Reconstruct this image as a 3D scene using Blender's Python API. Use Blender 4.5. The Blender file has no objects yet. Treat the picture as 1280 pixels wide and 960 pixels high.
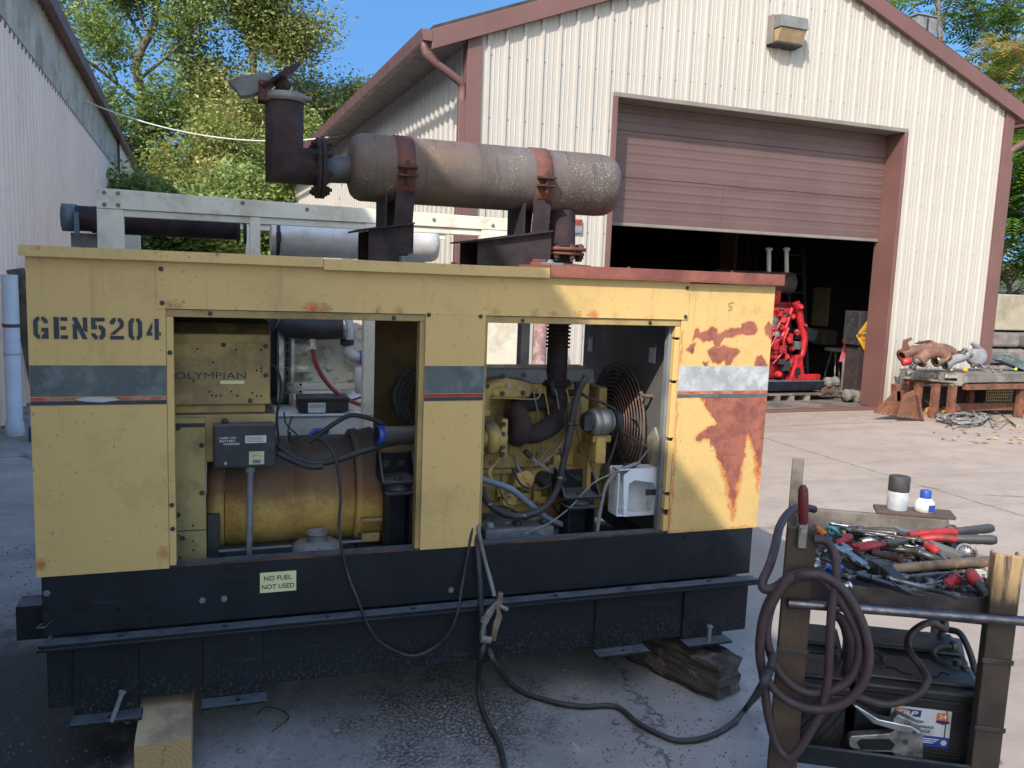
import bpy, math, random
import numpy as np
from mathutils import Matrix, Vector, noise as mnoise
rng = random.Random(7)
nrs = np.random.RandomState(11)
SC = bpy.context.scene
COL = SC.collection
rad = math.radians

# ------------------------------------------------------------------ camera, sky, sun, exposure
CAM_POS = np.array([0.5633, -2.8886, 1.65])
F_PX = 1058.2                                   # focal length in pixels of a 1280 px wide picture
def cam_axes(yaw, pitch, roll):
    f = np.array([math.sin(yaw), math.cos(yaw), 0]); r = np.array([math.cos(yaw), -math.sin(yaw), 0]); u = np.array([0, 0, 1.])
    d = f*math.cos(pitch) - u*math.sin(pitch); u2 = u*math.cos(pitch) + f*math.sin(pitch)
    return r*math.cos(roll) + u2*math.sin(roll), u2*math.cos(roll) - r*math.sin(roll), d
CR, CU, CD = cam_axes(.3299, .1293, .0383)
cam = bpy.data.cameras.new('camera'); cam_ob = bpy.data.objects.new('camera', cam); COL.objects.link(cam_ob)
cam.sensor_width = 36; cam.lens = F_PX/1280*36; cam.clip_start = .05; cam.clip_end = 2000
cam_ob.matrix_world = Matrix(((CR[0], CU[0], -CD[0], CAM_POS[0]), (CR[1], CU[1], -CD[1], CAM_POS[1]), (CR[2], CU[2], -CD[2], CAM_POS[2]), (0, 0, 0, 1)))
SC.camera = cam_ob
SUN_EL, SUN_TRAVEL = rad(40.7), rad(42.9)       # light travels towards +X +Y
world = bpy.data.worlds.new('World'); SC.world = world; world.use_nodes = True
wn = world.node_tree.nodes; wl = world.node_tree.links
bgn = wn['Background']; sky = wn.new('ShaderNodeTexSky'); sky.sky_type = 'NISHITA'; sky.sun_disc = False
sky.sun_elevation = SUN_EL; sky.sun_rotation = SUN_TRAVEL + math.pi
sky.altitude = 0; sky.air_density = 1.5; sky.dust_density = 2.5; sky.ozone_density = 3.5
tcw = wn.new('ShaderNodeTexCoord'); lift = wn.new('ShaderNodeVectorMath'); lift.operation = 'ADD'; 
sep = wn.new('ShaderNodeSeparateXYZ'); wl.new(tcw.outputs['Generated'], sep.inputs[0]); up = wn.new('ShaderNodeMath'); up.operation = 'MULTIPLY'; up.use_clamp = True; up.inputs[1].default_value = .5; wl.new(sep.outputs['Y'], up.inputs[0])
cmb = wn.new('ShaderNodeCombineXYZ'); wl.new(up.outputs[0], cmb.inputs['Z']); wl.new(cmb.outputs[0], lift.inputs[1])
wl.new(tcw.outputs['Generated'], lift.inputs[0]); wl.new(lift.outputs[0], sky.inputs['Vector'])   # clear blue down to the tree line away from the sun, hazier towards it
hsv = wn.new('ShaderNodeHueSaturation'); hsv.inputs['Saturation'].default_value = 1.25; wl.new(sky.outputs[0], hsv.inputs['Color'])
wl.new(hsv.outputs[0], bgn.inputs[0]); bgn.inputs[1].default_value = .15
sun = bpy.data.lights.new('sun', 'SUN'); sun.energy = 2.7; sun.angle = rad(.5); sun.color = (1, .945, .865)
sun_ob = bpy.data.objects.new('sun', sun); COL.objects.link(sun_ob)
sdir = Vector((math.sin(SUN_TRAVEL)*math.cos(SUN_EL), math.cos(SUN_TRAVEL)*math.cos(SUN_EL), -math.sin(SUN_EL)))
sun_ob.rotation_euler = sdir.to_track_quat('-Z', 'Y').to_euler()
SC.view_settings.view_transform = 'Standard'; SC.view_settings.look = 'None'
SC.view_settings.exposure = 1.14; SC.view_settings.gamma = 1
SC.cycles.max_bounces = 6; SC.cycles.diffuse_bounces = 4

# measuring helpers: where the sight line through a point of the photo meets a plane of the scene
def _ray(x, y): return CR*(x-640)/F_PX - CU*(y-480)/F_PX + CD
def PY(x, y, Y): v = _ray(x, y); return CAM_POS + v*(Y-CAM_POS[1])/v[1]
def PZ(x, y, Z=0.): v = _ray(x, y); return CAM_POS + v*(Z-CAM_POS[2])/v[2]
TH = .04
BO = np.array([3.028, 6.091, 0.]); BE = np.array([math.cos(TH), math.sin(TH), 0]); BN = np.array([-math.sin(TH), math.cos(TH), 0])
def PB(x, y, off=0.):                            # in the shed's own frame (along gable, depth, height)
    v = _ray(x, y); P = CAM_POS + v*(((BO+BN*off-CAM_POS)@BN)/(v@BN)); return np.array([(P-BO)@BE, (P-BO)@BN, P[2]])
def BW(s, n, z): return BO + BE*s + BN*n + np.array([0, 0, z])

# ------------------------------------------------------------------ mesh building
def V3(a): return np.array(a, float)
def smooth_path(pts, k=6, closed=False):
    P = [V3(p) for p in pts]; n = len(P); out = []
    rngi = range(n if closed else n-1)
    for i in rngi:
        p1 = P[i]; p2 = P[(i+1) % n]
        p0 = P[i-1] if (i > 0 or closed) else 2*p1-p2
        p3 = P[(i+2) % n] if (i+2 < n or closed) else 2*p2-p1
        for j in range(k):
            t = j/k
            out.append(.5*((2*p1)+(-p0+p2)*t+(2*p0-5*p1+4*p2-p3)*t*t+(-p0+3*p1-3*p2+p3)*t**3))
    if not closed: out.append(P[-1])
    return out
def frame(d):
    d = d/np.linalg.norm(d); a = np.array([0, 0, 1.]) if abs(d[2]) < .9 else np.array([1., 0, 0])
    u = np.cross(a, d); u /= np.linalg.norm(u); return u, np.cross(d, u)
class MB:
    def __init__(s): s.v = []; s.f = []; s.sm = []; s.at = []
    def add(s, vs, fs, smooth=False, att=0.):
        o = len(s.v); s.v.extend([tuple(map(float, p)) for p in vs]); s.f.extend([tuple(o+i for i in f) for f in fs])
        s.sm.extend([smooth]*len(fs)); s.at.extend([att]*len(vs)); return s
    def box(s, x0, x1, y0, y1, z0, z1, M=None):
        vs = [(x, y, z) for z in (z0, z1) for y in (y0, y1) for x in (x0, x1)]
        if M is not None: vs = [M @ V3(p) if not isinstance(M, tuple) else M[0] @ V3(p)+M[1] for p in vs]
        return s.add(vs, [(0, 2, 3, 1), (4, 5, 7, 6), (0, 1, 5, 4), (2, 6, 7, 3), (0, 4, 6, 2), (1, 3, 7, 5)])
    def obox(s, c, e1, e2, e3):                  # centre and three half-extent vectors
        c, e1, e2, e3 = map(V3, (c, e1, e2, e3))
        vs = [c+a*e1+b*e2+g*e3 for g in (-1, 1) for b in (-1, 1) for a in (-1, 1)]
        fl = np.dot(np.cross(e1, e2), e3) < 0
        fs = [(0, 2, 3, 1), (4, 5, 7, 6), (0, 1, 5, 4), (2, 6, 7, 3), (0, 4, 6, 2), (1, 3, 7, 5)]
        return s.add(vs, [f[::-1] for f in fs] if fl else fs)
    def bar(s, p0, p1, w, h, up=(0, 0, 1)):      # square bar from p0 to p1
        p0, p1 = V3(p0), V3(p1); d = p1-p0; u = np.cross(V3(up), d); u /= np.linalg.norm(u); w2 = np.cross(d, u); w2 /= np.linalg.norm(w2)
        return s.obox((p0+p1)/2, d/2, u*w/2, w2*h/2)
    def cyl(s, p0, p1, r0, r1=None, n=20, caps=True):
        r1 = r0 if r1 is None else r1; return s.lathe(p0, V3(p1)-V3(p0), [(0, r0), (1, r1)], n, caps, unit=False)
    def lathe(s, p0, ax, prof, n=24, caps=True, unit=True, sq=1., smooth=True):   # profile of (distance along axis, radius)
        p0 = V3(p0); ax = V3(ax); L = np.linalg.norm(ax); d = ax/L; u, w = frame(ax)
        vs = []; fs = []
        for t, r in prof:
            c = p0 + (d*t if unit else ax*t)
            for k in range(n): a = 2*math.pi*k/n; vs.append(c+u*r*math.cos(a)+w*r*sq*math.sin(a))
        m = len(prof)
        for i in range(m-1):
            for k in range(n): k2 = (k+1) % n; fs.append((i*n+k, i*n+k2, (i+1)*n+k2, (i+1)*n+k))
        s.add(vs, fs, smooth)
        if caps:
            s.add(vs[:n], [tuple(range(n))[::-1]]); s.add(vs[-n:], [tuple(range(n))])
        return s
    def tube(s, pts, r, n=10, k=6, closed=False, caps=True):
        P = smooth_path(pts, k, closed) if k > 1 else [V3(p) for p in pts]
        m = len(P); rr = r if hasattr(r, '__len__') else None
        d0 = P[1]-P[0]; u, w = frame(d0); vs = []
        for i in range(m):
            d = (P[(i+1) % m]-P[i-1]) if (closed or 0 < i < m-1) else (P[1]-P[0] if i == 0 else P[-1]-P[-2])
            d = d/(np.linalg.norm(d)+1e-9); u = u-d*(u@d); u /= (np.linalg.norm(u)+1e-9); w = np.cross(d, u)
            ri = r if rr is None else np.interp(i/(m-1), np.linspace(0, 1, len(rr)), rr)
            for q in range(n): a = 2*math.pi*q/n; vs.append(P[i]+u*ri*math.cos(a)+w*ri*math.sin(a))
        fs = []
        for i in range(m if closed else m-1):
            i2 = (i+1) % m
            for q in range(n): q2 = (q+1) % n; fs.append((i*n+q, i*n+q2, i2*n+q2, i2*n+q))
        s.add(vs, fs, True)
        if caps and not closed: s.add(vs[:n], [tuple(range(n))[::-1]]); s.add(vs[-n:], [tuple(range(n))])
        return s
    def prism(s, poly, o, e1, e2, th):           # polygon in the plane (e1,e2) at o, extruded by the vector th
        o, e1, e2, th = map(V3, (o, e1, e2, th)); n = len(poly)
        ar = sum(poly[i][0]*poly[(i+1) % n][1]-poly[(i+1) % n][0]*poly[i][1] for i in range(n))
        if ar < 0: poly = poly[::-1]
        A = [o+e1*a+e2*b for a, b in poly]; Bt = [p+th for p in A]
        up = np.cross(e1, e2)@th > 0
        fs = [tuple(range(n))[::-1], tuple(range(n, 2*n))]+[(i, (i+1) % n, n+(i+1) % n, n+i) for i in range(n)]
        return s.add(A+Bt, fs if up else [f[::-1] for f in fs])
    def ball(s, c, r, n=16, m=10, sc=(1, 1, 1)):
        c = V3(c); vs = [c+V3((0, 0, r*sc[2]))]; fs = []
        for i in range(1, m):
            t = math.pi*i/m
            for k in range(n): a = 2*math.pi*k/n; vs.append(c+V3((r*sc[0]*math.sin(t)*math.cos(a), r*sc[1]*math.sin(t)*math.sin(a), r*sc[2]*math.cos(t))))
        vs.append(c-V3((0, 0, r*sc[2]))); L = len(vs)-1
        for k in range(n): fs.append((0, 1+k, 1+(k+1) % n)); fs.append((L, 1+(m-2)*n+(k+1) % n, 1+(m-2)*n+k))
        for i in range(m-2):
            for k in range(n): k2 = (k+1) % n; fs.append((1+i*n+k, 1+(i+1)*n+k, 1+(i+1)*n+k2, 1+i*n+k2))
        return s.add(vs, fs, True)
    def torus(s, c, ax, R, r, n=32, m=8):
        c = V3(c); u, w = frame(V3(ax))
        return s.tube([c+u*R*math.cos(2*math.pi*i/n)+w*R*math.sin(2*math.pi*i/n) for i in range(n)], r, m, 1, True)
    def hexnut(s, c, ax, r, h): ax = V3(ax); ax = ax/np.linalg.norm(ax); return s.lathe(c, ax, [(0, r*1.5), (h*.25, r*1.5), (h*.25, r), (h, r)], 6, True, smooth=False)
    def grid(s, o, e1, e2, n1, n2, fn, att=None): # sheet of n1 x n2 cells; fn(a,b) -> offset vector
        o, e1, e2 = map(V3, (o, e1, e2)); vs = []; A = []
        for j in range(n2+1):
            for i in range(n1+1):
                a, b = i/n1, j/n2; vs.append(o+e1*a+e2*b+(fn(a, b) if fn else 0)); A.append(att(a, b) if att else 0.)
        k = len(s.v); s.add(vs, [(j*(n1+1)+i, j*(n1+1)+i+1, (j+1)*(n1+1)+i+1, (j+1)*(n1+1)+i) for j in range(n2) for i in range(n1)], True)
        s.at[k:] = A; return s

ROOTM = {}
def link_mesh(name, mb, mat, parent=None, bevel=0., local=False):
    me = bpy.data.meshes.new(name)
    v = np.array(mb.v, float)
    root = parent
    while root is not None and root.parent is not None: root = root.parent
    if root is not None and not local and root.name in ROOTM:
        Mi = ROOTM[root.name]; v = v @ Mi[:3, :3].T + Mi[:3, 3]
    me.from_pydata(v.tolist(), [], mb.f)
    me.polygons.foreach_set('use_smooth', mb.sm)
    if any(mb.at):
        a = me.attributes.new('wear', 'FLOAT', 'POINT'); a.data.foreach_set('value', np.array(mb.at, np.float32))
    me.materials.append(mat); me.update()
    ob = bpy.data.objects.new(name, me); COL.objects.link(ob)
    if parent is not None: ob.parent = parent
    if bevel:
        m = ob.modifiers.new('bevel', 'BEVEL'); m.width = bevel; m.segments = 2; m.limit_method = 'ANGLE'; m.angle_limit = rad(40); m.harden_normals = False
    return ob
def tag(o, label, cat, group=None):
    o['label'] = label; o['category'] = cat
    if group: o['group'] = group
    return o
def thing(name, label, cat, loc=(0, 0, 0), rz=0., group=None):
    o = bpy.data.objects.new(name, None); COL.objects.link(o); o.location = [float(a) for a in loc]; o.rotation_euler = (0, 0, rz); o.empty_display_size = .1
    M = np.array(Matrix.Translation(o.location) @ Matrix.Rotation(rz, 4, 'Z')); ROOTM[o.name] = np.linalg.inv(M)
    return tag(o, label, cat, group)
def solo(name, mb, mat, label, cat, group=None, bevel=0., loc=None):   # a thing that is one mesh, its origin at loc
    if loc is None:
        v = np.array(mb.v); loc = [(v[:, 0].min()+v[:, 0].max())/2, (v[:, 1].min()+v[:, 1].max())/2, v[:, 2].min()]
    mb.v = [tuple(np.array(p)-np.array(loc)) for p in mb.v]
    o = link_mesh(name, mb, mat, None, bevel); o.location = [float(a) for a in loc]; return tag(o, label, cat, group)
def struct(name, mb, mat, bevel=0.):
    o = link_mesh(name, mb, mat, None, bevel); o['kind'] = 'structure'; return o
def dup(o, loc, rz=0., label=None, scale=None):
    r = o.copy(); COL.objects.link(r); r.location = [float(a) for a in loc]; r.rotation_euler = (0, 0, rz)
    if label: r['label'] = label
    if scale: r.scale = (scale,)*3
    for ch in list(o.children):
        c = ch.copy(); COL.objects.link(c); c.parent = r
        for g in list(ch.children):
            d = g.copy(); COL.objects.link(d); d.parent = c
    return r
def lettering(txt, mat, parent, o, e1, e2, h, depth=.0006, width=None, align='LEFT', bold=0., name='lettering', local=False, shear=0., space=1.):
    cu = bpy.data.curves.new('text', 'FONT'); cu.body = txt; cu.size = 1; cu.align_x = align; cu.offset = bold; cu.shear = shear; cu.space_character = space; cu.resolution_u = 3; cu.extrude = .01
    tmp = bpy.data.objects.new('text', cu); COL.objects.link(tmp)
    dg = bpy.context.evaluated_depsgraph_get(); ev = tmp.evaluated_get(dg); me = ev.to_mesh()
    vs = np.array([v.co[:] for v in me.vertices]); fs = [tuple(p.vertices) for p in me.polygons]
    ev.to_mesh_clear(); bpy.data.objects.remove(tmp); bpy.data.curves.remove(cu)
    o, e1, e2 = map(V3, (o, e1, e2)); e1 /= np.linalg.norm(e1); e2 /= np.linalg.norm(e2); nn = np.cross(e1, e2)
    H = .7; k = h/H; w = vs[:, 0].max()-vs[:, 0].min(); kx = width/w if width else k
    if align == 'LEFT': vs[:, 0] -= vs[:, 0].min()
    mb = MB(); mb.add([o+e1*a*kx+e2*b*k+nn*depth*(.55+45*c) for a, b, c in vs], fs)
    ob = link_mesh(name, mb, mat, parent, 0, local)
    return ob

# ------------------------------------------------------------------ materials
def lin(r, g, b): return tuple((x/255/12.92 if x/255 <= .04045 else ((x/255+.055)/1.055)**2.4) for x in (r, g, b))+(1.,)
class NT:
    def __init__(s, name):
        s.m = bpy.data.materials.new(name); s.m.use_nodes = True; s.t = s.m.node_tree; s.n = s.t.nodes; s.l = s.t.links
        s.b = s.n['Principled BSDF']; s.tc = s.n.new('ShaderNodeTexCoord').outputs['Object']
    def sock(s, v, inp):
        if isinstance(v, bpy.types.NodeSocket): s.l.new(v, inp)
        else: inp.default_value = v
    def noise(s, scale, detail=5, rough=.6, vec=None, dist=0.):
        n = s.n.new('ShaderNodeTexNoise'); n.inputs['Scale'].default_value = scale; n.inputs['Detail'].default_value = detail; n.inputs['Roughness'].default_value = rough; n.inputs['Distortion'].default_value = dist
        s.l.new(vec or s.tc, n.inputs['Vector']); return n.outputs['Fac']
    def voro(s, scale, feat='F1', vec=None):
        n = s.n.new('ShaderNodeTexVoronoi'); n.inputs['Scale'].default_value = scale; n.feature = feat; s.l.new(vec or s.tc, n.inputs['Vector']); return n.outputs['Distance']
    def mapping(s, scale=(1, 1, 1), loc=(0, 0, 0), rot=(0, 0, 0)):
        n = s.n.new('ShaderNodeMapping'); n.inputs['Scale'].default_value = scale; n.inputs['Location'].default_value = loc; n.inputs['Rotation'].default_value = rot; s.l.new(s.tc, n.inputs['Vector']); return n.outputs[0]
    def ramp(s, v, a, b, lo=0., hi=1.):
        n = s.n.new('ShaderNodeMapRange'); n.inputs[1].default_value = a; n.inputs[2].default_value = b; n.inputs[3].default_value = lo; n.inputs[4].default_value = hi; n.interpolation_type = 'SMOOTHSTEP'; s.l.new(v, n.inputs[0]); return n.outputs[0]
    def mix(s, f, a, b):
        n = s.n.new('ShaderNodeMix'); n.data_type = 'RGBA'; s.sock(f, n.inputs[0]); s.sock(a, n.inputs[6]); s.sock(b, n.inputs[7]); return n.outputs[2]
    def math(s, op, a, b=0.):
        n = s.n.new('ShaderNodeMath'); n.operation = op; s.sock(a, n.inputs[0]); s.sock(b, n.inputs[1]); return n.outputs[0]
    def xyz(s):
        n = s.n.new('ShaderNodeSeparateXYZ'); s.l.new(s.tc, n.inputs[0]); return n.outputs
    def attr(s, name='wear'): n = s.n.new('ShaderNodeAttribute'); n.attribute_name = name; return n.outputs['Fac']
    def normal(s):
        g = s.n.new('ShaderNodeNewGeometry'); n = s.n.new('ShaderNodeSeparateXYZ'); s.l.new(g.outputs['Normal'], n.inputs[0]); return n.outputs
    def bump(s, h, strength=.3, dist=.01):
        n = s.n.new('ShaderNodeBump'); n.inputs['Strength'].default_value = strength; n.inputs['Distance'].default_value = dist; s.l.new(h, n.inputs['Height']); s.l.new(n.outputs[0], s.b.inputs['Normal'])
    def out(s, col, rough=.6, metal=0., spec=None):
        s.sock(col, s.b.inputs['Base Color']); s.sock(rough, s.b.inputs['Roughness']); s.sock(metal, s.b.inputs['Metallic'])
        if spec is not None: s.b.inputs['Specular IOR Level'].default_value = spec
        return s.m
def M(name, c1, c2=None, scale=6., rough=.6, metal=0., bump=.15, bscale=80., dirt=None, dscale=3., damt=.5, dust=None, spec=None):
    t = NT(name); c2 = c2 or tuple(x*.72 for x in c1[:3])+(1.,)
    col = t.mix(t.ramp(t.noise(scale), .3, .7), c1, c2)
    if dirt: col = t.mix(t.math('MULTIPLY', t.ramp(t.noise(dscale, 8, .7), .46, .62), damt), col, dirt)
    if dust:                                     # loose dirt that has settled on upward faces
        up = t.ramp(t.normal()[2], .2, .95); col = t.mix(t.math('MULTIPLY', up, t.ramp(t.noise(14), .25, .6, .35, .95)), col, dust)
    if bump: t.bump(t.noise(bscale, 4), bump, .004)
    r = t.ramp(t.noise(scale*2), .3, .7, max(0, rough-.08), min(1, rough+.1))
    return t.out(col, r, metal, spec)
# ------------------------------------------------------------------ shared materials
RUST = lin(96, 58, 44)
def rusty(name, c1=lin(78, 54, 47), c2=lin(48, 36, 34), hot=lin(140, 78, 44), amt=.5, rough=.85, dust=None): return M(name, c1, c2, 9, rough, 0, .35, 160, hot, 5, amt, dust)
m_black = M('black painted steel', (.004, .0065, .011, 1), (.008, .011, .017, 1), 5, .55, 0, .12, 120, (.028, .027, .026, 1), 6, .3, dust=(.10, .11, .125, 1), spec=.25)
m_blackp = M('black plastic', (.012, .012, .014, 1), (.022, .022, .024, 1), 8, .5, 0, .08, 200, (.06, .057, .05, 1), 5, .3, dust=(.055, .053, .05, 1))
m_dark = M('dark steel in the enclosure', (.014, .015, .018, 1), (.03, .03, .032, 1), 7, .6, 0, .1, 90, (.06, .05, .04, 1), 4, .4)
m_rubber = M('black rubber', (.012, .012, .014, 1), (.024, .024, .026, 1), 20, .62, 0, .2, 90, (.05, .048, .045, 1), 14, .4, dust=(.06, .058, .056, 1))
m_hole = M('dark hole', (.003, .003, .003, 1), None, 5, .9, 0, 0)
m_rust = rusty('rusty steel')
m_rust2 = rusty('bright rusty steel', lin(112, 70, 58), lin(84, 52, 46), lin(150, 92, 60), .6)
m_rustdk = rusty('dark burnt steel', lin(48, 36, 38), lin(31, 25, 28), lin(76, 48, 42), .35)
m_bolt = M('dirty bolt steel', (.07, .06, .055, 1), (.04, .035, .03, 1), 30, .55, .4, .1)
m_yel2 = M('dusty yellow sheet', (.40, .28, .10, 1), (.30, .21, .085, 1), 4, .6, 0, .08, 60, (.10, .065, .035, 1), 5, .55, dust=(.09, .07, .05, 1))
m_white = M('white paint', (.62, .62, .58, 1), (.50, .50, .46, 1), 5, .5, 0, .06, 60, (.30, .22, .14, 1), 6, .3)
m_chrome = M('chrome plated steel', (.50, .50, .51, 1), (.28, .275, .27, 1), 16, .27, .9, .05)
m_steel = M('worn tool steel', (.34, .335, .33, 1), (.15, .145, .14, 1), 18, .42, .75, .15, 90, (.06, .048, .04, 1), 16, .75)
m_dksteel = M('oily dark tool steel', (.10, .095, .09, 1), (.045, .042, .04, 1), 14, .45, .6, .15, 90, (.12, .09, .06, 1), 9, .4)
m_grey = M('grey painted metal', (.20, .21, .22, 1), (.13, .135, .14, 1), 8, .55, 0, .1, 90, (.07, .06, .05, 1), 6, .5, dust=(.22, .20, .18, 1))
m_red = M('grubby red plastic', (.40, .022, .022, 1), (.26, .016, .016, 1), 14, .5, 0, .12, 90, (.07, .03, .025, 1), 22, .65)
m_blue = M('blue plastic', (.02, .07, .34, 1), (.016, .05, .24, 1), 9, .4, 0, .05)
m_ink = M('dark lettering ink', (.018, .026, .040, 1), (.032, .042, .058, 1), 20, .6, 0, 0)
m_inkw = M('white lettering ink', (.62, .63, .64, 1), (.42, .43, .45, 1), 60, .6, 0, 0)
m_paper = M('white paper label', (.58, .58, .56, 1), (.46, .46, .44, 1), 10, .6, 0, .04)
def cream_mat():
    t = NT('cream painted wall metal'); z = t.xyz()[2]
    col = t.mix(t.ramp(t.noise(.7, 5), .3, .7), (.40, .370, .325, 1), (.375, .345, .30, 1))
    col = t.mix(t.math('MULTIPLY', t.ramp(t.noise(1, 7, .7, t.mapping((9, 9, .35))), .5, .72), .2), col, (.30, .27, .235, 1))      # rain streaks
    col = t.mix(t.math('MULTIPLY', t.ramp(t.math('ADD', z, t.math('MULTIPLY', t.noise(4, 7, .75), .9)), .45, 1.0, 1, 0), .6), col, (.25, .215, .175, 1))   # splashed earth
    t.bump(t.noise(2.2, 3), .25, .03); return t.out(col, t.ramp(t.noise(3), .3, .7, .42, .58), 0)
m_cream = cream_mat()
m_mauve = M('mauve brown trim metal', (.145, .069, .06, 1), (.12, .058, .05, 1), 2, .5, 0, .05, 20)
m_door = M('mauve brown door metal', (.118, .069, .064, 1), (.098, .057, .053, 1), 1.4, .5, 0, .06, 8)
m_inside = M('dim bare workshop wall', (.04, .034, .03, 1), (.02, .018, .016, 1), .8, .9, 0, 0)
m_roof = M('dark roof shingle', (.05, .04, .038, 1), (.03, .025, .024, 1), 6, .9, 0, .3, 40)
m_soffit = M('grey brown soffit', (.20, .175, .15, 1), (.15, .13, .11, 1), 3, .7, 0, .1, 30)

# ground: old concrete, dusty and stained, darker and oil-soaked where the generator stands
def ground_mat():
    t = NT('old stained concrete'); xyz = t.xyz()
    base = t.mix(t.ramp(t.noise(.35, 6), .3, .7), (.345, .275, .225, 1), (.29, .235, .195, 1))
    base = t.mix(t.ramp(t.noise(3.1, 8, .7), .35, .7, 0, .75), base, (.24, .195, .16, 1))
    base = t.mix(t.math('MULTIPLY', t.ramp(t.noise(1, 9, .75, t.mapping((.35, 2.6, 1), rot=(0, 0, .25))), .5, .68), .6), base, (.19, .145, .115, 1))   # tyre scuffs and sweepings
    base = t.mix(t.math('MULTIPLY', t.ramp(t.noise(170, 2, .5), .58, .70), .5), base, (.10, .09, .08, 1))     # grit
    base = t.mix(t.math('MULTIPLY', t.ramp(t.noise(260, 2, .5), .62, .72), .55), base, (.50, .46, .42, 1))
    # working area: greyer worn concrete with oil; a smooth noisy region around the generator
    n1 = t.noise(.9, 7, .65)
    dx = t.math('ADD', xyz[0], t.math('MULTIPLY', t.math('SUBTRACT', n1, .5), 2.2))
    work = t.math('MULTIPLY', t.ramp(dx, 2.4, 3.6, 1, 0), t.ramp(t.math('ADD', xyz[1], n1), -3.2, -2.2))
    worn = t.mix(t.ramp(t.noise(1.7, 8, .72), .32, .68), (.385, .36, .345, 1), (.25, .235, .225, 1))
    worn = t.mix(t.math('MULTIPLY', t.ramp(t.noise(120, 3, .6), .58, .68), .5), worn, (.06, .057, .055, 1))
    worn = t.mix(t.math('MULTIPLY', t.ramp(t.noise(7, 6, .7, t.mapping((1, .3, 1), rot=(0, 0, .6))), .60, .68), .7), worn, (.42, .42, .42, 1))   # scraped pale streaks
    base = t.mix(work, base, worn)
    # oil soaked patch under the left end
    d2 = t.math('ADD', t.math('ADD', t.math('POWER', t.math('MULTIPLY', t.math('ADD', xyz[0], .30), 1.05), 2.), t.math('POWER', t.math('MULTIPLY', t.math('SUBTRACT', xyz[1], .1), .55), 2.)), t.math('MULTIPLY', t.math('SUBTRACT', t.noise(2.6, 7, .7), .5), 1.5))
    oil = t.ramp(d2, .12, .75, .97, 0)
    pale = t.ramp(t.noise(55, 5, .75), .60, .68)
    base = t.mix(oil, base, t.mix(pale, (.018, .017, .018, 1), (.06, .057, .054, 1)))
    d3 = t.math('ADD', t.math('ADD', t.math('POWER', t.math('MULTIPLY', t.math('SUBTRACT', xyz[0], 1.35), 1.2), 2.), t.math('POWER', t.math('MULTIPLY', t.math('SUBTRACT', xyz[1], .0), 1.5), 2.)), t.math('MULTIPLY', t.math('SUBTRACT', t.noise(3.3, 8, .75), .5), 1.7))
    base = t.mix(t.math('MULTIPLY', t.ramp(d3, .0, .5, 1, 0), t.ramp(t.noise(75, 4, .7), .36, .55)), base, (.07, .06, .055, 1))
    # cracks
    cv = t.n.new('ShaderNodeTexVoronoi'); cv.feature = 'DISTANCE_TO_EDGE'; cv.inputs['Scale'].default_value = .22
    mp = t.n.new('ShaderNodeVectorMath'); mp.operation = 'ADD'; nz = t.n.new('ShaderNodeTexNoise'); nz.inputs['Scale'].default_value = 2.; nz.inputs['Detail'].default_value = 8
    sc = t.n.new('ShaderNodeVectorMath'); sc.operation = 'SCALE'; sc.inputs['Scale'].default_value = .55
    t.l.new(t.tc, nz.inputs['Vector']); t.l.new(nz.outputs['Color'], sc.inputs[0]); t.l.new(t.tc, mp.inputs[0]); t.l.new(sc.outputs[0], mp.inputs[1]); t.l.new(mp.outputs[0], cv.inputs['Vector'])
    crack = t.ramp(cv.outputs['Distance'], .002, .009, 1, 0)
    base = t.mix(t.math('MULTIPLY', crack, t.ramp(t.noise(.8), .46, .6, .0, .6)), base, (.055, .048, .042, 1))
    # slab joints and one long crack
    wob = t.math('MULTIPLY', t.math('SUBTRACT', t.noise(2.2, 8, .75), .5), .55); fine = t.math('MULTIPLY', t.math('SUBTRACT', t.noise(9, 6, .7), .5), .07)
    for ax, ay, c, w_, k_, wk in ((1., -.24, 2.10, .006, .8, 1.), (-.06, 1., 4.95, .012, .55, .25), (1., .05, 6.3, .010, .5, .2), (.1, 1., -2.6, .010, .5, .2)):
        dl = t.math('ABSOLUTE', t.math('ADD', t.math('ADD', t.math('MULTIPLY', xyz[0], ax), t.math('MULTIPLY', xyz[1], ay)), t.math('ADD', t.math('ADD', t.math('MULTIPLY', wob, wk), fine), -c)))
        ln_ = t.math('MULTIPLY', t.ramp(dl, w_*.5, w_*2., 1, 0), k_); base = t.mix(ln_, base, (.06, .052, .045, 1)); crack = t.math('MAXIMUM', crack, ln_)
    # earth and sweepings trodden out along the shed front
    de = t.math('ADD', t.math('SUBTRACT', xyz[1], 5.4), t.math('MULTIPLY', t.math('SUBTRACT', t.noise(.9, 8, .75), .5), 2.6))
    earth = t.math('MULTIPLY', t.ramp(de, -.5, .45), t.ramp(t.noise(11, 7, .8), .40, .62, 0, .8)); base = t.mix(earth, base, (.22, .165, .115, 1))
    t.bump(t.math('SUBTRACT', t.math('ADD', t.math('MULTIPLY', t.noise(6, 8), .5), t.math('MULTIPLY', t.noise(190, 3), .35)), t.math('MULTIPLY', crack, .8)), .5, .006)
    return t.out(base, t.mix(oil, t.ramp(t.noise(5), .3, .7, .8, .95), (.5, .5, .5, 1)), 0, .3)
m_ground = ground_mat()
g = MB(); g.grid((-300, -300, 0), (700, 0, 0), (0, 700, 0), 1, 1, None)
struct('yard_ground', g, m_ground)

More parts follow.
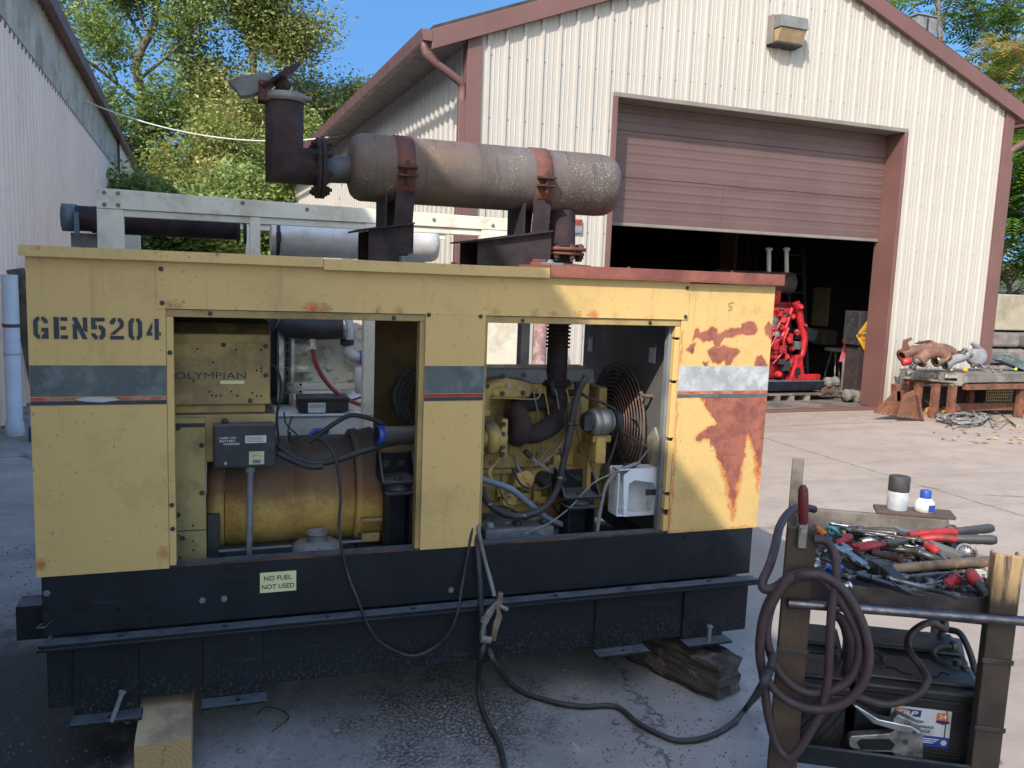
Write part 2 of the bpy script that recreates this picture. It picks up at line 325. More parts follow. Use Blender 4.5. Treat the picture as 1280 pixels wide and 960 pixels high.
# ------------------------------------------------------------------ the cream metal shed with the overhead door
W, EAVE, RIDGE_S = 7.88, 4.18, 3.94
PITCH = .385
def roofz(s): return EAVE + PITCH*min(s, W-s)
DL, DR, DT, DEEP = 1.768, 5.99, 3.68, .28
shed = thing('metal_shed', 'cream ribbed metal shed with mauve trim and a half open overhead door', 'shed', BO, TH)
def sl(p): return BW(*p)
def ribbed(mb, s0, s1, z0, ztop, axis='s', s_off=0., inv=1.):
    pts = []; pitch = .2055; k = math.floor(s0/pitch)-1
    prof = [(-.028, 0), (-.015, .022), (.015, .022), (.028, 0), (.062, 0), (.068, .004), (.076, .004), (.082, 0), (.118, 0), (.124, .004), (.132, .004), (.138, 0)]
    while k*pitch < s1+.3:
        for a, d in prof: pts.append((k*pitch+a, d))
        k += 1
    pts = [(s, d) for s, d in pts if s0 < s < s1]; pts = [(s0, pts[0][1])]+pts+[(s1, pts[-1][1])]
    vs = []; fs = []
    for s, d in pts:
        zt = ztop(s)
        for z in (z0, zt): vs.append(sl((s, -d, z)) if axis == 's' else sl((s_off-d*inv, s, z)))
    for i in range(len(pts)-1):
        f = (2*i, 2*i+2, 2*i+3, 2*i+1); fs.append(f if axis == 's' else f[::-1])
    mb.add(vs, fs)
def sbox(mb, s0, s1, n0, n1, z0, z1):
    vs = [sl((s, nn, z)) for z in (z0, z1) for nn in (n0, n1) for s in (s0, s1)]
    return mb.add(vs, [(0, 2, 3, 1), (4, 5, 7, 6), (0, 1, 5, 4), (2, 6, 7, 3), (0, 4, 6, 2), (1, 3, 7, 5)])
gw = MB()
ribbed(gw, .0, DL, 0.02, lambda s: roofz(s)-.02); ribbed(gw, DR, W, 0.02, lambda s: roofz(s)-.02)
ribbed(gw, DL, RIDGE_S, DT, lambda s: roofz(s)-.02); ribbed(gw, RIDGE_S, DR, DT, lambda s: roofz(s)-.02)
link_mesh('gable_wall', gw, m_cream, shed)
# wall screws in rows across the sheet
scr = MB()
for z in (.35, .95, 1.55, 2.15, 2.75, 3.3, 3.95, 4.5, 5.0):
    for k in range(0, 39):
        s = k*.2055+.04
        if s > W-.05 or z > roofz(s)-.2 or (DL-.02 < s < DR+.02 and z < DT): continue
        scr.hexnut(sl((s, 0, z)), -BN, .006, .006)
link_mesh('wall_screws', scr, m_grey, shed)
sw = MB(); ribbed(sw, .0, 27., .02, lambda s: EAVE-.02, 'n', 0., 1.)
link_mesh('side_wall', sw, m_cream, shed); sw = MB(); ribbed(sw, .0, 27., .02, lambda s: EAVE-.02, 'n', W, -1.); link_mesh('side_wall', sw, m_cream, shed)
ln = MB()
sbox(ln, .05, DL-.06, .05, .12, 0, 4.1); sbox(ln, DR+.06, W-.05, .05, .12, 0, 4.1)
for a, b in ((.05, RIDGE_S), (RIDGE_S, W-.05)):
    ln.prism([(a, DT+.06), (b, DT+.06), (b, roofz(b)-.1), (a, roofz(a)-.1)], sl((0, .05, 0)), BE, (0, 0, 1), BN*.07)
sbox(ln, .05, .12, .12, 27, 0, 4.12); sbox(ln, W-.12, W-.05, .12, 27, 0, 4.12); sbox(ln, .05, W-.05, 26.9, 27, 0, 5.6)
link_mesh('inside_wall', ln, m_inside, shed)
rf = MB()
for sgn, a, b in ((1, -.42, RIDGE_S), (-1, W+.42, RIDGE_S)):
    za = EAVE-PITCH*.42; zb = EAVE+PITCH*RIDGE_S
    rf.prism([(a, za+.02), (b, zb+.02), (b, zb+.13), (a, za+.13)], sl((0, -.06, 0)), BE, (0, 0, 1), BN*27.3)
link_mesh('roof', rf, m_roof, shed)
for sgn, a in ((1, -.44), (-1, W+.44)):
    za = EAVE-PITCH*.44; zb = EAVE+PITCH*RIDGE_S
    rk = MB(); rk.prism([(a, za-.11), (RIDGE_S, zb-.11), (RIDGE_S, zb+.09), (a, za+.09)], sl((0, -.1, 0)), BE, (0, 0, 1), BN*.07); link_mesh('rake_trim', rk, m_mauve, shed, .006)
for s0, s1 in ((-.035, .125), (W-.125, W+.035)):
    tr = MB(); sbox(tr, s0, s1, -.04, .02, .02, 4.2 if s0 < 1 else 4.2); sbox(tr, s0 if s0 < 1 else s1-.03, s0+.03 if s0 < 1 else s1, .02, .12, .02, EAVE-.05); link_mesh('corner_trim', tr, m_mauve, shed, .004)
for s0, s1, sg in ((-.42, 0, 1), (W, W+.42, -1)):
    so = MB(); sbox(so, s0+.02, s1-.01, 0.02, 27, EAVE-.14, EAVE-.12); link_mesh('soffit', so, m_soffit, shed)
    gt = MB(); x = -.44 if sg > 0 else W+.44
    gt.prism([(0, 0), (-.09*sg, 0), (-.12*sg, .11), (-.105*sg, .11), (-.08*sg, .015), (0, .015)], sl((x, -.1, EAVE-.2)), BE, (0, 0, 1), BN*27.2)
    gt.prism([(0, 0), (-.09*sg, 0), (-.12*sg, .11), (0, .11)], sl((x, -.105, EAVE-.2)), BE, (0, 0, 1), BN*.006)
    link_mesh('gutter', gt, m_mauve, shed)
    ds = MB(); xx = x-.05*sg
    ds.tube([sl(p) for p in ((xx, -.02, EAVE-.19), (xx, -.02, EAVE-.27), (xx+.06*sg, -.02, EAVE-.36), (x+.30*sg, 0, EAVE-.52), (x+.37*sg, .02, EAVE-.60), (x+.375*sg, .02, EAVE-.75))], .046, 8, 8)
    for i in range(9):
        for (p, q) in (((xx, -.02, EAVE-.25), (x+.06*sg, -.02, EAVE-.38)),):
            c = sl(np.array(p)*(1-i/8)+np.array(q)*i/8); ds.lathe(c-np.array([0, 0, .006]), (0, 0, 1), [(0, .047), (.006, .051), (.012, .047)], 8, False)
    sbox(ds, x+.375*sg-.045, x+.375*sg+.045, -.02, .05, .1, EAVE-.72)
    link_mesh('downspout', ds, m_mauve, shed, .008)
for s0, s1 in ((DL-.06, DL), (DR, DR+.06)):
    jb = MB(); sbox(jb, s0, s1, -.028, DEEP+.06, 0.02, DT); link_mesh('door_jamb', jb, m_mauve, shed, .005)
hd = MB(); sbox(hd, DL-.06, DR+.06, -.028, DEEP+.06, DT, DT+.05); link_mesh('door_header', hd, m_soffit, shed, .004)
od = []; zz = 2.31
dm = MB()
prof = []
for sec in range(3):
    z0 = 2.31+sec*.535; prof += [(DEEP, z0), (DEEP, z0+.06)]
    for q in range(4): zq = z0+.09+q*.105; prof += [(DEEP, zq), (DEEP+.004, zq+.012), (DEEP+.004, zq+.071), (DEEP, zq+.085)]
    prof += [(DEEP, z0+.527), (DEEP+.014, z0+.529), (DEEP+.014, z0+.534)]
vs = []; NS = 24
for i in range(NS+1):
    for nn, z in prof:
        s = DL+.005+(DR-DL-.01)*i/NS; w = .006*mnoise.noise(Vector((s*1.7, z*2.3, 3)))
        vs.append(sl((s, nn+w, z)))
P = len(prof)
dm.add(vs, [(i*P+j, (i+1)*P+j, (i+1)*P+j+1, i*P+j+1) for i in range(NS) for j in range(P-1)])
sbox(dm, DL+.01, DR-.01, DEEP+.03, DEEP+.06, 2.315, 3.9)
door = link_mesh('overhead_door', dm, m_door, shed)
bs = MB(); sbox(bs, DL+.005, DR-.005, DEEP-.012, DEEP+.05, 2.27, 2.309); link_mesh('bottom_seal', bs, m_soffit, door, .006)
for s in (DL-.05, DR+.05): tk = MB(); sbox(tk, s, s+.03, DEEP+.07, DEEP+.11, .02, 3.6); link_mesh('door_track', tk, m_grey, shed)
st = MB(); sbox(st, 3.45, 3.458, DEEP-.006, DEEP, 2.32, 2.83); sbox(st, DL+.1, DR-.1, DEEP-.004, DEEP, 2.825, 2.832); link_mesh('panel_seam', st, m_mauve, door)
fl = MB(); fl.add([sl(p) for p in ((.05, .06, .012), (W-.05, .06, .012), (W-.05, 14, .012), (.05, 14, .012))], [(0, 1, 2, 3)])
link_mesh('floor', fl, M('dirty workshop floor', (.16, .13, .11, 1), (.09, .075, .065, 1), 3, .85, 0, .2, 60, (.03, .025, .02, 1), 1.5, .6), shed)
th = MB(); sbox(th, DL, DR, -.03, .10, .0, .03); link_mesh('threshold', th, m_mauve, shed, .006)

# wall lamp on the gable
lamp = thing('wall_lamp', 'grey weathered wall pack lamp high on the cream gable wall', 'lamp', sl((3.72, -.02, 4.5)), TH)
lm = MB(); S0, S1 = 3.74, 4.14
def lb(mb, poly, s0, s1): mb.prism(poly, sl((s0, 0, 0)), -BN, (0, 0, 1), BE*(s1-s0))
lb(lm, [(.0, 4.66), (.25, 4.66), (.22, 4.80), (.02, 4.83), (0, 4.83)], S0, S1); link_mesh('housing', lm, M('weathered grey bronze', (.16, .165, .155, 1), (.12, .12, .11, 1), 6, .55, 0, .1), lamp, .006)
lm = MB(); lb(lm, [(.0, 4.655), (.235, 4.655), (.16, 4.51), (.0, 4.51)], S0+.012, S1-.012); link_mesh('lens', lm, M('yellowed lamp lens', (.42, .33, .20, 1), (.30, .20, .11, 1), 7, .35, 0, .1, 30), lamp, .01)
lm = MB(); lb(lm, [(.0, 4.51), (.165, 4.51), (.165, 4.49), (.0, 4.47)], S0+.005, S1-.005); link_mesh('base_rim', lm, m_dark, lamp, .003)
lm = MB(); sbox(lm, S0-.03, S0, -.12, -.02, 4.49, 4.82); link_mesh('side_plate', lm, m_soffit, lamp, .004)
# sign on the gable beside the exhaust pipe, partly hidden
sg = thing('wall_sign', 'small grey wall sign with a red top band behind the rusty exhaust pipe', 'sign', sl((1.1, -.03, 2.0)), TH)
mbx = MB(); sbox(mbx, .86, 1.39, -.035, -.024, 2.14, 2.29); link_mesh('sign_plate', mbx, m_grey, sg)
mbx = MB(); sbox(mbx, .87, 1.38, -.039, -.0352, 2.225, 2.285); link_mesh('red_band', mbx, m_red, sg)
bl = MB(); bl.lathe(sl((.73, -.5, 0)), (0, 0, 1), [(0, .075), (1.33, .075), (1.37, .05), (1.385, 0.001)], 20)
solo('bollard', bl, M('faded mauve bollard paint', (.26, .13, .12, 1), (.18, .09, .085, 1), 6, .6, 0, .1, 40, (.42, .38, .34, 1), 9, .6), 'mauve painted steel bollard seen through the generator, by the shed wall', 'bollard')
# roof vent
rv = thing('roof_vent', 'grey sheet metal vent standing on the right slope of the shed roof', 'roof vent', sl((6.8, 2.2, 4.5)), TH)
c = PB(1150, 34, 2.2); mbx = MB(); sbox(mbx, c[0]-.2, c[0]+.2, 2.05, 2.4, roofz(c[0])+.02, c[2]+.13); link_mesh('vent_box', mbx, m_grey, rv, .01)
mbx = MB(); sbox(mbx, c[0]-.02, c[0]+.01, 2.035, 2.049, roofz(c[0])+.1, c[2]+.1); link_mesh('seam_strip', mbx, m_dark, rv)
mbx = MB(); sbox(mbx, c[0]-.22, c[0]+.22, 2.03, 2.42, c[2]+.131, c[2]+.15); link_mesh('vent_cap', mbx, m_grey, rv, .004)

# ------------------------------------------------------------------ the long corrugated warehouse on the left, whose eave throws the big shadow
wh = thing('corrugated_warehouse', 'long pinkish corrugated warehouse with grey upper band and brown eave', 'warehouse', BW(-4.5, 0, 0), TH)
m_pink = M('pinkish corrugated sheet', (.88, .72, .62, 1), (.82, .66, .57, 1), .8, .55, 0, .03, 8, (.60, .51, .45, 1), .9, .25)
m_galv = M('weathered grey corrugated sheet', (.52, .49, .42, 1), (.40, .38, .32, 1), 2.5, .6, 0, .05, 8, (.16, .13, .10, 1), 1.2, .5)
SW, SEAM, WEAVE = -4.5, 3.93, 4.94
def corr(mb, n0, n1, z0, z1, s0, pitch=.235, amp=.035):
    vs = []; q = [(0, 0), (.42, 0), (.55, 1), (.87, 1)]; pts = [(n0, 0)]
    for i in range(int((n1-n0)/pitch)):
        for a, d in q: pts.append((n0+(i+a)*pitch, d*amp))
    pts.append((n1, 0)); N = len(pts)-1
    for nn, d in pts:
        for z in (z0, z1): vs.append(sl((s0+d, nn, z)))
    mb.add(vs, [(2*i, 2*i+2, 2*i+3, 2*i+1) for i in range(N)])
mbx = MB(); corr(mbx, -12.5, 17, .02, SEAM, SW); corr(mbx, 17.2, 27, .02, WEAVE-.1, SW); link_mesh('lower_wall', mbx, m_pink, wh)
mbx = MB(); corr(mbx, -12.5, 17, SEAM, WEAVE-.06, SW-.04, .30, .03); link_mesh('upper_band', mbx, m_galv, wh)
mbx = MB(); sbox(mbx, SW-.03, SW+.03, -12.5, 17, SEAM-.03, SEAM+.03); link_mesh('seam_flashing', mbx, m_mauve, wh)
mbx = MB(); sbox(mbx, SW-.25, SW+.04, 17, 17.2, .02, WEAVE-.1); link_mesh('corner_post', mbx, m_mauve, wh)
mbx = MB(); sbox(mbx, SW-12, SW-.06, -12.5, 27, .0, WEAVE-.1); link_mesh('wall_core', mbx, m_inside, wh)
mbx = MB(); mbx.prism([(SW+.12, WEAVE-.02), (SW-6.1, WEAVE+1.4), (SW-6.1, WEAVE+1.5), (SW+.12, WEAVE+.08)], sl((0, -12.7, 0)), BE, (0, 0, 1), BN*39.9)
mbx.prism([(SW-12.4, WEAVE), (SW-6.1, WEAVE+1.4), (SW-6.1, WEAVE+1.5), (SW-12.4, WEAVE+.1)], sl((0, -12.7, 0)), BE, (0, 0, 1), BN*39.9); link_mesh('roof', mbx, m_galv, wh)
mbx = MB(); sbox(mbx, SW+.06, SW+.15, -12.7, 27.2, WEAVE-.16, WEAVE+.05); link_mesh('eave_gutter', mbx, m_mauve, wh)
mbx = MB(); sbox(mbx, SW-.05, SW+.06, -12.7, 27.2, WEAVE-.12, WEAVE-.1); link_mesh('soffit', mbx, m_mauve, wh)

# white cable strung across the alley
cb = MB(); A, Z = BW(-4.42, 7.8, 4.31), BW(-.03, 7.1, 4.06)
cb.tube([A+(Z-A)*i/8-np.array([0, 0, .34*(1-(i/4-1)**2)]) for i in range(9)], .014, 6, 3)
solo('overhead_cable', cb, m_white, 'thin white cable strung between the corrugated warehouse and the shed eave', 'cable')

# things against the warehouse wall
pp = MB(); p0 = PZ(16, 544); p0[0] = -1.27; pp.lathe(p0, (0, 0, 1), [(0, .075), (.12, .075), (.121, .068), (1.47, .068)], 20); pp.lathe(p0+np.array([0, 0, .75]), (0, 0, 1), [(0, .0), (.0, .0715), (.03, .0715), (.03, 0)], 20, False)
t_ = thing('white_pipe', 'upright white plastic drain pipe against the warehouse wall', 'pipe', p0)
link_mesh('pipe_body', pp, M('white plastic pipe', (.60, .64, .70, 1), (.48, .52, .58, 1), 4, .4, 0, .04, 30), t_)
bd = MB(); bd.lathe(p0+np.array([0, 0, 1.0]), (0, 0, 1), [(0, .0), (0, .073), (.03, .073), (.03, 0)], 20, False); link_mesh('pipe_clip', bd, m_mauve, t_)
m_oldwood = M('old grey brown timber', (.20, .145, .105, 1), (.12, .088, .065, 1), 9, .85, 0, .4, 60, (.03, .024, .02, 1), 4, .6)
for k, (xb, yb, xt, yt, zt, lab) in enumerate(((-1.02, 5.95, -1.27, 6.1, 1.52, 'dark weathered plank leaning beside the white pipe, the rear one'), (-.88, 5.75, -1.12, 5.95, 1.50, 'dark weathered plank leaning in front of its twin by the generator corner'))):
    b_ = MB(); b_.bar((xb, yb, .02), (xt, yt, zt), .15, .04, (0, 1, 0)); solo('plank', b_, m_oldwood, lab, 'plank', 'planks leaning on the warehouse', .004)
jg = thing('plastic_jug', 'clear plastic jug half full of blue fluid at the foot of the white pipe', 'jug', (-1.03, 5.55, 0))
b_ = MB(); b_.lathe((-1.03, 5.55, .0), (0, 0, 1), [(0, .07), (.02, .078), (.14, .078)], 16); link_mesh('fluid', b_, M('blue fluid', (.03, .11, .20, 1), None, 5, .3, 0, 0), jg)
b_ = MB(); b_.lathe((-1.03, 5.55, .141), (0, 0, 1), [(0, .077), (.08, .075), (.13, .05), (.16, .02), (.19, .02)], 16); link_mesh('jug_body', b_, M('cloudy plastic', (.30, .36, .42, 1), (.24, .30, .36, 1), 8, .4, 0, 0), jg)
b_ = MB(); b_.lathe((-1.03, 5.55, .332), (0, 0, 1), [(0, .023), (.025, .023)], 12); link_mesh('jug_cap', b_, m_white, jg)
# ------------------------------------------------------------------ trees and plants
def leaf_mat(name, cols):
    t = NT(name); cr = t.n.new('ShaderNodeValToRGB'); e = cr.color_ramp.elements
    while len(e) < len(cols): e.new(.5)
    for i, (p, c) in enumerate(cols): e[i].position = p; e[i].color = c
    t.l.new(t.attr('wear'), cr.inputs[0])
    t.out(cr.outputs[0], .5)
    tr = t.n.new('ShaderNodeBsdfTranslucent'); t.l.new(cr.outputs[0], tr.inputs[0]); ms = t.n.new('ShaderNodeMixShader'); ms.inputs[0].default_value = .45
    t.l.new(t.b.outputs[0], ms.inputs[1]); t.l.new(tr.outputs[0], ms.inputs[2]); t.l.new(ms.outputs[0], t.n['Material Output'].inputs[0]); return t.m
m_bark = M('grey brown bark', (.15, .125, .10, 1), (.075, .06, .05, 1), 5, .9, 0, .5, 30)
m_barkpale = M('pale grey bark', (.27, .24, .20, 1), (.17, .15, .125, 1), 5, .9, 0, .4, 30)
GRN = leaf_mat('cottonwood leaves', [(0, (.08, .125, .026, 1)), (.45, (.17, .25, .055, 1)), (.75, (.30, .35, .10, 1)), (1, (.50, .45, .15, 1))])
OLV = leaf_mat('olive turning leaves', [(0, (.10, .13, .036, 1)), (.5, (.27, .29, .085, 1)), (.8, (.43, .41, .14, 1)), (1, (.56, .43, .16, 1))])
YEL = leaf_mat('yellow orange leaves', [(0, (.13, .19, .04, 1)), (.4, (.27, .29, .075, 1)), (.75, (.47, .33, .10, 1)), (1, (.44, .20, .08, 1))])
SUM = leaf_mat('sumac leaves', [(0, (.06, .13, .015, 1)), (.5, (.13, .24, .025, 1)), (.85, (.26, .33, .035, 1)), (1, (.48, .38, .05, 1))])
DRK = leaf_mat('dark bush leaves', [(0, (.02, .04, .010, 1)), (.6, (.06, .10, .02, 1)), (1, (.13, .17, .035, 1))])  # darkest green of the leaf colour ranges
def leaves(mb_v, mb_f, mb_a, tips, per, size, spread, rs, frond=False, tone=(.2, .75)):
    for tip, sc, tn in tips:
        k = max(1, int(per*sc*rs.uniform(.5, 1.4)))
        if not frond:
            c = tip+rs.normal(0, 1, (k, 3))*spread*sc*np.array([1, 1, .8])
            for q in c:
                a = rs.normal(0, 1, 3); a[2] *= .6; a /= np.linalg.norm(a); b = np.cross(a, rs.normal(0, 1, 3)); b /= np.linalg.norm(b)
                s_ = size*rs.uniform(.6, 1.3); o = len(mb_v); mb_v += [q-a*s_, q-b*s_*.55, q+a*s_, q+b*s_*.55]; mb_f.append((o, o+1, o+2, o+3))
                t_ = min(1, max(0, tn+rs.normal(0, .16))); mb_a += [t_]*4
        else:
            for _ in range(k):
                q = tip+rs.normal(0, 1, 3)*spread*sc*.45; th = rs.uniform(0, 6.28); d = np.array([math.cos(th), math.sin(th), rs.uniform(-.5, .35)]); d /= np.linalg.norm(d)
                side = np.cross(d, (0, 0, 1.)); side /= np.linalg.norm(side); L = size*rs.uniform(.7, 1.3); t_ = min(1, max(0, tn+rs.normal(0, .13)))
                for i in range(8):
                    f = i/8; p = q+d*L*f+np.array([0, 0, -.35*L*f*f]); ll = L*.30*(1-.55*abs(f-.35))
                    for sg in (-1, 1):
                        e = side*sg*ll+d*ll*.35+np.array([0, 0, -.25*ll]); w = d*L*.05; o = len(mb_v); mb_v += [p, p+e*.5-w, p+e, p+e*.5+w]; mb_f.append((o, o+1, o+2, o+3)); mb_a += [t_]*4
def tree(name, label, cat, base, h, r, mat, bark, per=40, size=.12, spread=.45, seed=1, group=None, trunk=.22, lean=(0, 0), frond=False, bare=.28, levels=3, tone=(.15, .7), nb=9, open_=1., skew=1.):
    rs = np.random.RandomState(seed); base = V3(base); T = MB(); tips = []
    top = base+np.array([lean[0], lean[1], h*.93]); n = 9
    tr = [base+(top-base)*i/n+np.array([rs.normal(0, .018*h), rs.normal(0, .018*h), 0])*(i > 0) for i in range(n+1)]
    T.tube(tr, [trunk*1.25, trunk*.9, trunk*.65, trunk*.4, trunk*.12], 8, 3)
    def grow(p, d, L, rad_, lev):
        q = [p]; dd = d.copy()
        for i in range(4): dd = dd+rs.normal(0, .16, 3)+np.array([0, 0, .05]); dd /= np.linalg.norm(dd); q.append(q[-1]+dd*L/4)
        T.tube(q, [rad_, rad_*.75, rad_*.35], 5, 2)
        if lev == 0:
            for c in q[1:]: tips.append((c, rs.uniform(.7, 1.25), rs.uniform(*tone)))
            return
        for i in range(rs.randint(4, 7)):
            f = rs.uniform(.3, 1.); k = min(3, int(f*4)); c = q[k]+(q[k+1]-q[k])*(f*4-k); nd = dd+rs.normal(0, .62, 3); nd /= np.linalg.norm(nd)
            grow(c, nd, L*rs.uniform(.45, .68), rad_*.5, lev-1)
    for i in range(nb):
        f = bare+(1-bare)*(i+rs.uniform(0, .8))/nb; k = min(n-1, int(f*n)); c = tr[k]+(tr[k+1]-tr[k])*(f*n-k)
        a = i*2.4+rs.uniform(-.4, .4); up = .25+.9*f
        d = np.array([math.cos(a), math.sin(a), up]); d /= np.linalg.norm(d)
        prof = math.sin(math.pi*min(1, .25+.72*(f-bare)/(1-bare)))**.6
        grow(c, d, r*prof*rs.uniform(.75, 1.05)*.8, trunk*.42*(1.15-f), levels-1)
    t = thing(name, label, cat, base, 0, group)
    link_mesh('trunk', T, bark, t)
    v, f_, a_ = [], [], []
    leaves(v, f_, a_, tips, per, size, spread, rs, frond, tone)
    L = MB(); L.v = [tuple(p) for p in v]; L.f = f_; L.sm = [False]*len(f_); L.at = a_
    link_mesh('crown', L, mat, t); return t
G1 = 'trees standing behind the alley'
tree('cottonwood_tree', 'tall green cottonwood tree nearest the warehouse eave behind the alley', 'tree', (-2.6, 37, 0), 19, 5.6, GRN, m_bark, 92, .088, .50, 3, G1, .3, (.3, 0), nb=12, bare=.1, tone=(.1, .62))
tree('cottonwood_tree', 'tallest olive green cottonwood tree with a gap of sky, middle of the alley', 'tree', (2.0, 36, 0), 18.5, 4.5, OLV, m_bark, 98, .083, .50, 8, G1, .28, (.4, 0), nb=13, bare=.14, tone=(.1, .7))
tree('cottonwood_tree', 'olive green cottonwood tree whose crown meets the shed roof line', 'tree', (7.0, 39, 0), 10.2, 2.0, OLV, m_bark, 60, .08, .46, 5, G1, .24, (-.4, 0), nb=11, bare=.2, tone=(.15, .7))
tree('shrubby_tree', 'low tree with yellowing leaves below the two tall cottonwoods', 'tree', (.1, 31, 0), 6.6, 2.6, YEL, m_bark, 42, .075, .36, 21, G1, .12, nb=9, bare=.2, tone=(.0, .6))
tree('shrubby_tree', 'low green tree between the orange tree and the shed eave', 'tree', (3.2, 33, 0), 7.0, 2.6, GRN, m_bark, 55, .078, .38, 23, G1, .13, nb=9, bare=.15, tone=(.2, .9))
tree('bush', 'leafy green bush seen under the cream generator roof', 'bush', (1.2, 22, 0), 3.6, 1.9, GRN, m_bark, 60, .07, .28, 31, 'bushes at the end of the alley', .06, nb=8, bare=.05, tone=(.3, .8))
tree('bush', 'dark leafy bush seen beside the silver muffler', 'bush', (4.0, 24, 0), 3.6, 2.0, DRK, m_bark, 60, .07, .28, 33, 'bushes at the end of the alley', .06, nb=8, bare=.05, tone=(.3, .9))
tree('bush', 'bright leafy bush at the alley end, nearest the corrugated warehouse', 'bush', (-1.5, 20, 0), 3.0, 1.7, GRN, m_bark, 50, .07, .28, 37, 'bushes at the end of the alley', .06, nb=9, bare=.03, tone=(.2, .7))
tree('bush', 'bright leafy bush at the alley end, next to the one by the warehouse', 'bush', (-.1, 18.5, 0), 2.7, 1.5, GRN, m_bark, 50, .07, .26, 38, 'bushes at the end of the alley', .06, nb=9, bare=.03, tone=(.2, .7))
tree('bush', 'weedy green bush at the foot of the corrugated warehouse', 'bush', (-1.05, 7.4, 0), 1.75, .32, GRN, m_bark, 14, .045, .10, 35, None, .02, nb=6, bare=.1, levels=2)
# right hand side: tree-of-heaven above the roof, sumac over the retaining wall
def at_depth(x, y, D): return CAM_POS+_ray(x, y)*D
p = at_depth(1165, 100, 24); tree('feathery_tree', 'thin trunked tree with sparse feathery leaves above the shed roof', 'tree', (p[0], p[1], 0), 13.5, 4.0, SUM, m_bark, 1.0, .75, .5, 41, 'trees behind the shed', .17, (.6, 0), True, .45, 3, (.1, .5), 8)
p = at_depth(1240, 100, 27); tree('feathery_tree', 'pale forked tree with mostly bare branches at the right edge of the roof', 'tree', (p[0], p[1], 0), 15, 3.6, SUM, m_barkpale, .45, .7, .5, 47, 'trees behind the shed', .26, (.5, 0), True, .4, 3, (.1, .5), 8)
p = at_depth(1236, 120, 20); tree('sumac', 'orange and yellow sumac clump just above the right end of the roof', 'sumac', (p[0], p[1], 0), 7.5, 1.7, YEL, m_bark, 2.2, .55, .35, 43, 'sumacs over the retaining wall', .08, (0, 0), True, .55, 2, (.1, .9), 9)
p = at_depth(1225, 140, 22); tree('sumac', 'green sumac behind the orange clump by the roof end', 'sumac', (p[0]+.6, p[1], 0), 8.2, 1.8, SUM, m_bark, 2.2, .6, .35, 45, 'sumacs over the retaining wall', .08, (0, 0), True, .5, 2, (.1, .6), 9)
for k, (x, D, h, lab) in enumerate(((1262, 18.5, 5.6, 'tall bright green sumac hard against the right edge of the shed'), (1300, 17.5, 4.6, 'bright green sumac above the right end of the retaining wall'), (1245, 21, 4.4, 'green sumac low behind the retaining wall, next to the shed corner'), (1290, 20, 6.6, 'tallest green sumac behind the retaining wall'))):
    p = at_depth(x, 330, D); tree('sumac', lab, 'sumac', (p[0], p[1], 0), h, 1.9, SUM, m_bark, 3.2, .55, .36, 51+k, 'sumacs over the retaining wall', .06, (0, 0), True, .3, 2, (.15, .7), 11)

# ------------------------------------------------------------------ retaining wall and bank right of the shed
rw = thing('retaining_wall', 'dark stone block retaining wall topped with weathered concrete, right of the shed', 'wall', (13.5, 9, 0))
bk = MB(); rs = np.random.RandomState(5)
for row in range(3):
    x = 11.0-.3*row
    while x < 20: w = rs.uniform(.55, .95); o = rs.uniform(-.03, .03); bk.box(x, x+w-.05, 9.3+o*2, 9.8, row*.31, row*.31+.275); x += w
link_mesh('block_course', bk, M('dark weathered block', (.16, .14, .125, 1), (.09, .08, .072, 1), 2.3, .95, 0, .6, 14, (.26, .23, .20, 1), 3, .5), rw, .05)
bk = MB(); bk.box(10.6, 22, 9.5, 9.9, .935, 1.62); link_mesh('concrete_cap', bk, M('mossy weathered concrete', (.36, .31, .23, 1), (.27, .235, .175, 1), 2, .9, 0, .3, 20, (.15, .13, .09, 1), 1.5, .5), rw, .02)
bank = MB()
def bz(a, b): return np.array([0, 0, 1.5+3.2*b*b+.5*mnoise.noise(Vector((a*6, b*6, 1)))])
bank.grid((11, 9.88, 0), (50, 0, 0), (0, 45, 0), 40, 30, bz)
struct('bank', bank, M('weedy earth', (.10, .10, .04, 1), (.07, .055, .035, 1), 2, .95, 0, .6, 10))
bank = MB()
def bz2(a, b): return np.array([0, 0, -.2+5*b*b+.8*mnoise.noise(Vector((a*9, b*6, 4)))])
bank.grid((-60, 40, 0), (140, 0, 0), (0, 60, 0), 40, 20, bz2); struct('hill', bank, M('wooded slope', (.05, .07, .02, 1), (.09, .085, .035, 1), .3, .95, 0, .6, 3))
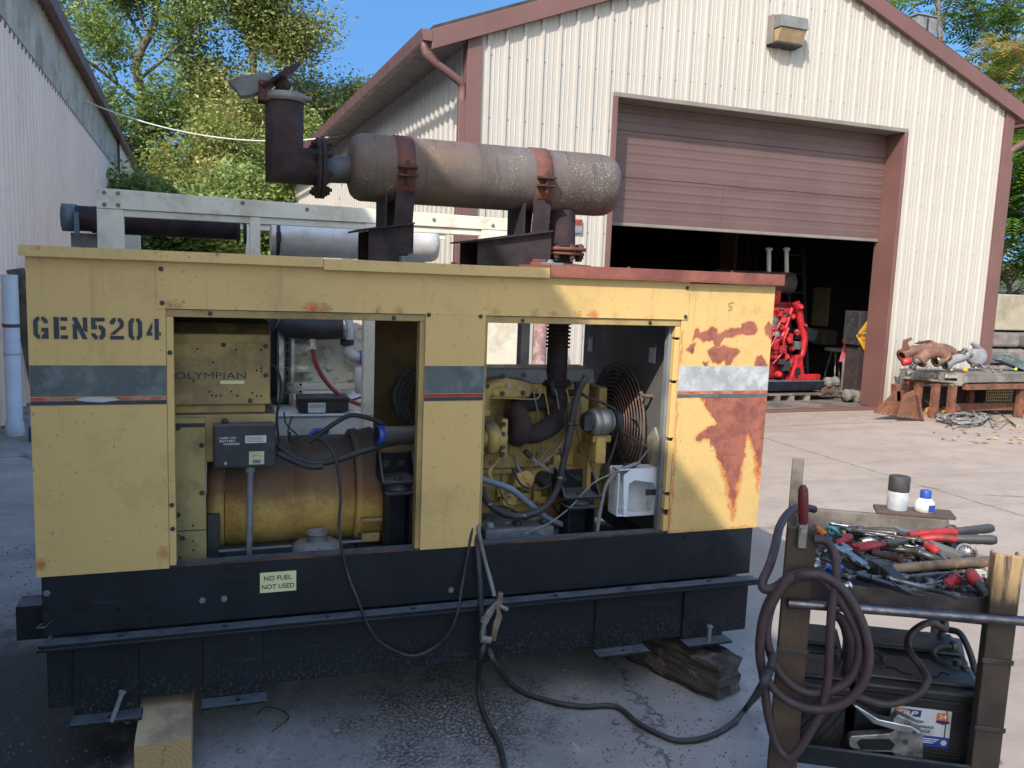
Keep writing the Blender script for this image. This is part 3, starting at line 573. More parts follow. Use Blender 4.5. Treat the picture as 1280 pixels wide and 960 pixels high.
# ------------------------------------------------------------------ the yellow generator set
def wear_paint(name, paint, paint2, sun=None):
    t = NT(name); w = t.attr()
    col = t.mix(t.ramp(t.noise(1.3, 5), .3, .7), paint, paint2)
    col = t.mix(t.math('MULTIPLY', t.ramp(t.noise(5, 9, .72), .50, .66), .38), col, tuple(x*.62 for x in paint[:3])+(1,))           # grime blotches
    col = t.mix(t.math('MULTIPLY', t.ramp(t.noise(1, 7, .7, t.mapping((22, 22, 1.6))), .54, .72), .35), col, tuple(x*.55 for x in paint[:3])+(1,))   # run-down streaks
    col = t.mix(t.math('MULTIPLY', t.ramp(t.noise(75, 3), .66, .72), .6), col, (.12, .07, .03, 1))
    e = t.math('ADD', w, t.math('MULTIPLY', t.math('SUBTRACT', t.noise(34, 8, .75), .5), .55))
    halo = t.ramp(e, .14, .50); col = t.mix(halo, col, t.mix(t.ramp(e, .25, .48), (.36, .17, .07, 1), t.mix(t.ramp(t.noise(30), .35, .65), (.62, .20, .035, 1), (.46, .135, .04, 1))))
    sol = t.math('MAXIMUM', t.ramp(e, .46, .62), t.math('MULTIPLY', t.ramp(t.noise(85, 4, .7), .60, .64), t.ramp(w, .06, .22))); rc = t.mix(t.ramp(t.noise(14, 8, .75), .38, .62), (.30, .10, .062, 1), (.17, .052, .042, 1)); rc = t.mix(t.math('MULTIPLY', t.ramp(t.noise(130, 3), .55, .7), .5), rc, (.36, .15, .11, 1))
    col = t.mix(sol, col, rc)
    t.bump(t.math('ADD', t.math('MULTIPLY', t.noise(3.5, 4), .7), t.math('MULTIPLY', t.math('MULTIPLY', t.noise(140, 4), sol), .15)), .25, .012)
    return t.out(col, t.mix(sol, (.48, .48, .48, 1), (.85, .85, .85, 1)), 0)
m_yel = wear_paint('faded yellow generator paint', (.59, .395, .145, 1), (.55, .365, .135, 1))
m_lip = wear_paint('chalky yellow roof edge', (.62, .42, .16, 1), (.54, .36, .14, 1))
m_rusttop = rusty('rusted roof edge', lin(128, 74, 66), lin(104, 58, 50), lin(150, 92, 70), .5, .8)
m_stripe = M('scuffed grey green stripe', (.055, .075, .075, 1), (.085, .105, .105, 1), 9, .5, 0, .08, 60, (.20, .23, .235, 1), 11, .45)
m_stripe_pale = M('sun bleached silver stripe', (.40, .41, .41, 1), (.27, .285, .285, 1), 12, .5, 0, .08, 60, (.52, .52, .51, 1), 20, .6)
m_redline = M('faded red stripe line', (.45, .065, .04, 1), (.30, .06, .045, 1), 40, .55, 0, 0, 60, (.4, .36, .3, 1), 30, .5)
def poly_px(pts, ox, oy, k): return [tuple(PY(ox+x/k, oy+y/k, 0)[[0, 2]]) for x, y in pts]
def sdist(px_, poly):
    P = np.array(poly); A = P; Bq = np.roll(P, -1, 0); d = Bq-A; ap = px_-A
    t = np.clip((ap*d).sum(1)/((d*d).sum(1)+1e-12), 0, 1); D = np.sqrt(((ap-d*t[:, None])**2).sum(1)).min()
    x, y = px_; c = ((A[:, 1] > y) != (Bq[:, 1] > y)) & (x < (Bq[:, 0]-A[:, 0])*(y-A[:, 1])/(Bq[:, 1]-A[:, 1]+1e-12)+A[:, 0])
    return D if c.sum() % 2 else -D
def wear_fn(solid, halo=(), soft=.03, x0=0, x1=1, z0=0, z1=1, sfs=None):
    def f(a, b):
        q = np.array([x0+(x1-x0)*a, z0+(z1-z0)*b]); w = 0.
        if sfs: q = q+np.array([mnoise.noise(Vector((q[0]*k_, q[1]*k_, s_)))*m_ for s_ in (1.5, 8.5) for k_, m_ in ((38, .009),)])+np.array([mnoise.noise(Vector((q[0]*110, q[1]*110, s_)))*.005 for s_ in (3.5, 6.5)])
        for i_, p in enumerate(solid): w = max(w, .56+sdist(q, p)/(sfs[i_] if sfs else soft)*.5)
        for p, h, s_ in halo: w = max(w, min(h, h*(.5+sdist(q, p)/s_)))
        return min(1., max(0.0, w))
    return f
gen = thing('generator_set', 'faded yellow generator set on a black skid with a rusty muffler on its roof', 'generator', (1.32, .47, 0))
def panel(name, x0, x1, z0, z1, y, mat, solid=(), halo=(), parent=gen, cell=.012, thick=.018, dent=.0015, soft=.03, seedz=0., sfs=None):
    mb = MB(); n1, n2 = max(2, int((x1-x0)/cell)), max(2, int((z1-z0)/cell))
    fn = lambda a, b: np.array([0, dent*mnoise.noise(Vector(((x0+(x1-x0)*a)*5, (z0+(z1-z0)*b)*5, 7+seedz)))*min(1, 12*min(a, b, 1-a, 1-b)), 0])
    mb.grid((x0, y, z0), (x1-x0, 0, 0), (0, 0, z1-z0), n1, n2, fn, wear_fn(solid, halo, soft, x0, x1, z0, z1, sfs) if (solid or halo) else None)
    # folded edges
    for a, b in (((x0, z0), (x1, z0)), ((x1, z0), (x1, z1)), ((x1, z1), (x0, z1)), ((x0, z1), (x0, z0))):
        mb.add([(a[0], y, a[1]), (a[0], y+thick, a[1]), (b[0], y+thick, b[1]), (b[0], y, b[1])], [(0, 1, 2, 3)])
    mb.add([(x0, y+thick, z0), (x0, y+thick, z1), (x1, y+thick, z1), (x1, y+thick, z0)], [(0, 1, 2, 3)])
    return link_mesh(name, mb, mat, parent)
def circ(x, z, r): return [(x+r*math.cos(a*.785), z+r*math.sin(a*.785)) for a in range(8)]
# front sheet panels
lp = panel('side_panel', .0, .387, .648, 1.648, 0, m_yel, [circ(.012, .69, .003)], [(circ(.375, .70, .03), .42, .05), (circ(.38, .78, .02), .25, .05), (circ(.06, .9, .01), .2, .04), (circ(.25, .95, .008), .3, .02), (circ(.30, .945, .008), .3, .02)])
hdz = [(circ(x, 1.507, r), h, .035) for x, r, h in ((.40, .018, .5), (.43, .02, .42), (.60, .012, .35), (.84, .03, .52), (.88, .022, .5), (1.06, .02, .42), (1.13, .025, .4), (1.48, .02, .4), (1.63, .025, .35), (1.70, .02, .4), (1.86, .025, .5), (1.80, .02, .4), (1.95, .02, .35), (2.1, .02, .3), (.72, .02, .3))]
hdr = panel('header_panel', .362, 2.259, 1.500, 1.662, -.004, m_yel, [], hdz, thick=.022, seedz=3)
S1 = poly_px([(515, 580), (530, 490), (555, 490), (570, 520), (620, 500), (650, 465), (690, 490), (690, 530), (740, 520), (820, 470), (880, 495), (890, 450), (960, 435), (998, 480), (980, 520), (930, 530), (885, 515), (840, 540), (760, 545), (740, 560), (715, 615), (680, 615), (665, 570), (600, 585), (570, 550), (540, 560)], 780, 330, 6)
S2 = poly_px([(630, 650), (670, 610), (700, 625), (770, 610), (870, 655), (830, 690), (795, 760), (770, 760), (760, 715), (690, 750), (660, 725), (640, 690)], 780, 330, 6)
S3 = poly_px([(470, 640), (500, 610), (540, 600), (525, 630), (520, 660), (490, 660)], 780, 330, 6)
S4 = poly_px([(1060, 500), (1080, 440), (1120, 460), (1110, 580)], 780, 330, 6)
S5 = poly_px([(975, 750), (990, 710), (1030, 685), (1070, 750), (1075, 775), (975, 775)], 780, 330, 6)
S6 = poly_px([(600, 735), (630, 735), (635, 768), (600, 768)], 780, 330, 6)
S7 = poly_px([(385, 60), (420, 130), (465, 190), (355, 268), (370, 285), (425, 268), (455, 340), (470, 380), (500, 415), (540, 462), (580, 440), (600, 350), (615, 235), (640, 290), (668, 365), (700, 330), (712, 60)], 780, 480, 4)
H1 = poly_px([(440, 290), (470, 390), (500, 480), (530, 640), (545, 690), (565, 600), (590, 450), (610, 300), (600, 240)], 780, 480, 4)
H2 = poly_px([(608, 240), (640, 340), (660, 480), (668, 560), (682, 480), (715, 330), (715, 150)], 780, 480, 4)
rp = panel('side_panel', 2.234, 2.648, .648, 1.640, 0, m_yel, [S1, S2, S3, S4, S5, S6, S7], [(H1, .64, .042), (H2, .62, .036), (S1, .30, .07), (S2, .30, .07), (S7, .34, .10), ([(2.235, .65), (2.243, .65), (2.243, 1.46), (2.235, 1.46)], .6, .012), ([(2.24, .648), (2.64, .648), (2.64, .656), (2.24, .656)], .5, .012)], cell=.0045, soft=.02, seedz=5, sfs=[.007]*6+[.010])
mp = panel('centre_post', 1.226, 1.443, .652, 1.513, -.003, m_yel, [], [(circ(1.23, .66, .01), .3, .03), (circ(1.33, .665, .01), .22, .05)], seedz=8)
mb = MB(); mb.box(1.208, 1.2255, .006, .05, .655, 1.50); mb.box(1.4435, 1.455, .006, .05, .655, 1.50); link_mesh('post_flange', mb, m_yel2, mp)
# folded lips round the two openings
mb = MB(); mb.box(.3875, .409, .004, .05, .655, 1.49); link_mesh('opening_lip', mb, m_yel, gen, .002)
mb = MB(); mb.box(.387, 2.232, .003, .05, 1.474, 1.4985); link_mesh('header_lip', mb, m_yel2, gen, .002)
mb = MB()
for z0, z1 in ((.657, .72), (.745, .80), (.815, 1.02), (1.035, 1.25), (1.262, 1.42), (1.43, 1.473)): mb.box(2.212, 2.2338, .004, .03, z0, z1)
link_mesh('hinge_lip', mb, m_yel, gen, .002)
mb = MB(); mb.box(2.2, 2.2335, .031, .06, .655, 1.473); link_mesh('inner_angle', mb, m_grey, gen)
# roof sheets with turned down edges
for nm, x0, x1, z0, z1, mt in (('roof_sheet', -.012, .872, 1.6485, 1.680, m_lip), ('roof_sheet', .874, 1.670, 1.640, 1.676, m_lip), ('roof_sheet', 1.672, 2.668, 1.645, 1.688, m_rusttop)):
    mb = MB(); nn = 30; hz = [(circ(x0+(x1-x0)*rng.random(), z1-.004, .012), rng.uniform(.25, .5), .05) for _ in range(9)]
    if mt is m_lip: mb.grid((x0, -.03, z0), (x1-x0, 0, 0), (0, 0, z1-z0), 70, 5, lambda a, b: np.array([0, 0, .004*mnoise.noise(Vector((a*4+x0, 2, 2)))]), wear_fn([], hz, .03, x0, x1, z0, z1)); mb.box(x0, x1, -.0295, .97, z1-.012, z1-.001)
    else: mb.box(x0, x1, -.03, .97, z0+.006, z1)
    mb.box(x0, x1, -.0293, -.026, z0, z1-.002); mb.box(x0, x1, .968, .972, z0, z1-.01)
    link_mesh(nm, mb, mt, gen)
# far side of the housing
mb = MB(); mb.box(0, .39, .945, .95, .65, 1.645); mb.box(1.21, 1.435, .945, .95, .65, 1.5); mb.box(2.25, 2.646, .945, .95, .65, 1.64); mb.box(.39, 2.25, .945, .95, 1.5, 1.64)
m_inyel = M('dull inside of the yellow sheet', (.17, .11, .045, 1), (.12, .08, .035, 1), 3, .7, 0, .05, 40, (.06, .04, .02, 1), 4, .5)  # sheet yellow darkened to brown; the shade inside is put into the colour
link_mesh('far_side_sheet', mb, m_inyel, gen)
mb = MB(); mb.box(.0, .004, .019, .945, .65, 1.645); mb.box(2.642, 2.646, .019, .945, .65, 1.64); link_mesh('end_sheet', mb, m_yel2, gen)
mb = MB(); mb.box(.005, 2.64, .02, .945, 1.636, 1.6395); link_mesh('roof_lining', mb, m_dark, gen)
# bolts on the sheets
for x, z, y in ((.376, 1.624, -.005), (.378, 1.518, -.005), (2.247, 1.622, -.005), (2.247, 1.512, -.005), (1.236, 1.498, -.004), (1.424, 1.496, -.004), (.52, 1.487, .003), (1.115, 1.484, .003), (1.585, 1.484, .003), (2.10, 1.485, .003), (.398, 1.36, .004), (.399, .78, .004), (.397, .86, .004)):
    mb = MB(); mb.hexnut((x, y, z), (0, -1, 0), .0055, .005); link_mesh('bolt', mb, m_bolt, gen)
for x, y in ((2.0, -.005), (2.45, -.005)):
    mb = MB(); mb.hexnut((x, .01, 1.688), (0, 0, 1), .006, .006); link_mesh('bolt', mb, m_rust, gen)
# stripe decals
for x0, x1, z0, mt, rl, yy in ((.001, .3865, 1.222, m_stripe, m_redline, -.001), (1.2265, 1.4425, 1.222, m_stripe, m_red, -.0045), (2.2355, 2.6475, 1.222, m_stripe_pale, m_redline, -.001)):
    mb = MB(); mb.box(x0, x1, yy-.0006, yy+.003, z0, 1.319); st = link_mesh('stripe', mb, mt, gen)
    mb = MB(); mb.box(x0, x1, yy-.0006, yy+.003, 1.209, 1.2195); link_mesh('stripe_line', mb, rl, st)
    mb = MB(); mb.box(x0, x1, yy-.0006, yy+.003, 1.195, 1.2075); link_mesh('stripe_line', mb, m_ink if mt is not m_stripe_pale else m_stripe, st)
mb = MB(); mb.prism([(.12, 1.214), (.15, 1.206), (.20, 1.203), (.25, 1.210), (.235, 1.218), (.16, 1.221)], (0, -.0027, 0), (1, 0, 0), (0, 0, 1), (0, -.0008, 0)); link_mesh('peeled_patch', mb, m_stripe_pale, gen)
# stencilled number, drawn as separate stencil strokes
def stencil(ch):
    r = []; T = .2
    def bow(sx, sy, w, h, a0, a1, th=T):
        n = 10; o = []
        for i in range(n+1): a = a0+(a1-a0)*i/n; o.append((sx+w*math.cos(a), sy+h*math.sin(a)))
        for i in range(n, -1, -1): a = a0+(a1-a0)*i/n; o.append((sx+(w-th)*math.cos(a), sy+(h-th)*math.sin(a)))
        return o
    def rc(x0, y0, x1, y1): return [(x0, y0), (x1, y0), (x1, y1), (x0, y1)]
    pi = math.pi
    def slot(x0, y0, x1, y1, c=.16, left=True):   # side stroke of a rounded letter
        return [(x1, y0), (x1, y1), (x0+c*1.4, y1), (x0, y1-c*1.6), (x0, y0+c*1.6), (x0+c*1.4, y0)] if left else [(x0, y0), (x0, y1), (x1-c*1.4, y1), (x1, y1-c*1.6), (x1, y0+c*1.6), (x1-c*1.4, y0)]
    if ch == 'G': r = [[(.28, 0), (.28, .16), (.2, .24), (.2, .76), (.28, .84), (.28, 1), (.16, 1), (0, .82), (0, .18), (.16, 0)], [(.35, 1), (.35, .84), (.45, .8), (.45, .7), (.64, .7), (.64, .84), (.5, 1)], [(.35, .5), (.66, .5), (.66, 0), (.52, 0), (.52, .06), (.46, 0), (.35, 0), (.35, .15), (.46, .22), (.46, .33), (.35, .33)]]
    if ch == 'E': r = [rc(0, 0, .24, 1), rc(.30, .83, .62, 1), rc(.30, .42, .55, .58), rc(.30, 0, .62, .17)]
    if ch == 'N': r = [[(0, 0), (.2, 0), (.2, .6), (0, .72)], [(.0, 1), (.2, 1), (.66, 0), (.44, 0), (0, .9)], [(.46, .42), (.66, .30), (.66, 1), (.46, 1)]]
    if ch == '5': r = [[(0, 1), (.62, 1), (.62, .83), (.2, .83), (.2, .66), (.26, .66), (.26, .46), (.0, .46)], [(.33, .66), (.5, .64), (.64, .5), (.64, .16), (.5, 0), (.36, 0), (.36, .16), (.44, .22), (.44, .42), (.33, .48)], [(.29, 0), (.14, 0), (0, .18), (0, .28), (.2, .28), (.2, .2), (.29, .16)]]
    if ch == '2': r = [[(.28, 1), (.14, 1), (0, .84), (0, .7), (.2, .7), (.2, .8), (.28, .84)], [(.36, 1), (.5, 1), (.64, .84), (.64, .6), (.2, .22), (0, .22), (0, .24), (.44, .62), (.44, .8), (.36, .84)], rc(0, 0, .64, .17)]
    if ch == '0': r = [[(.27, 0), (.27, .15), (.2, .22), (.2, .78), (.27, .85), (.27, 1), (.14, 1), (0, .84), (0, .16), (.14, 0)], [(.37, 0), (.5, 0), (.64, .16), (.64, .84), (.5, 1), (.37, 1), (.37, .85), (.44, .78), (.44, .22), (.37, .15)]]
    if ch == '4': r = [[(0, .2), (.28, .2), (.28, .36), (.2, .36), (.28, .56), (.28, .84), (.0, .34)], rc(.38, 0, .58, 1), rc(.6, .2, .68, .36)]
    return r
mb = MB(); xs = [.0155, .0705, .1225, .174, .2265, .279, .331]
for ch, x in zip('GEN5204', xs):
    for p in stencil(ch): mb.prism([(x+a*.062, 1.4005+b*.067) for a, b in p], (0, -.0016, 0), (1, 0, 0), (0, 0, 1), (0, -.0006, 0))
link_mesh('lettering', mb, m_ink, lp)
mb = MB(); mb.tube([PY(x, y, -.003) for x, y in ((917.5, 378.5), (912.5, 378.7), (911, 383), (914, 383), (915, 386), (910, 388))], .0008, 4, 3); link_mesh('pencil_mark', mb, m_bolt, rp)

def skid_mat():
    t = NT('black skid paint, scuffed and mud splashed'); z = t.xyz()[2]
    col = t.mix(t.ramp(t.noise(5, 6), .3, .7), (.004, .0065, .011, 1), (.008, .011, .017, 1))
    col = t.mix(t.math('MULTIPLY', t.ramp(t.noise(1, 7, .75, t.mapping((3, 3, 30), rot=(0, .1, 0))), .60, .68), .55), col, (.045, .047, .05, 1))
    sp = t.math('MULTIPLY', t.ramp(t.noise(95, 4, .75), .55, .62), t.ramp(t.math('ADD', z, t.math('MULTIPLY', t.noise(5, 6), .25)), .30, .52, 1, 0)); col = t.mix(t.math('MULTIPLY', sp, .6), col, (.10, .095, .09, 1))
    col = t.mix(t.math('MULTIPLY', t.ramp(t.noise(13, 9, .8), .64, .69), .8), col, (.10, .05, .03, 1))
    up = t.math('MULTIPLY', t.ramp(t.normal()[2], .3, .95), t.ramp(t.noise(14), .25, .6, .4, 1)); col = t.mix(up, col, (.10, .11, .125, 1))
    t.bump(t.noise(60, 6), .2, .003); t.b.inputs['Specular IOR Level'].default_value = .3; return t.out(col, t.ramp(t.noise(8), .3, .7, .42, .65))
m_skid = skid_mat()
# skid: upper channel with a flange, lower base box, feet, holes
mb = MB(); mb.box(.012, 2.632, .004, .012, .45, .655); mb.box(.012, 2.632, .012, .06, .643, .655); mb.box(.012, 2.632, .888, .94, .643, .655); mb.box(.012, 2.632, .93, .94, .45, .655); mb.box(.012, .02, .012, .93, .45, .655); mb.box(2.624, 2.632, .012, .93, .45, .655)
skid = link_mesh('skid_rail', mb, m_skid, gen, .002)
mb = MB(); mb.box(.006, 2.638, -.052, .0, .431, .444); mb.box(.0, 2.642, -.05, -.0, .418, .4295); link_mesh('rail_flange', mb, m_skid, gen, .003)
mb = MB(); mb.box(.022, 2.622, -.012, .93, .212, .418); base = link_mesh('base_box', mb, m_skid, gen, .004)
mb = MB(); mb.box(.012, 2.632, .003, .006, .650, .6565); link_mesh('rail_edge', mb, m_rust, gen)
for x0, x1, zf in ((.098, .29, .172), (.489, .684, .178), (1.925, 2.128, .192), (2.315, 2.505, .192)):
    mb = MB(); mb.box(x0, x1, -.022, -.0125, zf+.012, .416); mb.box(x0-.006, x1+.012, -.08, -.0125, zf, zf+.0115); link_mesh('foot_bracket', mb, m_skid, gen, .003)
    mb = MB(); mb.lathe((x0+.11, -.055, zf+.0118), (0, 0, 1), [(0, .009), (.0005, .009)], 12); link_mesh('hole', mb, m_hole, gen)
for a, b in (((.213, -.075, .176), (.243, -.05, .258)), ((2.415, -.065, .19), (2.417, -.062, .262))):
    mb = MB(); mb.cyl(a, b, .008, n=10); mb.lathe(b, V3(b)-V3(a), [(0, .013), (.008, .013)], 6, smooth=False); link_mesh('bolt', mb, m_grey, gen)
for x, z, r, m_ in ((.125, .542, .026, m_hole), (.026, .541, .008, m_hole), (.230, .519, .0085, m_hole), (.229, .470, .0085, m_hole), (.328, .515, .0085, m_hole), (.327, .471, .0085, m_hole), (1.254, .590, .007, m_hole), (1.35, .595, .005, m_hole), (1.254, .491, .007, m_hole), (2.255, .546, .0065, m_hole), (2.259, .489, .0065, m_hole), (2.347, .540, .007, m_hole), (2.351, .482, .007, m_hole), (2.445, .558, .023, m_hole), (2.31, .625, .009, m_hole), (2.445, .628, .006, m_hole), (.11, .59, .004, m_hole)):
    mb = MB(); mb.lathe((x, .0038, z), (0, -1, 0), [(0, r), (.0006, r)], 18, smooth=False); link_mesh('hole', mb, m_, gen)
for x, z in ((.026, .593), (.488, .527), (.557, .527), (1.347, .489)):
    mb = MB(); mb.hexnut((x, .004, z), (0, -1, 0), .0075, .007); link_mesh('bolt', mb, m_grey, gen)
for x in (.24, .56, 1.75, 2.06, 2.42, .9, 1.2):
    mb = MB(); mb.hexnut((x, -.028, .444), (0, 0, 1), .008, .006); link_mesh('bolt', mb, m_black, gen)
mb = MB(); tx0, tx1, ty0, ty1, tz0, tz1 = -.085, .006, .11, .21, .40, .515
for b_ in ((tx0, tx1, ty0, ty0+.006, tz0, tz1), (tx0, tx1, ty1-.006, ty1, tz0, tz1), (tx0, tx1, ty0+.006, ty1-.006, tz0, tz0+.006), (tx0, tx1, ty0+.006, ty1-.006, tz1-.006, tz1)): mb.box(*b_)
link_mesh('end_bracket', mb, m_black, gen)
mb = MB(); mb.tube([(.012, .002, .494), (.0, -.02, .492), (.022, -.024, .493), (.036, .003, .500)], .0025, 6, 5); link_mesh('wire_loop', mb, m_steel, gen)
# NO FUEL sign on the rail
m_lime = M('pale yellow sticker', (.66, .64, .33, 1), (.58, .57, .30, 1), 6, .5, 0, .03)
mb = MB(); mb.box(.673, .793, .0015, .0035, .537, .608); sg_ = link_mesh('fuel_sticker', mb, m_lime, gen)
lettering('NO FUEL', m_ink, sg_, (.686, .0012, .579), (1, 0, 0), (0, 0, 1), .0165, width=.092, bold=.012)
lettering('NOT USED', m_ink, sg_, (.679, .0012, .549), (1, 0, 0), (0, 0, 1), .0165, width=.108, bold=.012)

# ---- inside the left opening: control box, terminal box, charger, alternator
mb = MB(); mb.prism([(.20, 1.158), (.74, 1.158), (.74, 1.44), (.26, 1.44), (.20, 1.405)], (.30, 0, 0), (0, 1, 0), (0, 0, 1), (.416, 0, 0)); cbx = link_mesh('control_box', mb, m_yel2, gen, .004)
mb = MB(); mb.box(.30, .712, .197, .199, 1.162, 1.375); link_mesh('box_cover', mb, m_yel2, cbx, .0008)
lettering('OLYMPIAN', m_ink, cbx, (.402, .1965, 1.250), (1, 0, 0), (0, 0, 1), .0235, width=.232, bold=0.)
mb = MB(); mb.box(.548, .628, .1958, .1969, 1.232, 1.244); link_mesh('small_plate', mb, m_lime, cbx)
for x, z in ((.475, 1.354), (.60, 1.352), (.685, 1.352), (.525, 1.307), (.67, 1.28), (.685, 1.287), (.685, 1.276), (.462, 1.243), (.513, 1.205), (.52, 1.192), (.535, 1.19), (.55, 1.191), (.585, 1.205), (.605, 1.19), (.67, 1.188), (.685, 1.188), (.655, 1.2)):
    mb = MB(); mb.lathe((x, .1968, z), (0, -1, 0), [(0, .0035), (.0008, .0035)], 8, smooth=False); link_mesh('hole', mb, m_hole, cbx)
for x, z in ((.70, 1.365), (.70, 1.262), (.648, 1.172), (.56, 1.368)):
    mb = MB(); mb.hexnut((x, .197, z), (0, -1, 0), .006, .005); link_mesh('bolt', mb, m_bolt, cbx)
mb = MB(); mb.box(.30, .735, .20, .70, .955, 1.125); mb.box(.30, .70, .22, .70, 1.125, 1.157); tb = link_mesh('terminal_box', mb, m_yel2, gen, .006)
mb = MB(); mb.box(.34, .499, .182, .199, .60, 1.118); link_mesh('terminal_cover', mb, M('olive yellow sheet', (.40, .30, .11, 1), (.32, .25, .10, 1), 4, .6, 0, .06, 40, (.10, .07, .04, 1), 5, .5), gen, .003)
for bb in ((.342, .497, .178, .1815, 1.085, 1.098), (.342, .497, .18, .1815, .716, .719)): mb = MB(); mb.box(*bb); link_mesh('cover_seam', mb, m_dark, gen)
for x, z in ((.41, 1.083), (.486, 1.02), (.486, .85), (.407, .775), (.42, .69)):
    mb = MB(); mb.hexnut((x, .181, z), (0, -1, 0), .0065, .006); link_mesh('bolt', mb, m_bolt, gen)
for x, z in ((.455, .735), (.41, .70), (.455, .678), (.455, .645), (.412, .62)):
    mb = MB(); mb.lathe((x, .1815, z), (0, -1, 0), [(0, .0035), (.0008, .0035)], 8, smooth=False); link_mesh('hole', mb, m_hole, gen)
# battery charger
mb = MB(); mb.box(.524, .731, .13, .18, .946, 1.100); ch = link_mesh('battery_charger', mb, M('dusty dark blue grey box', (.012, .015, .022, 1), (.02, .023, .03, 1), 8, .55, 0, .1, 90, (.07, .06, .05, 1), 6, .3, dust=(.13, .12, .11, 1)), gen, .006)
mb = MB(); mb.box(.6415, .692, .1275, .1295, .958, 1.004); link_mesh('meter', mb, M('yellowed meter face', (.52, .49, .30, 1), (.42, .38, .22, 1), 20, .5, 0, 0), ch)
mb = MB(); mb.box(.654, .68, .1265, .1274, .962, .974); mb.tube([(.652, .1268, .985), (.666, .1268, .992), (.682, .1268, .986)], .0008, 4, 3); link_mesh('meter_scale', mb, m_stripe, ch)
mb = MB(); mb.box(.629, .699, .1278, .1295, 1.034, 1.060); link_mesh('label', mb, m_paper, ch)
for i in range(4): 
    mb = MB(); mb.box(.634, .692-.01*(i % 2), .1272, .1277, 1.039+.005*i, 1.0407+.005*i); link_mesh('label_print', mb, m_stripe, ch)
lettering('AMP-12V', m_inkw, ch, (.545, .1292, 1.050), (1, 0, 0), (0, 0, 1), .0068, width=.055, bold=.02)
lettering('BATTERY', m_inkw, ch, (.545, .1292, 1.0395), (1, 0, 0), (0, 0, 1), .0068, width=.052, bold=.02)
lettering('CHARGER', m_inkw, ch, (.557, .1292, 1.029), (1, 0, 0), (0, 0, 1), .0068, width=.055, bold=.02)
for x, z, mt in ((.564, .965, m_chrome), (.533, 1.005, m_bolt), (.715, 1.005, m_bolt), (.537, 1.052, m_rust)):
    mb = MB(); mb.lathe((x, .1296, z), (0, -1, 0), [(0, .0065), (.004, .006)], 10); link_mesh('bolt', mb, mt, ch)
mb = MB(); mb.ball((.563, .16, 1.107), .012, 10, 6, (1, .7, .8)); link_mesh('knob', mb, m_dark, ch)
mb = MB(); mb.cyl((.641, .155, .60), (.646, .155, .93), .0115, n=12); mb.lathe((.646, .155, .925), (0, 0, 1), [(0, .018), (.02, .018)], 8); link_mesh('conduit', mb, m_grey, gen)
# main alternator drum: yellow, scorched and dusty on top
def drum_mat():
    t = NT('scorched yellow drum'); z = t.xyz()[2]
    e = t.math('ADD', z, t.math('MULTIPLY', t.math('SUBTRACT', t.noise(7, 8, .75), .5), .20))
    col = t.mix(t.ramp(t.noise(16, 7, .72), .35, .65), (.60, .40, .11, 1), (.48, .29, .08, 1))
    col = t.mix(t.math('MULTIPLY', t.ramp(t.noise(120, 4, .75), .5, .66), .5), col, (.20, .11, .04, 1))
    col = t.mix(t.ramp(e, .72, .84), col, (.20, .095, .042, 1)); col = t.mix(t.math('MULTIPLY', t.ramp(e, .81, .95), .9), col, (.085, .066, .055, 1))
    t.bump(t.noise(60, 6), .3, .004); return t.out(col, .7)
m_drum = drum_mat()
AX = (.47, .775)
def xl(mb, prof, n=40, c=AX): return mb.lathe((0, c[0], c[1]), (1, 0, 0), prof, n)
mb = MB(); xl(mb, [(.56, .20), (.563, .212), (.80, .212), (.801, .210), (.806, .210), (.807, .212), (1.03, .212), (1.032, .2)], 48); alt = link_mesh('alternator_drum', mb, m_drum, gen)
mb = MB(); xl(mb, [(.50, .18), (.50, .205), (.535, .216), (.558, .216), (.5585, .18)]); link_mesh('end_frame', mb, m_drum, alt)
mb = MB(); xl(mb, [(1.033, .19), (1.034, .232), (1.06, .236), (1.065, .228), (1.12, .240), (1.135, .232), (1.136, .19)]); link_mesh('fan_housing', mb, m_drum, alt)
for a in (-2.5, -2.0, -1.5, -1.0, -.6): mb = MB(); mb.hexnut((1.06, AX[0]+.229*math.cos(a)*1., AX[1]+.229*math.sin(a)), (-1, 0, 0), .009, .012); link_mesh('bolt', mb, m_bolt, alt)
for bb in ((1.05, 1.12, .22, .235, .62, .655), (1.045, 1.13, .215, .232, .70, .715)): mb = MB(); mb.box(*bb); link_mesh('housing_lug', mb, m_yel2, alt, .003)
mb = MB(); xl(mb, [(1.137, .2), (1.138, .235), (1.30, .24), (1.42, .22), (1.421, .15)]); link_mesh('flywheel_housing', mb, m_yel2, gen)
mb = MB(); mb.box(.51, .56, .25, .30, .50, .60); mb.box(.52, 1.05, .24, .27, .615, .625); mb.box(.5, .545, .215, .235, .60, .76); link_mesh('drum_feet', mb, m_dark, gen, .003)
mb = MB(); mb.box(.42, 2.2, .10, .88, .47, .50); link_mesh('floor_plate', mb, m_dark, gen)
mb = MB(); mb.cyl((.54, .20, .628), (1.05, .20, .632), .006, n=8); link_mesh('tie_rod', mb, m_grey, gen)
# grey filler canister standing on the rail
mb = MB(); c_ = PY(396, 690, .16); mb.lathe((c_[0], .16, .58), (0, 0, 1), [(0, .088), (.062, .088), (.07, .08), (.078, .045), (.08, .034)], 32); can = link_mesh('filler_canister', mb, m_grey, gen)
mb = MB(); mb.lathe((c_[0], .16, .655), (0, 0, 1), [(0, .036), (.03, .036), (.032, .040), (.038, .040), (.038, .034), (.005, .033), (.005, 0)], 28, False); link_mesh('filler_neck', mb, m_grey, can)
for i in range(8):
    mb = MB(); a = i*.785; mb.hexnut((c_[0]+.075*math.cos(a), .16+.075*math.sin(a), .651), (0, 0, 1), .005, .004); link_mesh('bolt', mb, m_grey, can)
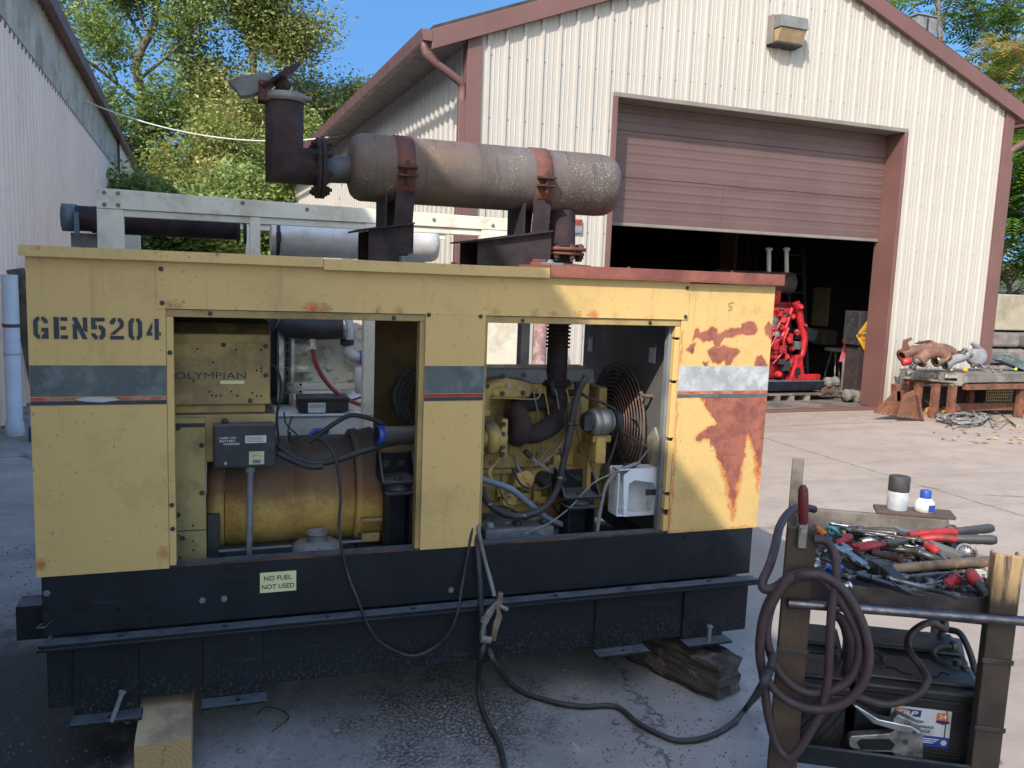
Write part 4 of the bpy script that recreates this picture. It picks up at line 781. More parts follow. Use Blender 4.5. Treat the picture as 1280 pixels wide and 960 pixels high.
# mounts
def mount(x0, x1, y, ztop, nm='engine_mount'):
    xm = (x0+x1)/2
    mb = MB(); mb.box(x0+.008, x0+.016, y, y+.09, .50, ztop-.03); mb.box(x1-.016, x1-.008, y, y+.09, .50, ztop-.03); mb.box(x0+.016, x1-.016, y+.075, y+.09, .50, ztop-.03); mb.box(x0, x1, y-.01, y+.10, ztop-.03, ztop-.02); p = link_mesh('mount_post', mb, m_black, gen, .002)
    mb = MB(); mb.lathe((xm, y+.045, ztop-.02), (0, 0, 1), [(0, .048), (.006, .052), (.014, .05), (.02, .044), (.026, .048), (.03, .04)], 24); link_mesh('rubber_block', mb, m_rubber, p)
    mb = MB(); mb.box(x0-.012, x1+.012, y-.01, y+.14, ztop+.0105, ztop+.022); mb.prism([(0, 0), (.13, 0), (.13, .09), (.09, .09)], (x0-.012, y, ztop+.022), (0, 1, 0), (0, 0, 1), (.008, 0, 0)); mb.prism([(0, 0), (.13, 0), (.13, .09), (.09, .09)], (x1+.004, y, ztop+.022), (0, 1, 0), (0, 0, 1), (.008, 0, 0)); mb.box(x0-.012, x1+.012, y+.135, y+.145, ztop+.022, ztop+.10); link_mesh('mount_bracket', mb, m_black, p, .002)
    mb = MB(); mb.hexnut((xm, y+.03, ztop+.022), (0, 0, 1), .012, .016); mb.hexnut((xm-.03, y+.133, ztop+.06), (0, -1, 0), .010, .01); mb.hexnut((xm+.03, y+.133, ztop+.06), (0, -1, 0), .010, .01); link_mesh('mount_bolts', mb, m_bolt, p)
mount(1.115, 1.222, .10, .86); mount(1.838, 1.972, .11, .765)
# intake pipe with blue capped end
mb = MB(); a, b = PY(474, 544, .15), PY(600, 545, .24); mb.cyl(a, b, .034, n=24); ip = link_mesh('intake_pipe', mb, M('dusty dark hose', (.035, .034, .035, 1), (.055, .052, .05, 1), 8, .7, 0, .1, 80, dust=(.16, .14, .12, 1)), gen)
mb = MB(); dd = (b-a)/np.linalg.norm(b-a); mb.lathe(a-dd*.012, dd, [(0, .030), (.0, .0365), (.022, .0365), (.024, .034)], 24, False); bc_ = link_mesh('blue_cuff', mb, m_blue, ip); mb = MB(); mb.lathe(a-dd*.0125, dd, [(0, .0295), (.001, 0.001)], 20, False); link_mesh('pipe_mouth', mb, m_hole, ip)
mb = MB(); mb.lathe(a+dd*.35, dd, [(0, .034), (.0, .039), (.012, .039), (.012, .034)], 24, False); link_mesh('hose_clamp', mb, m_steel, ip)
# heavy cables in the left bay
def cable(pts, r, nm, mat, parent=gen, n=8):
    mb = MB(); mb.tube(pts, r, n, 6); return link_mesh(nm, mb, mat, parent)
cable([PY(x, y, .17) for x, y in ((347, 566), (362, 574), (385, 583), (404, 583))], .011, 'power_cable', m_rubber)
cable([PY(x, y, .19) for x, y in ((347, 556), (365, 570), (392, 579), (420, 575), (450, 565), (480, 556), (517, 548))], .0125, 'power_cable', m_rubber)
cable([PY(x, y, .30) for x, y in ((385, 553), (395, 546), (420, 528), (440, 519), (465, 524), (480, 532), (490, 540))], .009, 'power_cable', m_rubber)
for k in range(4): cable([PY(x+k*5, y+k*3, .33+.03*k) for x, y in ((498, 520), (493, 495), (500, 475), (512, 462), (525, 458))], .007, 'wiring_harness', m_rubber)
cable([PY(x, y, .26) for x, y in ((337, 455), (345, 460), (351, 478), (350, 500), (346, 520), (348, 545), (352, 556))], .005, 'control_wire', m_rubber)
cable([PY(x, y, .28) for x, y in ((355, 515), (358, 530), (372, 545), (366, 552), (360, 540), (365, 520))], .003, 'control_wire', m_rubber)
mb = MB(); mb.cyl(PY(362, 553, .3), PY(362, 540, .3), .006, n=8); link_mesh('cable_clip', mb, m_dark, gen)
# coils of harness hanging at the far post
for k in range(4):
    cable([PY(x, y, .60) for x, y in ((498+k*4, 470), (489+k*4, 490), (492+k*4, 510), (508+k*3, 526), (516, 520+k*4))], .006, 'hanging_wire', m_dark)

# ---- the engine in the right opening
m_eng = M('dusty yellow engine paint', (.44, .30, .085, 1), (.33, .225, .07, 1), 11, .55, 0, .2, 60, (.12, .085, .045, 1), 9, .55, dust=(.13, .11, .085, 1))
mb = MB(); mb.box(1.42, 2.06, .36, .60, .66, 1.02); mb.box(1.46, 2.04, .40, .58, 1.02, 1.20)
mb.box(1.45, 2.02, .335, .36, .835, .855); mb.box(1.45, 2.02, .34, .36, .70, .715)
for x in (1.56, 1.70, 1.93): mb.lathe((x, .36, .93), (0, -1, 0), [(0, .03), (.006, .03), (.006, .022), (.003, .02), (.003, 0.001)], 18, False)
for x in (1.50, 1.62, 1.78, 1.90, 2.0): mb.box(x, x+.035, .33, .36, .72+.02*math.sin(x*9), .79)
for x, z in ((1.82, .74), (1.86, .86), (1.95, .80), (1.74, .80), (1.98, .90), (1.90, 1.05)): mb.box(x, x+.05, .325, .36, z, z+.05)
eng = link_mesh('engine', mb, m_eng, gen, .006)
mb = MB(); mb.prism([(.36, .665), (.60, .665), (.56, .56), (.40, .56)], (1.45, 0, 0), (0, 1, 0), (0, 0, 1), (.52, 0, 0)); link_mesh('oil_sump', mb, m_eng, eng, .008)
mb = MB(); mb.prism([(.385, 1.2005), (.595, 1.2005), (.57, 1.262), (.41, 1.262)], (1.50, 0, 0), (0, 1, 0), (0, 0, 1), (.56, 0, 0)); link_mesh('valve_cover', mb, m_grey, eng, .008)
mb = MB(); p = [PY(x, y, .30) for x, y in ((607, 488), (612, 474), (628, 470), (655, 475), (665, 480), (660, 497), (632, 498), (615, 497))]
mb.prism([(q[0], q[2]) for q in p], (0, .27, 0), (1, 0, 0), (0, 0, 1), (0, .09, 0)); link_mesh('intake_manifold', mb, m_eng, eng, .014)
mb = MB(); a, b = PY(608, 486, .29), PY(604, 515, .27); mb.tube([PY(625, 480, .29), a, b], .026, 14, 4); mb.lathe(b, (0, 0, 1), [(-.01, .03), (.012, .03)], 16); link_mesh('boost_elbow', mb, m_eng, eng)
for x, y in ((629, 470), (655, 469), (628, 492), (654, 491), (636, 482), (609, 483)):
    mb = MB(); q = PY(x, y, .268); mb.hexnut(q, (0, -1, 0), .0075, .008); link_mesh('bolt', mb, m_bolt if x != 636 else m_chrome, eng)
mb = MB(); mb.tube([PY(x, y, .26) for x, y in ((612, 497), (640, 498), (672, 498), (673, 484), (666, 483))], .0035, 6, 4); link_mesh('fuel_pipe', mb, m_eng, eng)
mb = MB(); cT = PY(646, 532, .25)
mb.torus(cT, (1, .15, 0), .048, .038, 32, 14); mb.lathe(cT-np.array([.03, 0, 0]), (1, 0, 0), [(0, .03), (0, .055), (.06, .06), (.075, .03)], 24); mb.tube([cT+np.array([-.0, .02, .055]), cT+np.array([.07, .09, .075]), cT+np.array([.18, .12, .075])], .036, 12, 5)
tur = link_mesh('turbocharger', mb, m_rustdk, eng)
mb = MB(); cC = PY(614, 547, .24); mb.torus(cC, (1, 0, 0), .042, .026, 28, 12); mb.lathe(cC-np.array([.04, 0, 0]), (1, 0, 0), [(0, .03), (.0, .036), (.05, .05), (.09, .05), (.1, .03)], 24); mb.box(cC[0]+.03, cC[0]+.055, .2, .3, cC[2]-.075, cC[2]+.08); link_mesh('compressor_housing', mb, m_eng, eng, .004)
for dz in (-.06, -.03, .02, .06):
    mb = MB(); mb.hexnut((cC[0]+.035, .2, cC[2]+dz), (0, -1, 0), .008, .01); link_mesh('bolt', mb, m_bolt, eng)
mb = MB(); mb.lathe(cC-np.array([.085, 0, 0]), (1, 0, 0), [(0, .038), (.018, .038)], 24, False); link_mesh('hose_clamp', mb, m_steel, eng)
mb = MB(); mb.lathe(cC-np.array([.125, 0, 0]), (1, 0, 0), [(0, .036), (.038, .036)], 24, False); link_mesh('red_hose', mb, M('red silicone hose', (.25, .03, .025, 1), None, 6, .5, 0, 0), eng)
EX, EY = 1.886, .40
mb = MB(); mb.tube([cT+np.array([.02, 0, -.035]), cT+np.array([.10, .02, -.035]), (EX-.03, EY-.09, 1.055), (EX-.003, EY-.03, 1.11), (EX, EY, 1.20)], [.038, .04, .042, .042, .044], 18, 6); mb.lathe((EX, EY, 1.195), (0, 0, 1), [(0, .05), (.0, .064), (.013, .066), (.013, .058), (.022, .058), (.022, .044)], 30, False); mb.cyl((EX+.02, EY-.04, 1.165), (EX+.09, EY-.06, 1.168), .014, n=10); link_mesh('exhaust_elbow', mb, m_rustdk, eng)
mb = MB(); mb.cyl((EX, EY, 1.21), (EX, EY, 1.345), .044, n=24); link_mesh('exhaust_riser', mb, m_rustdk, gen)
pr = [(0, .042)]
for i in range(10): pr += [(.004+i*.016, .042), (.008+i*.016, .052), (.012+i*.016, .052), (.016+i*.016, .042)]
mb = MB(); mb.lathe((EX, EY, 1.345), (0, 0, 1), pr, 28); mb.cyl((EX, EY, 1.50), (EX, EY, 1.64), .044, n=24); link_mesh('exhaust_bellows', mb, m_rustdk, gen)
# charging alternator with pulley and belts
mb = MB(); cA = PY(750, 527, .17); mb.lathe(cA-np.array([.045, 0, 0]), (1, .12, 0), [(0, .04), (.003, .052), (.03, .056), (.032, .052), (.036, .052), (.038, .056), (.075, .056), (.078, .05), (.092, .048)], 28); ca = link_mesh('charging_alternator', mb, M('cast aluminium', (.34, .33, .30, 1), (.22, .21, .19, 1), 10, .42, .6, .15, 70, (.12, .10, .07, 1), 9, .5), gen)
mb = MB(); mb.lathe(cA-np.array([.075, 0, 0]), (1, .12, 0), [(0, .02), (.005, .036), (.028, .045)], 20); mb.box(cA[0]-.085, cA[0]-.05, .13, .16, cA[2]-.03, cA[2]+.03); link_mesh('rear_cover', mb, m_dark, ca, .003)
mb = MB(); mb.lathe(cA+np.array([.055, .01, 0]), (1, .12, 0), [(0, .045), (.004, .045), (.01, .036), (.02, .045), (.026, .045)], 24); link_mesh('pulley', mb, m_dark, ca)
mb = MB(); mb.box(cA[0]-.02, cA[0]+.025, .15, .30, cA[2]-.17, cA[2]-.06); mb.box(cA[0]-.03, cA[0]+.05, .16, .19, cA[2]-.085, cA[2]-.055); link_mesh('alternator_bracket', mb, m_eng, eng, .005)
mb = MB()
for dy in (0, .018): mb.tube([PY(x, y, .2+dy) for x, y in ((722, 488), (735, 497), (752, 503), (768, 512), (774, 524), (770, 550), (762, 575), (752, 596), (745, 606))], .007, 6, 5)
link_mesh('fan_belt', mb, m_rubber, gen)
mb = MB(); mb.lathe(PY(752, 605, .34), (1, .0, 0), [(0, .02), (.0, .09), (.012, .085), (.02, .09), (.03, .09), (.03, .02)], 32); link_mesh('crank_pulley', mb, m_eng, gen)
# hoses and lines
cable([PY(x, y, .13) for x, y in ((733, 470), (724, 488), (717, 512), (711, 545), (704, 580), (696, 612), (680, 635), (655, 645), (630, 642), (610, 628), (600, 608), (594, 585))], .0135, 'heater_hose', m_rubber, n=10)
cable([PY(x, y, .17) for x, y in ((590, 595), (612, 602), (640, 612), (662, 630), (685, 648), (703, 656))], .0125, 'blue_grey_pipe', M('blue grey hose', (.13, .17, .23, 1), (.09, .12, .17, 1), 6, .45, 0, .05, dust=(.24, .27, .31, 1)), n=10)
cable([PY(x, y, .23) for x, y in ((622, 560), (622, 575), (612, 588), (614, 598), (624, 608), (630, 620), (636, 628))], .0085, 'oil_line', m_eng)
mb = MB(); q = PY(636, 626, .24); mb.lathe(q, (0, -1, .3), [(0, .03), (.01, .03), (.012, .018), (.03, .016)], 16); mb.box(q[0]-.035, q[0]+.035, .24, .26, q[2]-.015, q[2]+.012); link_mesh('oil_flange', mb, m_eng, eng, .003)
mb = MB(); q = PY(655, 600, .27); mb.prism([(-.045, -.03), (.04, -.03), (.045, .02), (.01, .04), (-.03, .03)], q, (1, 0, 0), (0, 0, 1), (0, .08, 0)); mb.hexnut(q+np.array([-.025, 0, -.015]), (0, -1, 0), .009, .01); mb.hexnut(q+np.array([.022, 0, -.01]), (0, -1, 0), .009, .01); mb.hexnut(q+np.array([0, 0, .015]), (0, -1, 0), .007, .01); link_mesh('fuel_pump', mb, m_eng, eng, .004)
cable([PY(x, y, .27) for x, y in ((645, 570), (646, 580), (651, 590))], .006, 'oil_line', m_grey)
for k in range(4): cable([PY(x, y+k*1.5*(i/3), .24) for i, (x, y) in enumerate(((662, 568), (668, 574), (680, 582), (692, 588)))], .0022, 'sensor_wire', m_grey)
mb = MB(); mb.cyl(PY(656, 564, .24), PY(664, 571, .24), .012, n=10); link_mesh('sensor_plug', mb, m_dark, gen)
cable([PY(x, y, .19) for x, y in ((718, 520), (722, 545), (732, 565), (742, 590), (746, 610))], .0025, 'sensor_wire', m_rust)
cable([PY(x, y, .105) for x, y in ((812, 560), (795, 580), (770, 590), (740, 605), (715, 632), (690, 652), (672, 660), (655, 668))], .0032, 'sensor_wire', m_grey)
cable([PY(x, y, .11) for x, y in ((800, 578), (775, 588), (758, 606), (750, 640), (746, 668))], .008, 'overflow_hose', m_grey)
cable([PY(x, y, .25) for x, y in ((688, 590), (686, 612), (692, 632), (702, 646))], .006, 'drain_hose', m_rubber)
# clutter bolted on the block: filter heads, plugs and brackets
rs = np.random.RandomState(3)
for k in range(26):
    x, y = rs.uniform(605, 735), rs.uniform(560, 650); q = PY(x, y, .352); mb = MB()
    if k % 3: mb.hexnut(q, (0, -1, 0), rs.uniform(.005, .011), rs.uniform(.006, .018))
    else: w, h = rs.uniform(.012, .03), rs.uniform(.01, .03); mb.box(q[0]-w, q[0]+w, q[1]-.03, q[1]+.02, q[2]-h, q[2]+h)
    link_mesh('bolt' if k % 3 else 'boss', mb, m_eng, eng, .002)

# more of the engine's fittings: timing cover, injector lines, ribs, clips
mb = MB(); mb.box(2.061, 2.10, .34, .62, .62, 1.19); mb.lathe((2.10, .45, .98), (1, 0, 0), [(0, .09), (.02, .085), (.03, .05)], 24); link_mesh('timing_cover', mb, m_eng, eng, .01)
for k in range(6): cable([PY(x, y, .31) for x, y in ((663+k*3, 585-k), (668+k*9, 560-k*2), (660+k*13, 520), (655+k*14, 500), (652+k*14, 486))], .0034, 'injector_line', m_grey if k % 2 else m_eng)
for k in range(5): mb = MB(); x = 1.52+.11*k; mb.cyl((x, .36, 1.21), (x, .33, 1.165), .012, n=10); mb.hexnut((x, .33, 1.165), (0, -.6, -.8), .013, .012); link_mesh('injector', mb, m_bolt, eng)
for k in range(7): mb = MB(); x = 1.47+.085*k; mb.box(x, x+.012, .343, .3595, .715, .835); link_mesh('block_rib', mb, m_eng, eng, .002)
mb = MB(); q = PY(735, 585, .24); mb.box(q[0]-.02, q[0]+.035, .2, .35, q[2]-.09, q[2]+.05); mb.hexnut((q[0], .2, q[2]), (0, -1, 0), .009, .01); link_mesh('side_bracket', mb, m_eng, eng, .004)
mb = MB(); q = PY(680, 600, .30); mb.lathe(q, (0, -1, 0), [(-.03, .032), (.02, .032), (.028, .024), (.05, .02)], 18); link_mesh('oil_filler', mb, m_dark, eng)
mb = MB(); q = PY(665, 655, .26); mb.lathe(q+np.array([0, 0, -.02]), (.2, -.2, 1), [(0, .03), (.05, .036), (.06, .02)], 16); link_mesh('drain_plug', mb, m_eng, eng)
for pts in (((612, 640), (625, 632), (645, 640), (660, 652)), ((700, 560), (704, 580), (716, 596), (728, 600)), ((640, 585), (652, 606), (672, 612), (690, 606)), ((722, 500), (712, 505), (706, 520), (708, 540))): cable([PY(x, y, .22) for x, y in pts], .0045, 'engine_wire', m_rubber)
for x, y in ((713, 530), (700, 597), (655, 644), (612, 630)): mb = MB(); q = PY(x, y, .13); mb.ball(q, .0165, 10, 6, (1, 1, .6)); link_mesh('hose_clip', mb, m_steel if y != 530 else m_dark, gen)
# ---- radiator end with fan and guard
m_shroud = M('dull dark radiator plate', (.11, .108, .105, 1), (.075, .074, .072, 1), 4, .7, 0, .1, 50, (.16, .15, .14, 1), 4, .4)
mb = MB(); mb.box(2.236, 2.244, .062, .93, .60, 1.46); sh = link_mesh('radiator_shroud', mb, m_shroud, gen)
mb = MB(); mb.box(2.246, 2.40, .07, .92, .52, 1.46); link_mesh('radiator', mb, m_dark, gen)
for x, y, w in ((745, 428, .05), (822, 440, .055)):
    q = PY(x, y, .85 if x < 800 else .22); mb = MB(); mb.box(2.2335, 2.2355, q[1]-w*.5, q[1]+w*.5, q[2]-.045, q[2]+.03); lb_ = link_mesh('warning_label', mb, m_paper, sh)
    mb = MB(); mb.box(2.2325, 2.2334, q[1]-w*.5, q[1]+w*.5, q[2]+.018, q[2]+.03); link_mesh('label_band', mb, m_red, lb_)
GC = np.array([2.175, .47, 1.02])
mb = MB()
for i in range(13): R_ = .05+.0178*i; mb.torus(GC+np.array([.035*(i/12)**2, 0, 0]), (1, 0, 0), R_, .0032 if i < 12 else .005, 44, 5)
m_guard = rusty('rusty guard wire', lin(118, 96, 88), lin(84, 66, 60), lin(100, 74, 62), .5)
fg = link_mesh('fan_guard', mb, m_guard, gen)
for k in range(8):
    a = k*math.pi/4+.2; mb = MB(); d_ = np.array([0, math.cos(a), math.sin(a)]); mb.tube([GC+d_*.05+np.array([.004, 0, 0]), GC+d_*.17+np.array([.018, 0, 0]), GC+d_*.275+np.array([.043, 0, 0])], .0035, 5, 2); link_mesh('guard_spoke', mb, m_guard, fg)
mb = MB(); mb.cyl((2.10, .47, 1.02), (2.2, .47, 1.02), .05, n=20)
for k in range(6):
    a = k*math.pi/3; d_ = np.array([0, math.cos(a), math.sin(a)]); tq = np.array([0, -math.sin(a), math.cos(a)])
    mb.obox(GC+np.array([.03, 0, 0])+d_*.14, d_*.1, tq*.045+np.array([.018, 0, 0]), np.array([.002, 0, 0]))
link_mesh('fan', mb, m_dark, gen)
mb = MB(); q = PY(813, 487, .2); mb.tube([(2.236, .2, 1.17), (2.19, .19, 1.175), (2.175, .19, 1.19)], .008, 8, 4); link_mesh('guard_hook', mb, m_guard, fg)
mb = MB(); mb.prism([(0, 0), (.09, .02), (.10, .12), (.05, .17), (.01, .12)], (2.225, .10, .88), (0, 1, 0), (0, 0, 1), (.010, 0, 0)); link_mesh('torn_foil', mb, M('dirty foil patch', (.34, .32, .25, 1), (.2, .185, .14, 1), 22, .6, .2, .6, 60), sh)
# broken white coolant bottle
def bottle():
    t = MB(); f = [(772, 590), (781, 584), (823, 582), (825, 632), (820, 637), (785, 641), (772, 628)]
    P_ = [PY(x, y, .10) for x, y in f]; X0, X1 = 2.048, 2.232; Z0, Z1 = .700, .892
    t.box(X0, X1, .17, .176, Z0, Z1); t.box(X0, X0+.006, .092, .17, Z0, Z1-.015); t.box(X1-.006, X1, .09, .17, Z0, Z1); t.box(X0+.006, X1-.006, .09, .17, Z0, Z0+.006); t.box(X0+.006, X1-.006, .10, .17, Z1-.006, Z1)
    ring = [(X0, Z0), (X1, Z0), (X1, Z1), (X0, Z1)]
    o_ = [(X0, Z0), (X1, Z0), (X1, Z1), (X0+.02, Z1), (X0, Z1-.02)]
    i_ = [(X0+.045, Z0+.02), (X1-.03, Z0+.012), (X1-.014, Z0+.09), (X1-.025, Z1-.06), (X0+.07, Z1-.045), (X0+.045, Z1-.06)]
    # front wall with a ragged hole: strips between the outline and the hole
    A = [(X0+.03, Z0), (X1, Z0), (X1, Z0+.09), (X1, Z1), (X0+.05, Z1), (X0+.02, Z1-.02)]
    n_ = 6; vs = [(x, .088, z) for x, z in A]+[(x, .088, z) for x, z in i_]+[(x, .094, z) for x, z in A]+[(x, .094, z) for x, z in i_]
    t.add(vs, [(k, (k+1) % n_, n_+(k+1) % n_, n_+k) for k in range(n_)]+[(n_+k, n_+(k+1) % n_, 3*n_+(k+1) % n_, 3*n_+k) for k in range(n_)])
    return t
bt = link_mesh('coolant_bottle', bottle(), M('old white translucent plastic', (.62, .66, .70, 1), (.52, .56, .60, 1), 6, .5, 0, .08, 30, (.42, .42, .40, 1), 6, .4), gen, .004)
mb = MB(); mb.lathe((2.115, .135, .892), (0, 0, 1), [(0, .026), (.012, .026)], 16); link_mesh('bottle_cap', mb, m_dark, bt)
mb = MB(); mb.box(2.17, 2.235, .080, .087, .785, .808); link_mesh('bottle_strap', mb, m_dark, bt)

# ---- muffler, stack and rain flap on the roof
def muff_mat():
    t = NT('weathered aluminised muffler'); n = t.normal()
    col = t.mix(t.ramp(t.noise(6, 6, .65), .3, .7), (.15, .122, .108, 1), (.095, .074, .065, 1))
    col = t.mix(t.ramp(t.noise(2.2, 5), .42, .62), col, (.145, .095, .065, 1))
    col = t.mix(t.math('MULTIPLY', t.ramp(t.noise(150, 4, .7), .56, .64), t.ramp(t.noise(5, 4), .42, .62, 0, .8)), col, (.42, .40, .38, 1))     # white oxide specks
    col = t.mix(t.math('MULTIPLY', t.ramp(t.noise(1, 6, .7, t.mapping((30, 4, 4))), .52, .66), .5), col, (.06, .05, .05, 1))
    t.bump(t.noise(120, 5), .35, .003); return t.out(col, .72, .25)
m_soot = M('sooty black steel', (.012, .010, .011, 1), (.02, .016, .016, 1), 9, .8, 0, .2, 60, (.04, .03, .025, 1), 8, .4)
MY, MZ = .45, 2.032
mb = MB(); mb.lathe((1.017, MY, MZ), (1, 0, 0), [(0, .05), (0, .085), (.008, .106), (.022, .119), (.04, .126), (.045, .127), (1.03, .127), (1.07, .123), (1.095, .108), (1.108, .08), (1.11, .02)], 56); muf = link_mesh('muffler', mb, muff_mat(), gen)
for x in (1.215, 1.77):
    mb = MB(); mb.lathe((x-.034, MY, MZ), (1, 0, 0), [(0, .127), (0, .1305), (.068, .1305), (.068, .127)], 48, False); sp = link_mesh('strap', mb, m_rust2, muf)
    mb = MB(); mb.box(x-.036, x+.036, MY-.165, MY-.124, MZ-.006, MZ+.002); mb.box(x-.036, x+.036, MY-.165, MY-.124, MZ-.036, MZ-.03); mb.cyl((x, MY-.148, MZ-.06), (x, MY-.148, MZ+.022), .006, n=8); mb.hexnut((x, MY-.148, MZ+.002), (0, 0, 1), .011, .01); mb.hexnut((x, MY-.148, MZ-.036), (0, 0, -1), .011, .01); link_mesh('strap_bolt', mb, m_rust, sp)
    mb = MB(); w = .05 if x < 1.5 else .06
    mb.prism([(x-.045, 1.80), (x+.028, 1.80), (x+.036, 1.945), (x-.036, 1.945)], (0, MY-.112, 0), (1, 0, 0), (0, 0, 1), (0, .008, 0)); mb.box(x-.075, x-.067, MY-.10, MY+.10, 1.80, 1.93); mb.prism([(x-.075, 1.80), (x+.028, 1.80), (x+.036, 1.93), (x-.075, 1.93)], (0, MY+.1, 0), (1, 0, 0), (0, 0, 1), (0, .008, 0)); link_mesh('saddle', mb, m_rustdk, muf, .002)
for x0, x1, slope in ((1.075, 1.245, .03), (1.50, 1.805, .052)):
    mb = MB(); mb.prism([(x0, 1.677), (x1, 1.677), (x1, 1.822), (x0, 1.822-slope)], (0, MY-.13, 0), (1, 0, 0), (0, 0, 1), (0, .006, 0)); mb.prism([(x0-.04, 1.816-slope), (x1, 1.8225), (x1, 1.829), (x0-.04, 1.8225-slope)], (0, MY-.15, 0), (1, 0, 0), (0, 0, 1), (0, .30, 0)); mb.prism([(x0, 1.677), (x1, 1.677), (x1, 1.822), (x0, 1.822-slope)], (0, MY+.13, 0), (1, 0, 0), (0, 0, 1), (0, .006, 0)); mb.box(x1-.006, x1, MY-.124, MY+.13, 1.677, 1.822); link_mesh('muffler_bracket', mb, m_rustdk, gen)
    mb = MB(); mb.box(x1-.06, x1+.03, MY-.2, MY-.155, 1.6765, 1.70); mb.hexnut((x1-.02, MY-.18, 1.70), (0, 0, 1), .012, .012); link_mesh('roof_clamp', mb, m_grey, gen, .002)
# outlet down through the roof, with bolted flanges
OX = 1.888
mb = MB(); mb.cyl((OX, .42, 1.765), (OX, .44, 1.95), .059, n=28); mb.cyl((EX, .41, 1.68), (OX, .42, 1.74), .051, n=28); link_mesh('outlet_pipe', mb, m_rustdk, gen)
for z0, z1, r in ((1.735, 1.747, .098), (1.752, 1.766, .105)):
    mb = MB(); mb.lathe((OX, .42, z0), (0, 0, 1), [(0, .05), (0, r), (z1-z0, r), (z1-z0, .05)], 36, False); fl_ = link_mesh('flange', mb, m_rust2, gen)
for k in range(8):
    a = k*math.pi/4+.2; mb = MB(); c_ = (OX+.083*math.cos(a), .42+.083*math.sin(a), 0); mb.lathe((c_[0], c_[1], 1.71), (0, 0, 1), [(0, .008), (.01, .008), (.01, .013), (.025, .013)], 6, smooth=False); mb.cyl((c_[0], c_[1], 1.712), (c_[0], c_[1], 1.78), .007, n=6); mb.lathe((c_[0], c_[1], 1.766), (0, 0, 1), [(0, .013), (.012, .013), (.012, .007), (.016, .007)], 6, smooth=False); link_mesh('bolt', mb, m_rust, gen)
mb = MB(); mb.lathe((EX, .41, 1.688), (0, 0, 1), [(0, .13), (.008, .125), (.012, .06)], 30, False); link_mesh('roof_collar', mb, m_rust, gen)
mb = MB(); mb.box(OX-.17, OX-.10, .3, .4, 1.688, 1.70); mb.box(OX-.16, OX-.105, .31, .36, 1.70, 1.712); link_mesh('roof_patch', mb, m_rusttop, gen, .002)
# inlet stub, flange and mitred stack
mb = MB(); mb.cyl((.925, MY, 2.017), (1.02, MY, 2.02), .052, n=28); link_mesh('inlet_stub', mb, M('blue grey stained steel', (.095, .10, .11, 1), (.06, .06, .065, 1), 9, .6, .3, .2, 60, (.10, .065, .045, 1), 7, .5), gen)
for x0 in (.892, .910):
    mb = MB(); mb.lathe((x0, MY, 2.017), (1, 0, 0), [(0, .05), (0, .112), (.014, .112), (.014, .05)], 36, False); link_mesh('flange', mb, m_rustdk, gen)
for k in range(8):
    a = k*math.pi/4+.3; mb = MB(); y_, z_ = MY+.092*math.cos(a), 2.017+.092*math.sin(a); mb.lathe((.872, y_, z_), (1, 0, 0), [(0, .008), (.008, .008), (.008, .014), (.02, .014)], 6, smooth=False); mb.cyl((.875, y_, z_), (.945, y_, z_), .007, n=6); mb.lathe((.924, y_, z_), (1, 0, 0), [(0, .014), (.014, .014), (.014, .008), (.024, .008)], 6, smooth=False); link_mesh('bolt', mb, m_rustdk, gen)
mb = MB(); nn = 32; sx, r = .778, .068; rings = []
for kind in range(4):
    for k in range(nn):
        a = 2*math.pi*k/nn; c_, y_ = r*math.cos(a), r*math.sin(a)
        rings.append([(.893, MY+y_, 2.02+c_), (sx+c_, MY+y_, 2.02+c_), (sx+c_*1.03, MY+y_*1.03, 2.255), (sx+c_*.93, MY+y_*.93, 2.262)][kind])
mb.add(rings, [(i*nn+k, (i+1)*nn+k, (i+1)*nn+(k+1) % nn, i*nn+(k+1) % nn) for i in range(3) for k in range(nn)], True)
mb.lathe((sx, MY, 2.25), (0, 0, 1), [(0, .06), (-.02, .0595)], 28, False); stk = link_mesh('exhaust_stack', mb, m_rustdk, gen)
mb = MB(); mb.lathe((sx, MY, 2.245), (0, 0, 1), [(0, .070), (.0, .0765), (.03, .0765), (.03, .066)], 32, False); mb.cyl((sx+.07, MY-.03, 2.26), (sx+.095, MY-.035, 2.26), .010, n=8); link_mesh('stack_collar', mb, M('rust stained pale collar', (.26, .24, .22, 1), (.18, .15, .135, 1), 12, .7, .2, .2, 60, (.14, .075, .05, 1), 9, .7), stk)
q0, q1 = PY(325, 116, MY), PY(375, 82, MY); dv = (q1-q0)/np.linalg.norm(q1-q0); cn = (q0+q1)/2; nv = np.cross(dv, (0, 1, 0))
mb = MB(); mb.prism([(.095*math.cos(2*math.pi*k/28), .083*math.sin(2*math.pi*k/28)) for k in range(28)], cn, dv, (0, 1, 0), nv*.009); link_mesh('rain_flap', mb, m_soot, stk)
P_ = [PY(x, y, MY) for x, y in ((285, 103), (300, 97), (330, 92), (342, 97), (337, 112), (313, 121), (300, 122), (296, 115))]
mb = MB(); mb.prism([(p_[0], p_[2]) for p_ in P_], (0, MY-.03, 0), (1, 0, 0), (0, 0, 1), (0, .06, 0)); link_mesh('counterweight', mb, M('pitted grey steel', (.17, .18, .18, 1), (.11, .11, .11, 1), 14, .6, .3, .3, 60, (.16, .09, .06, 1), 9, .7), stk, .003)
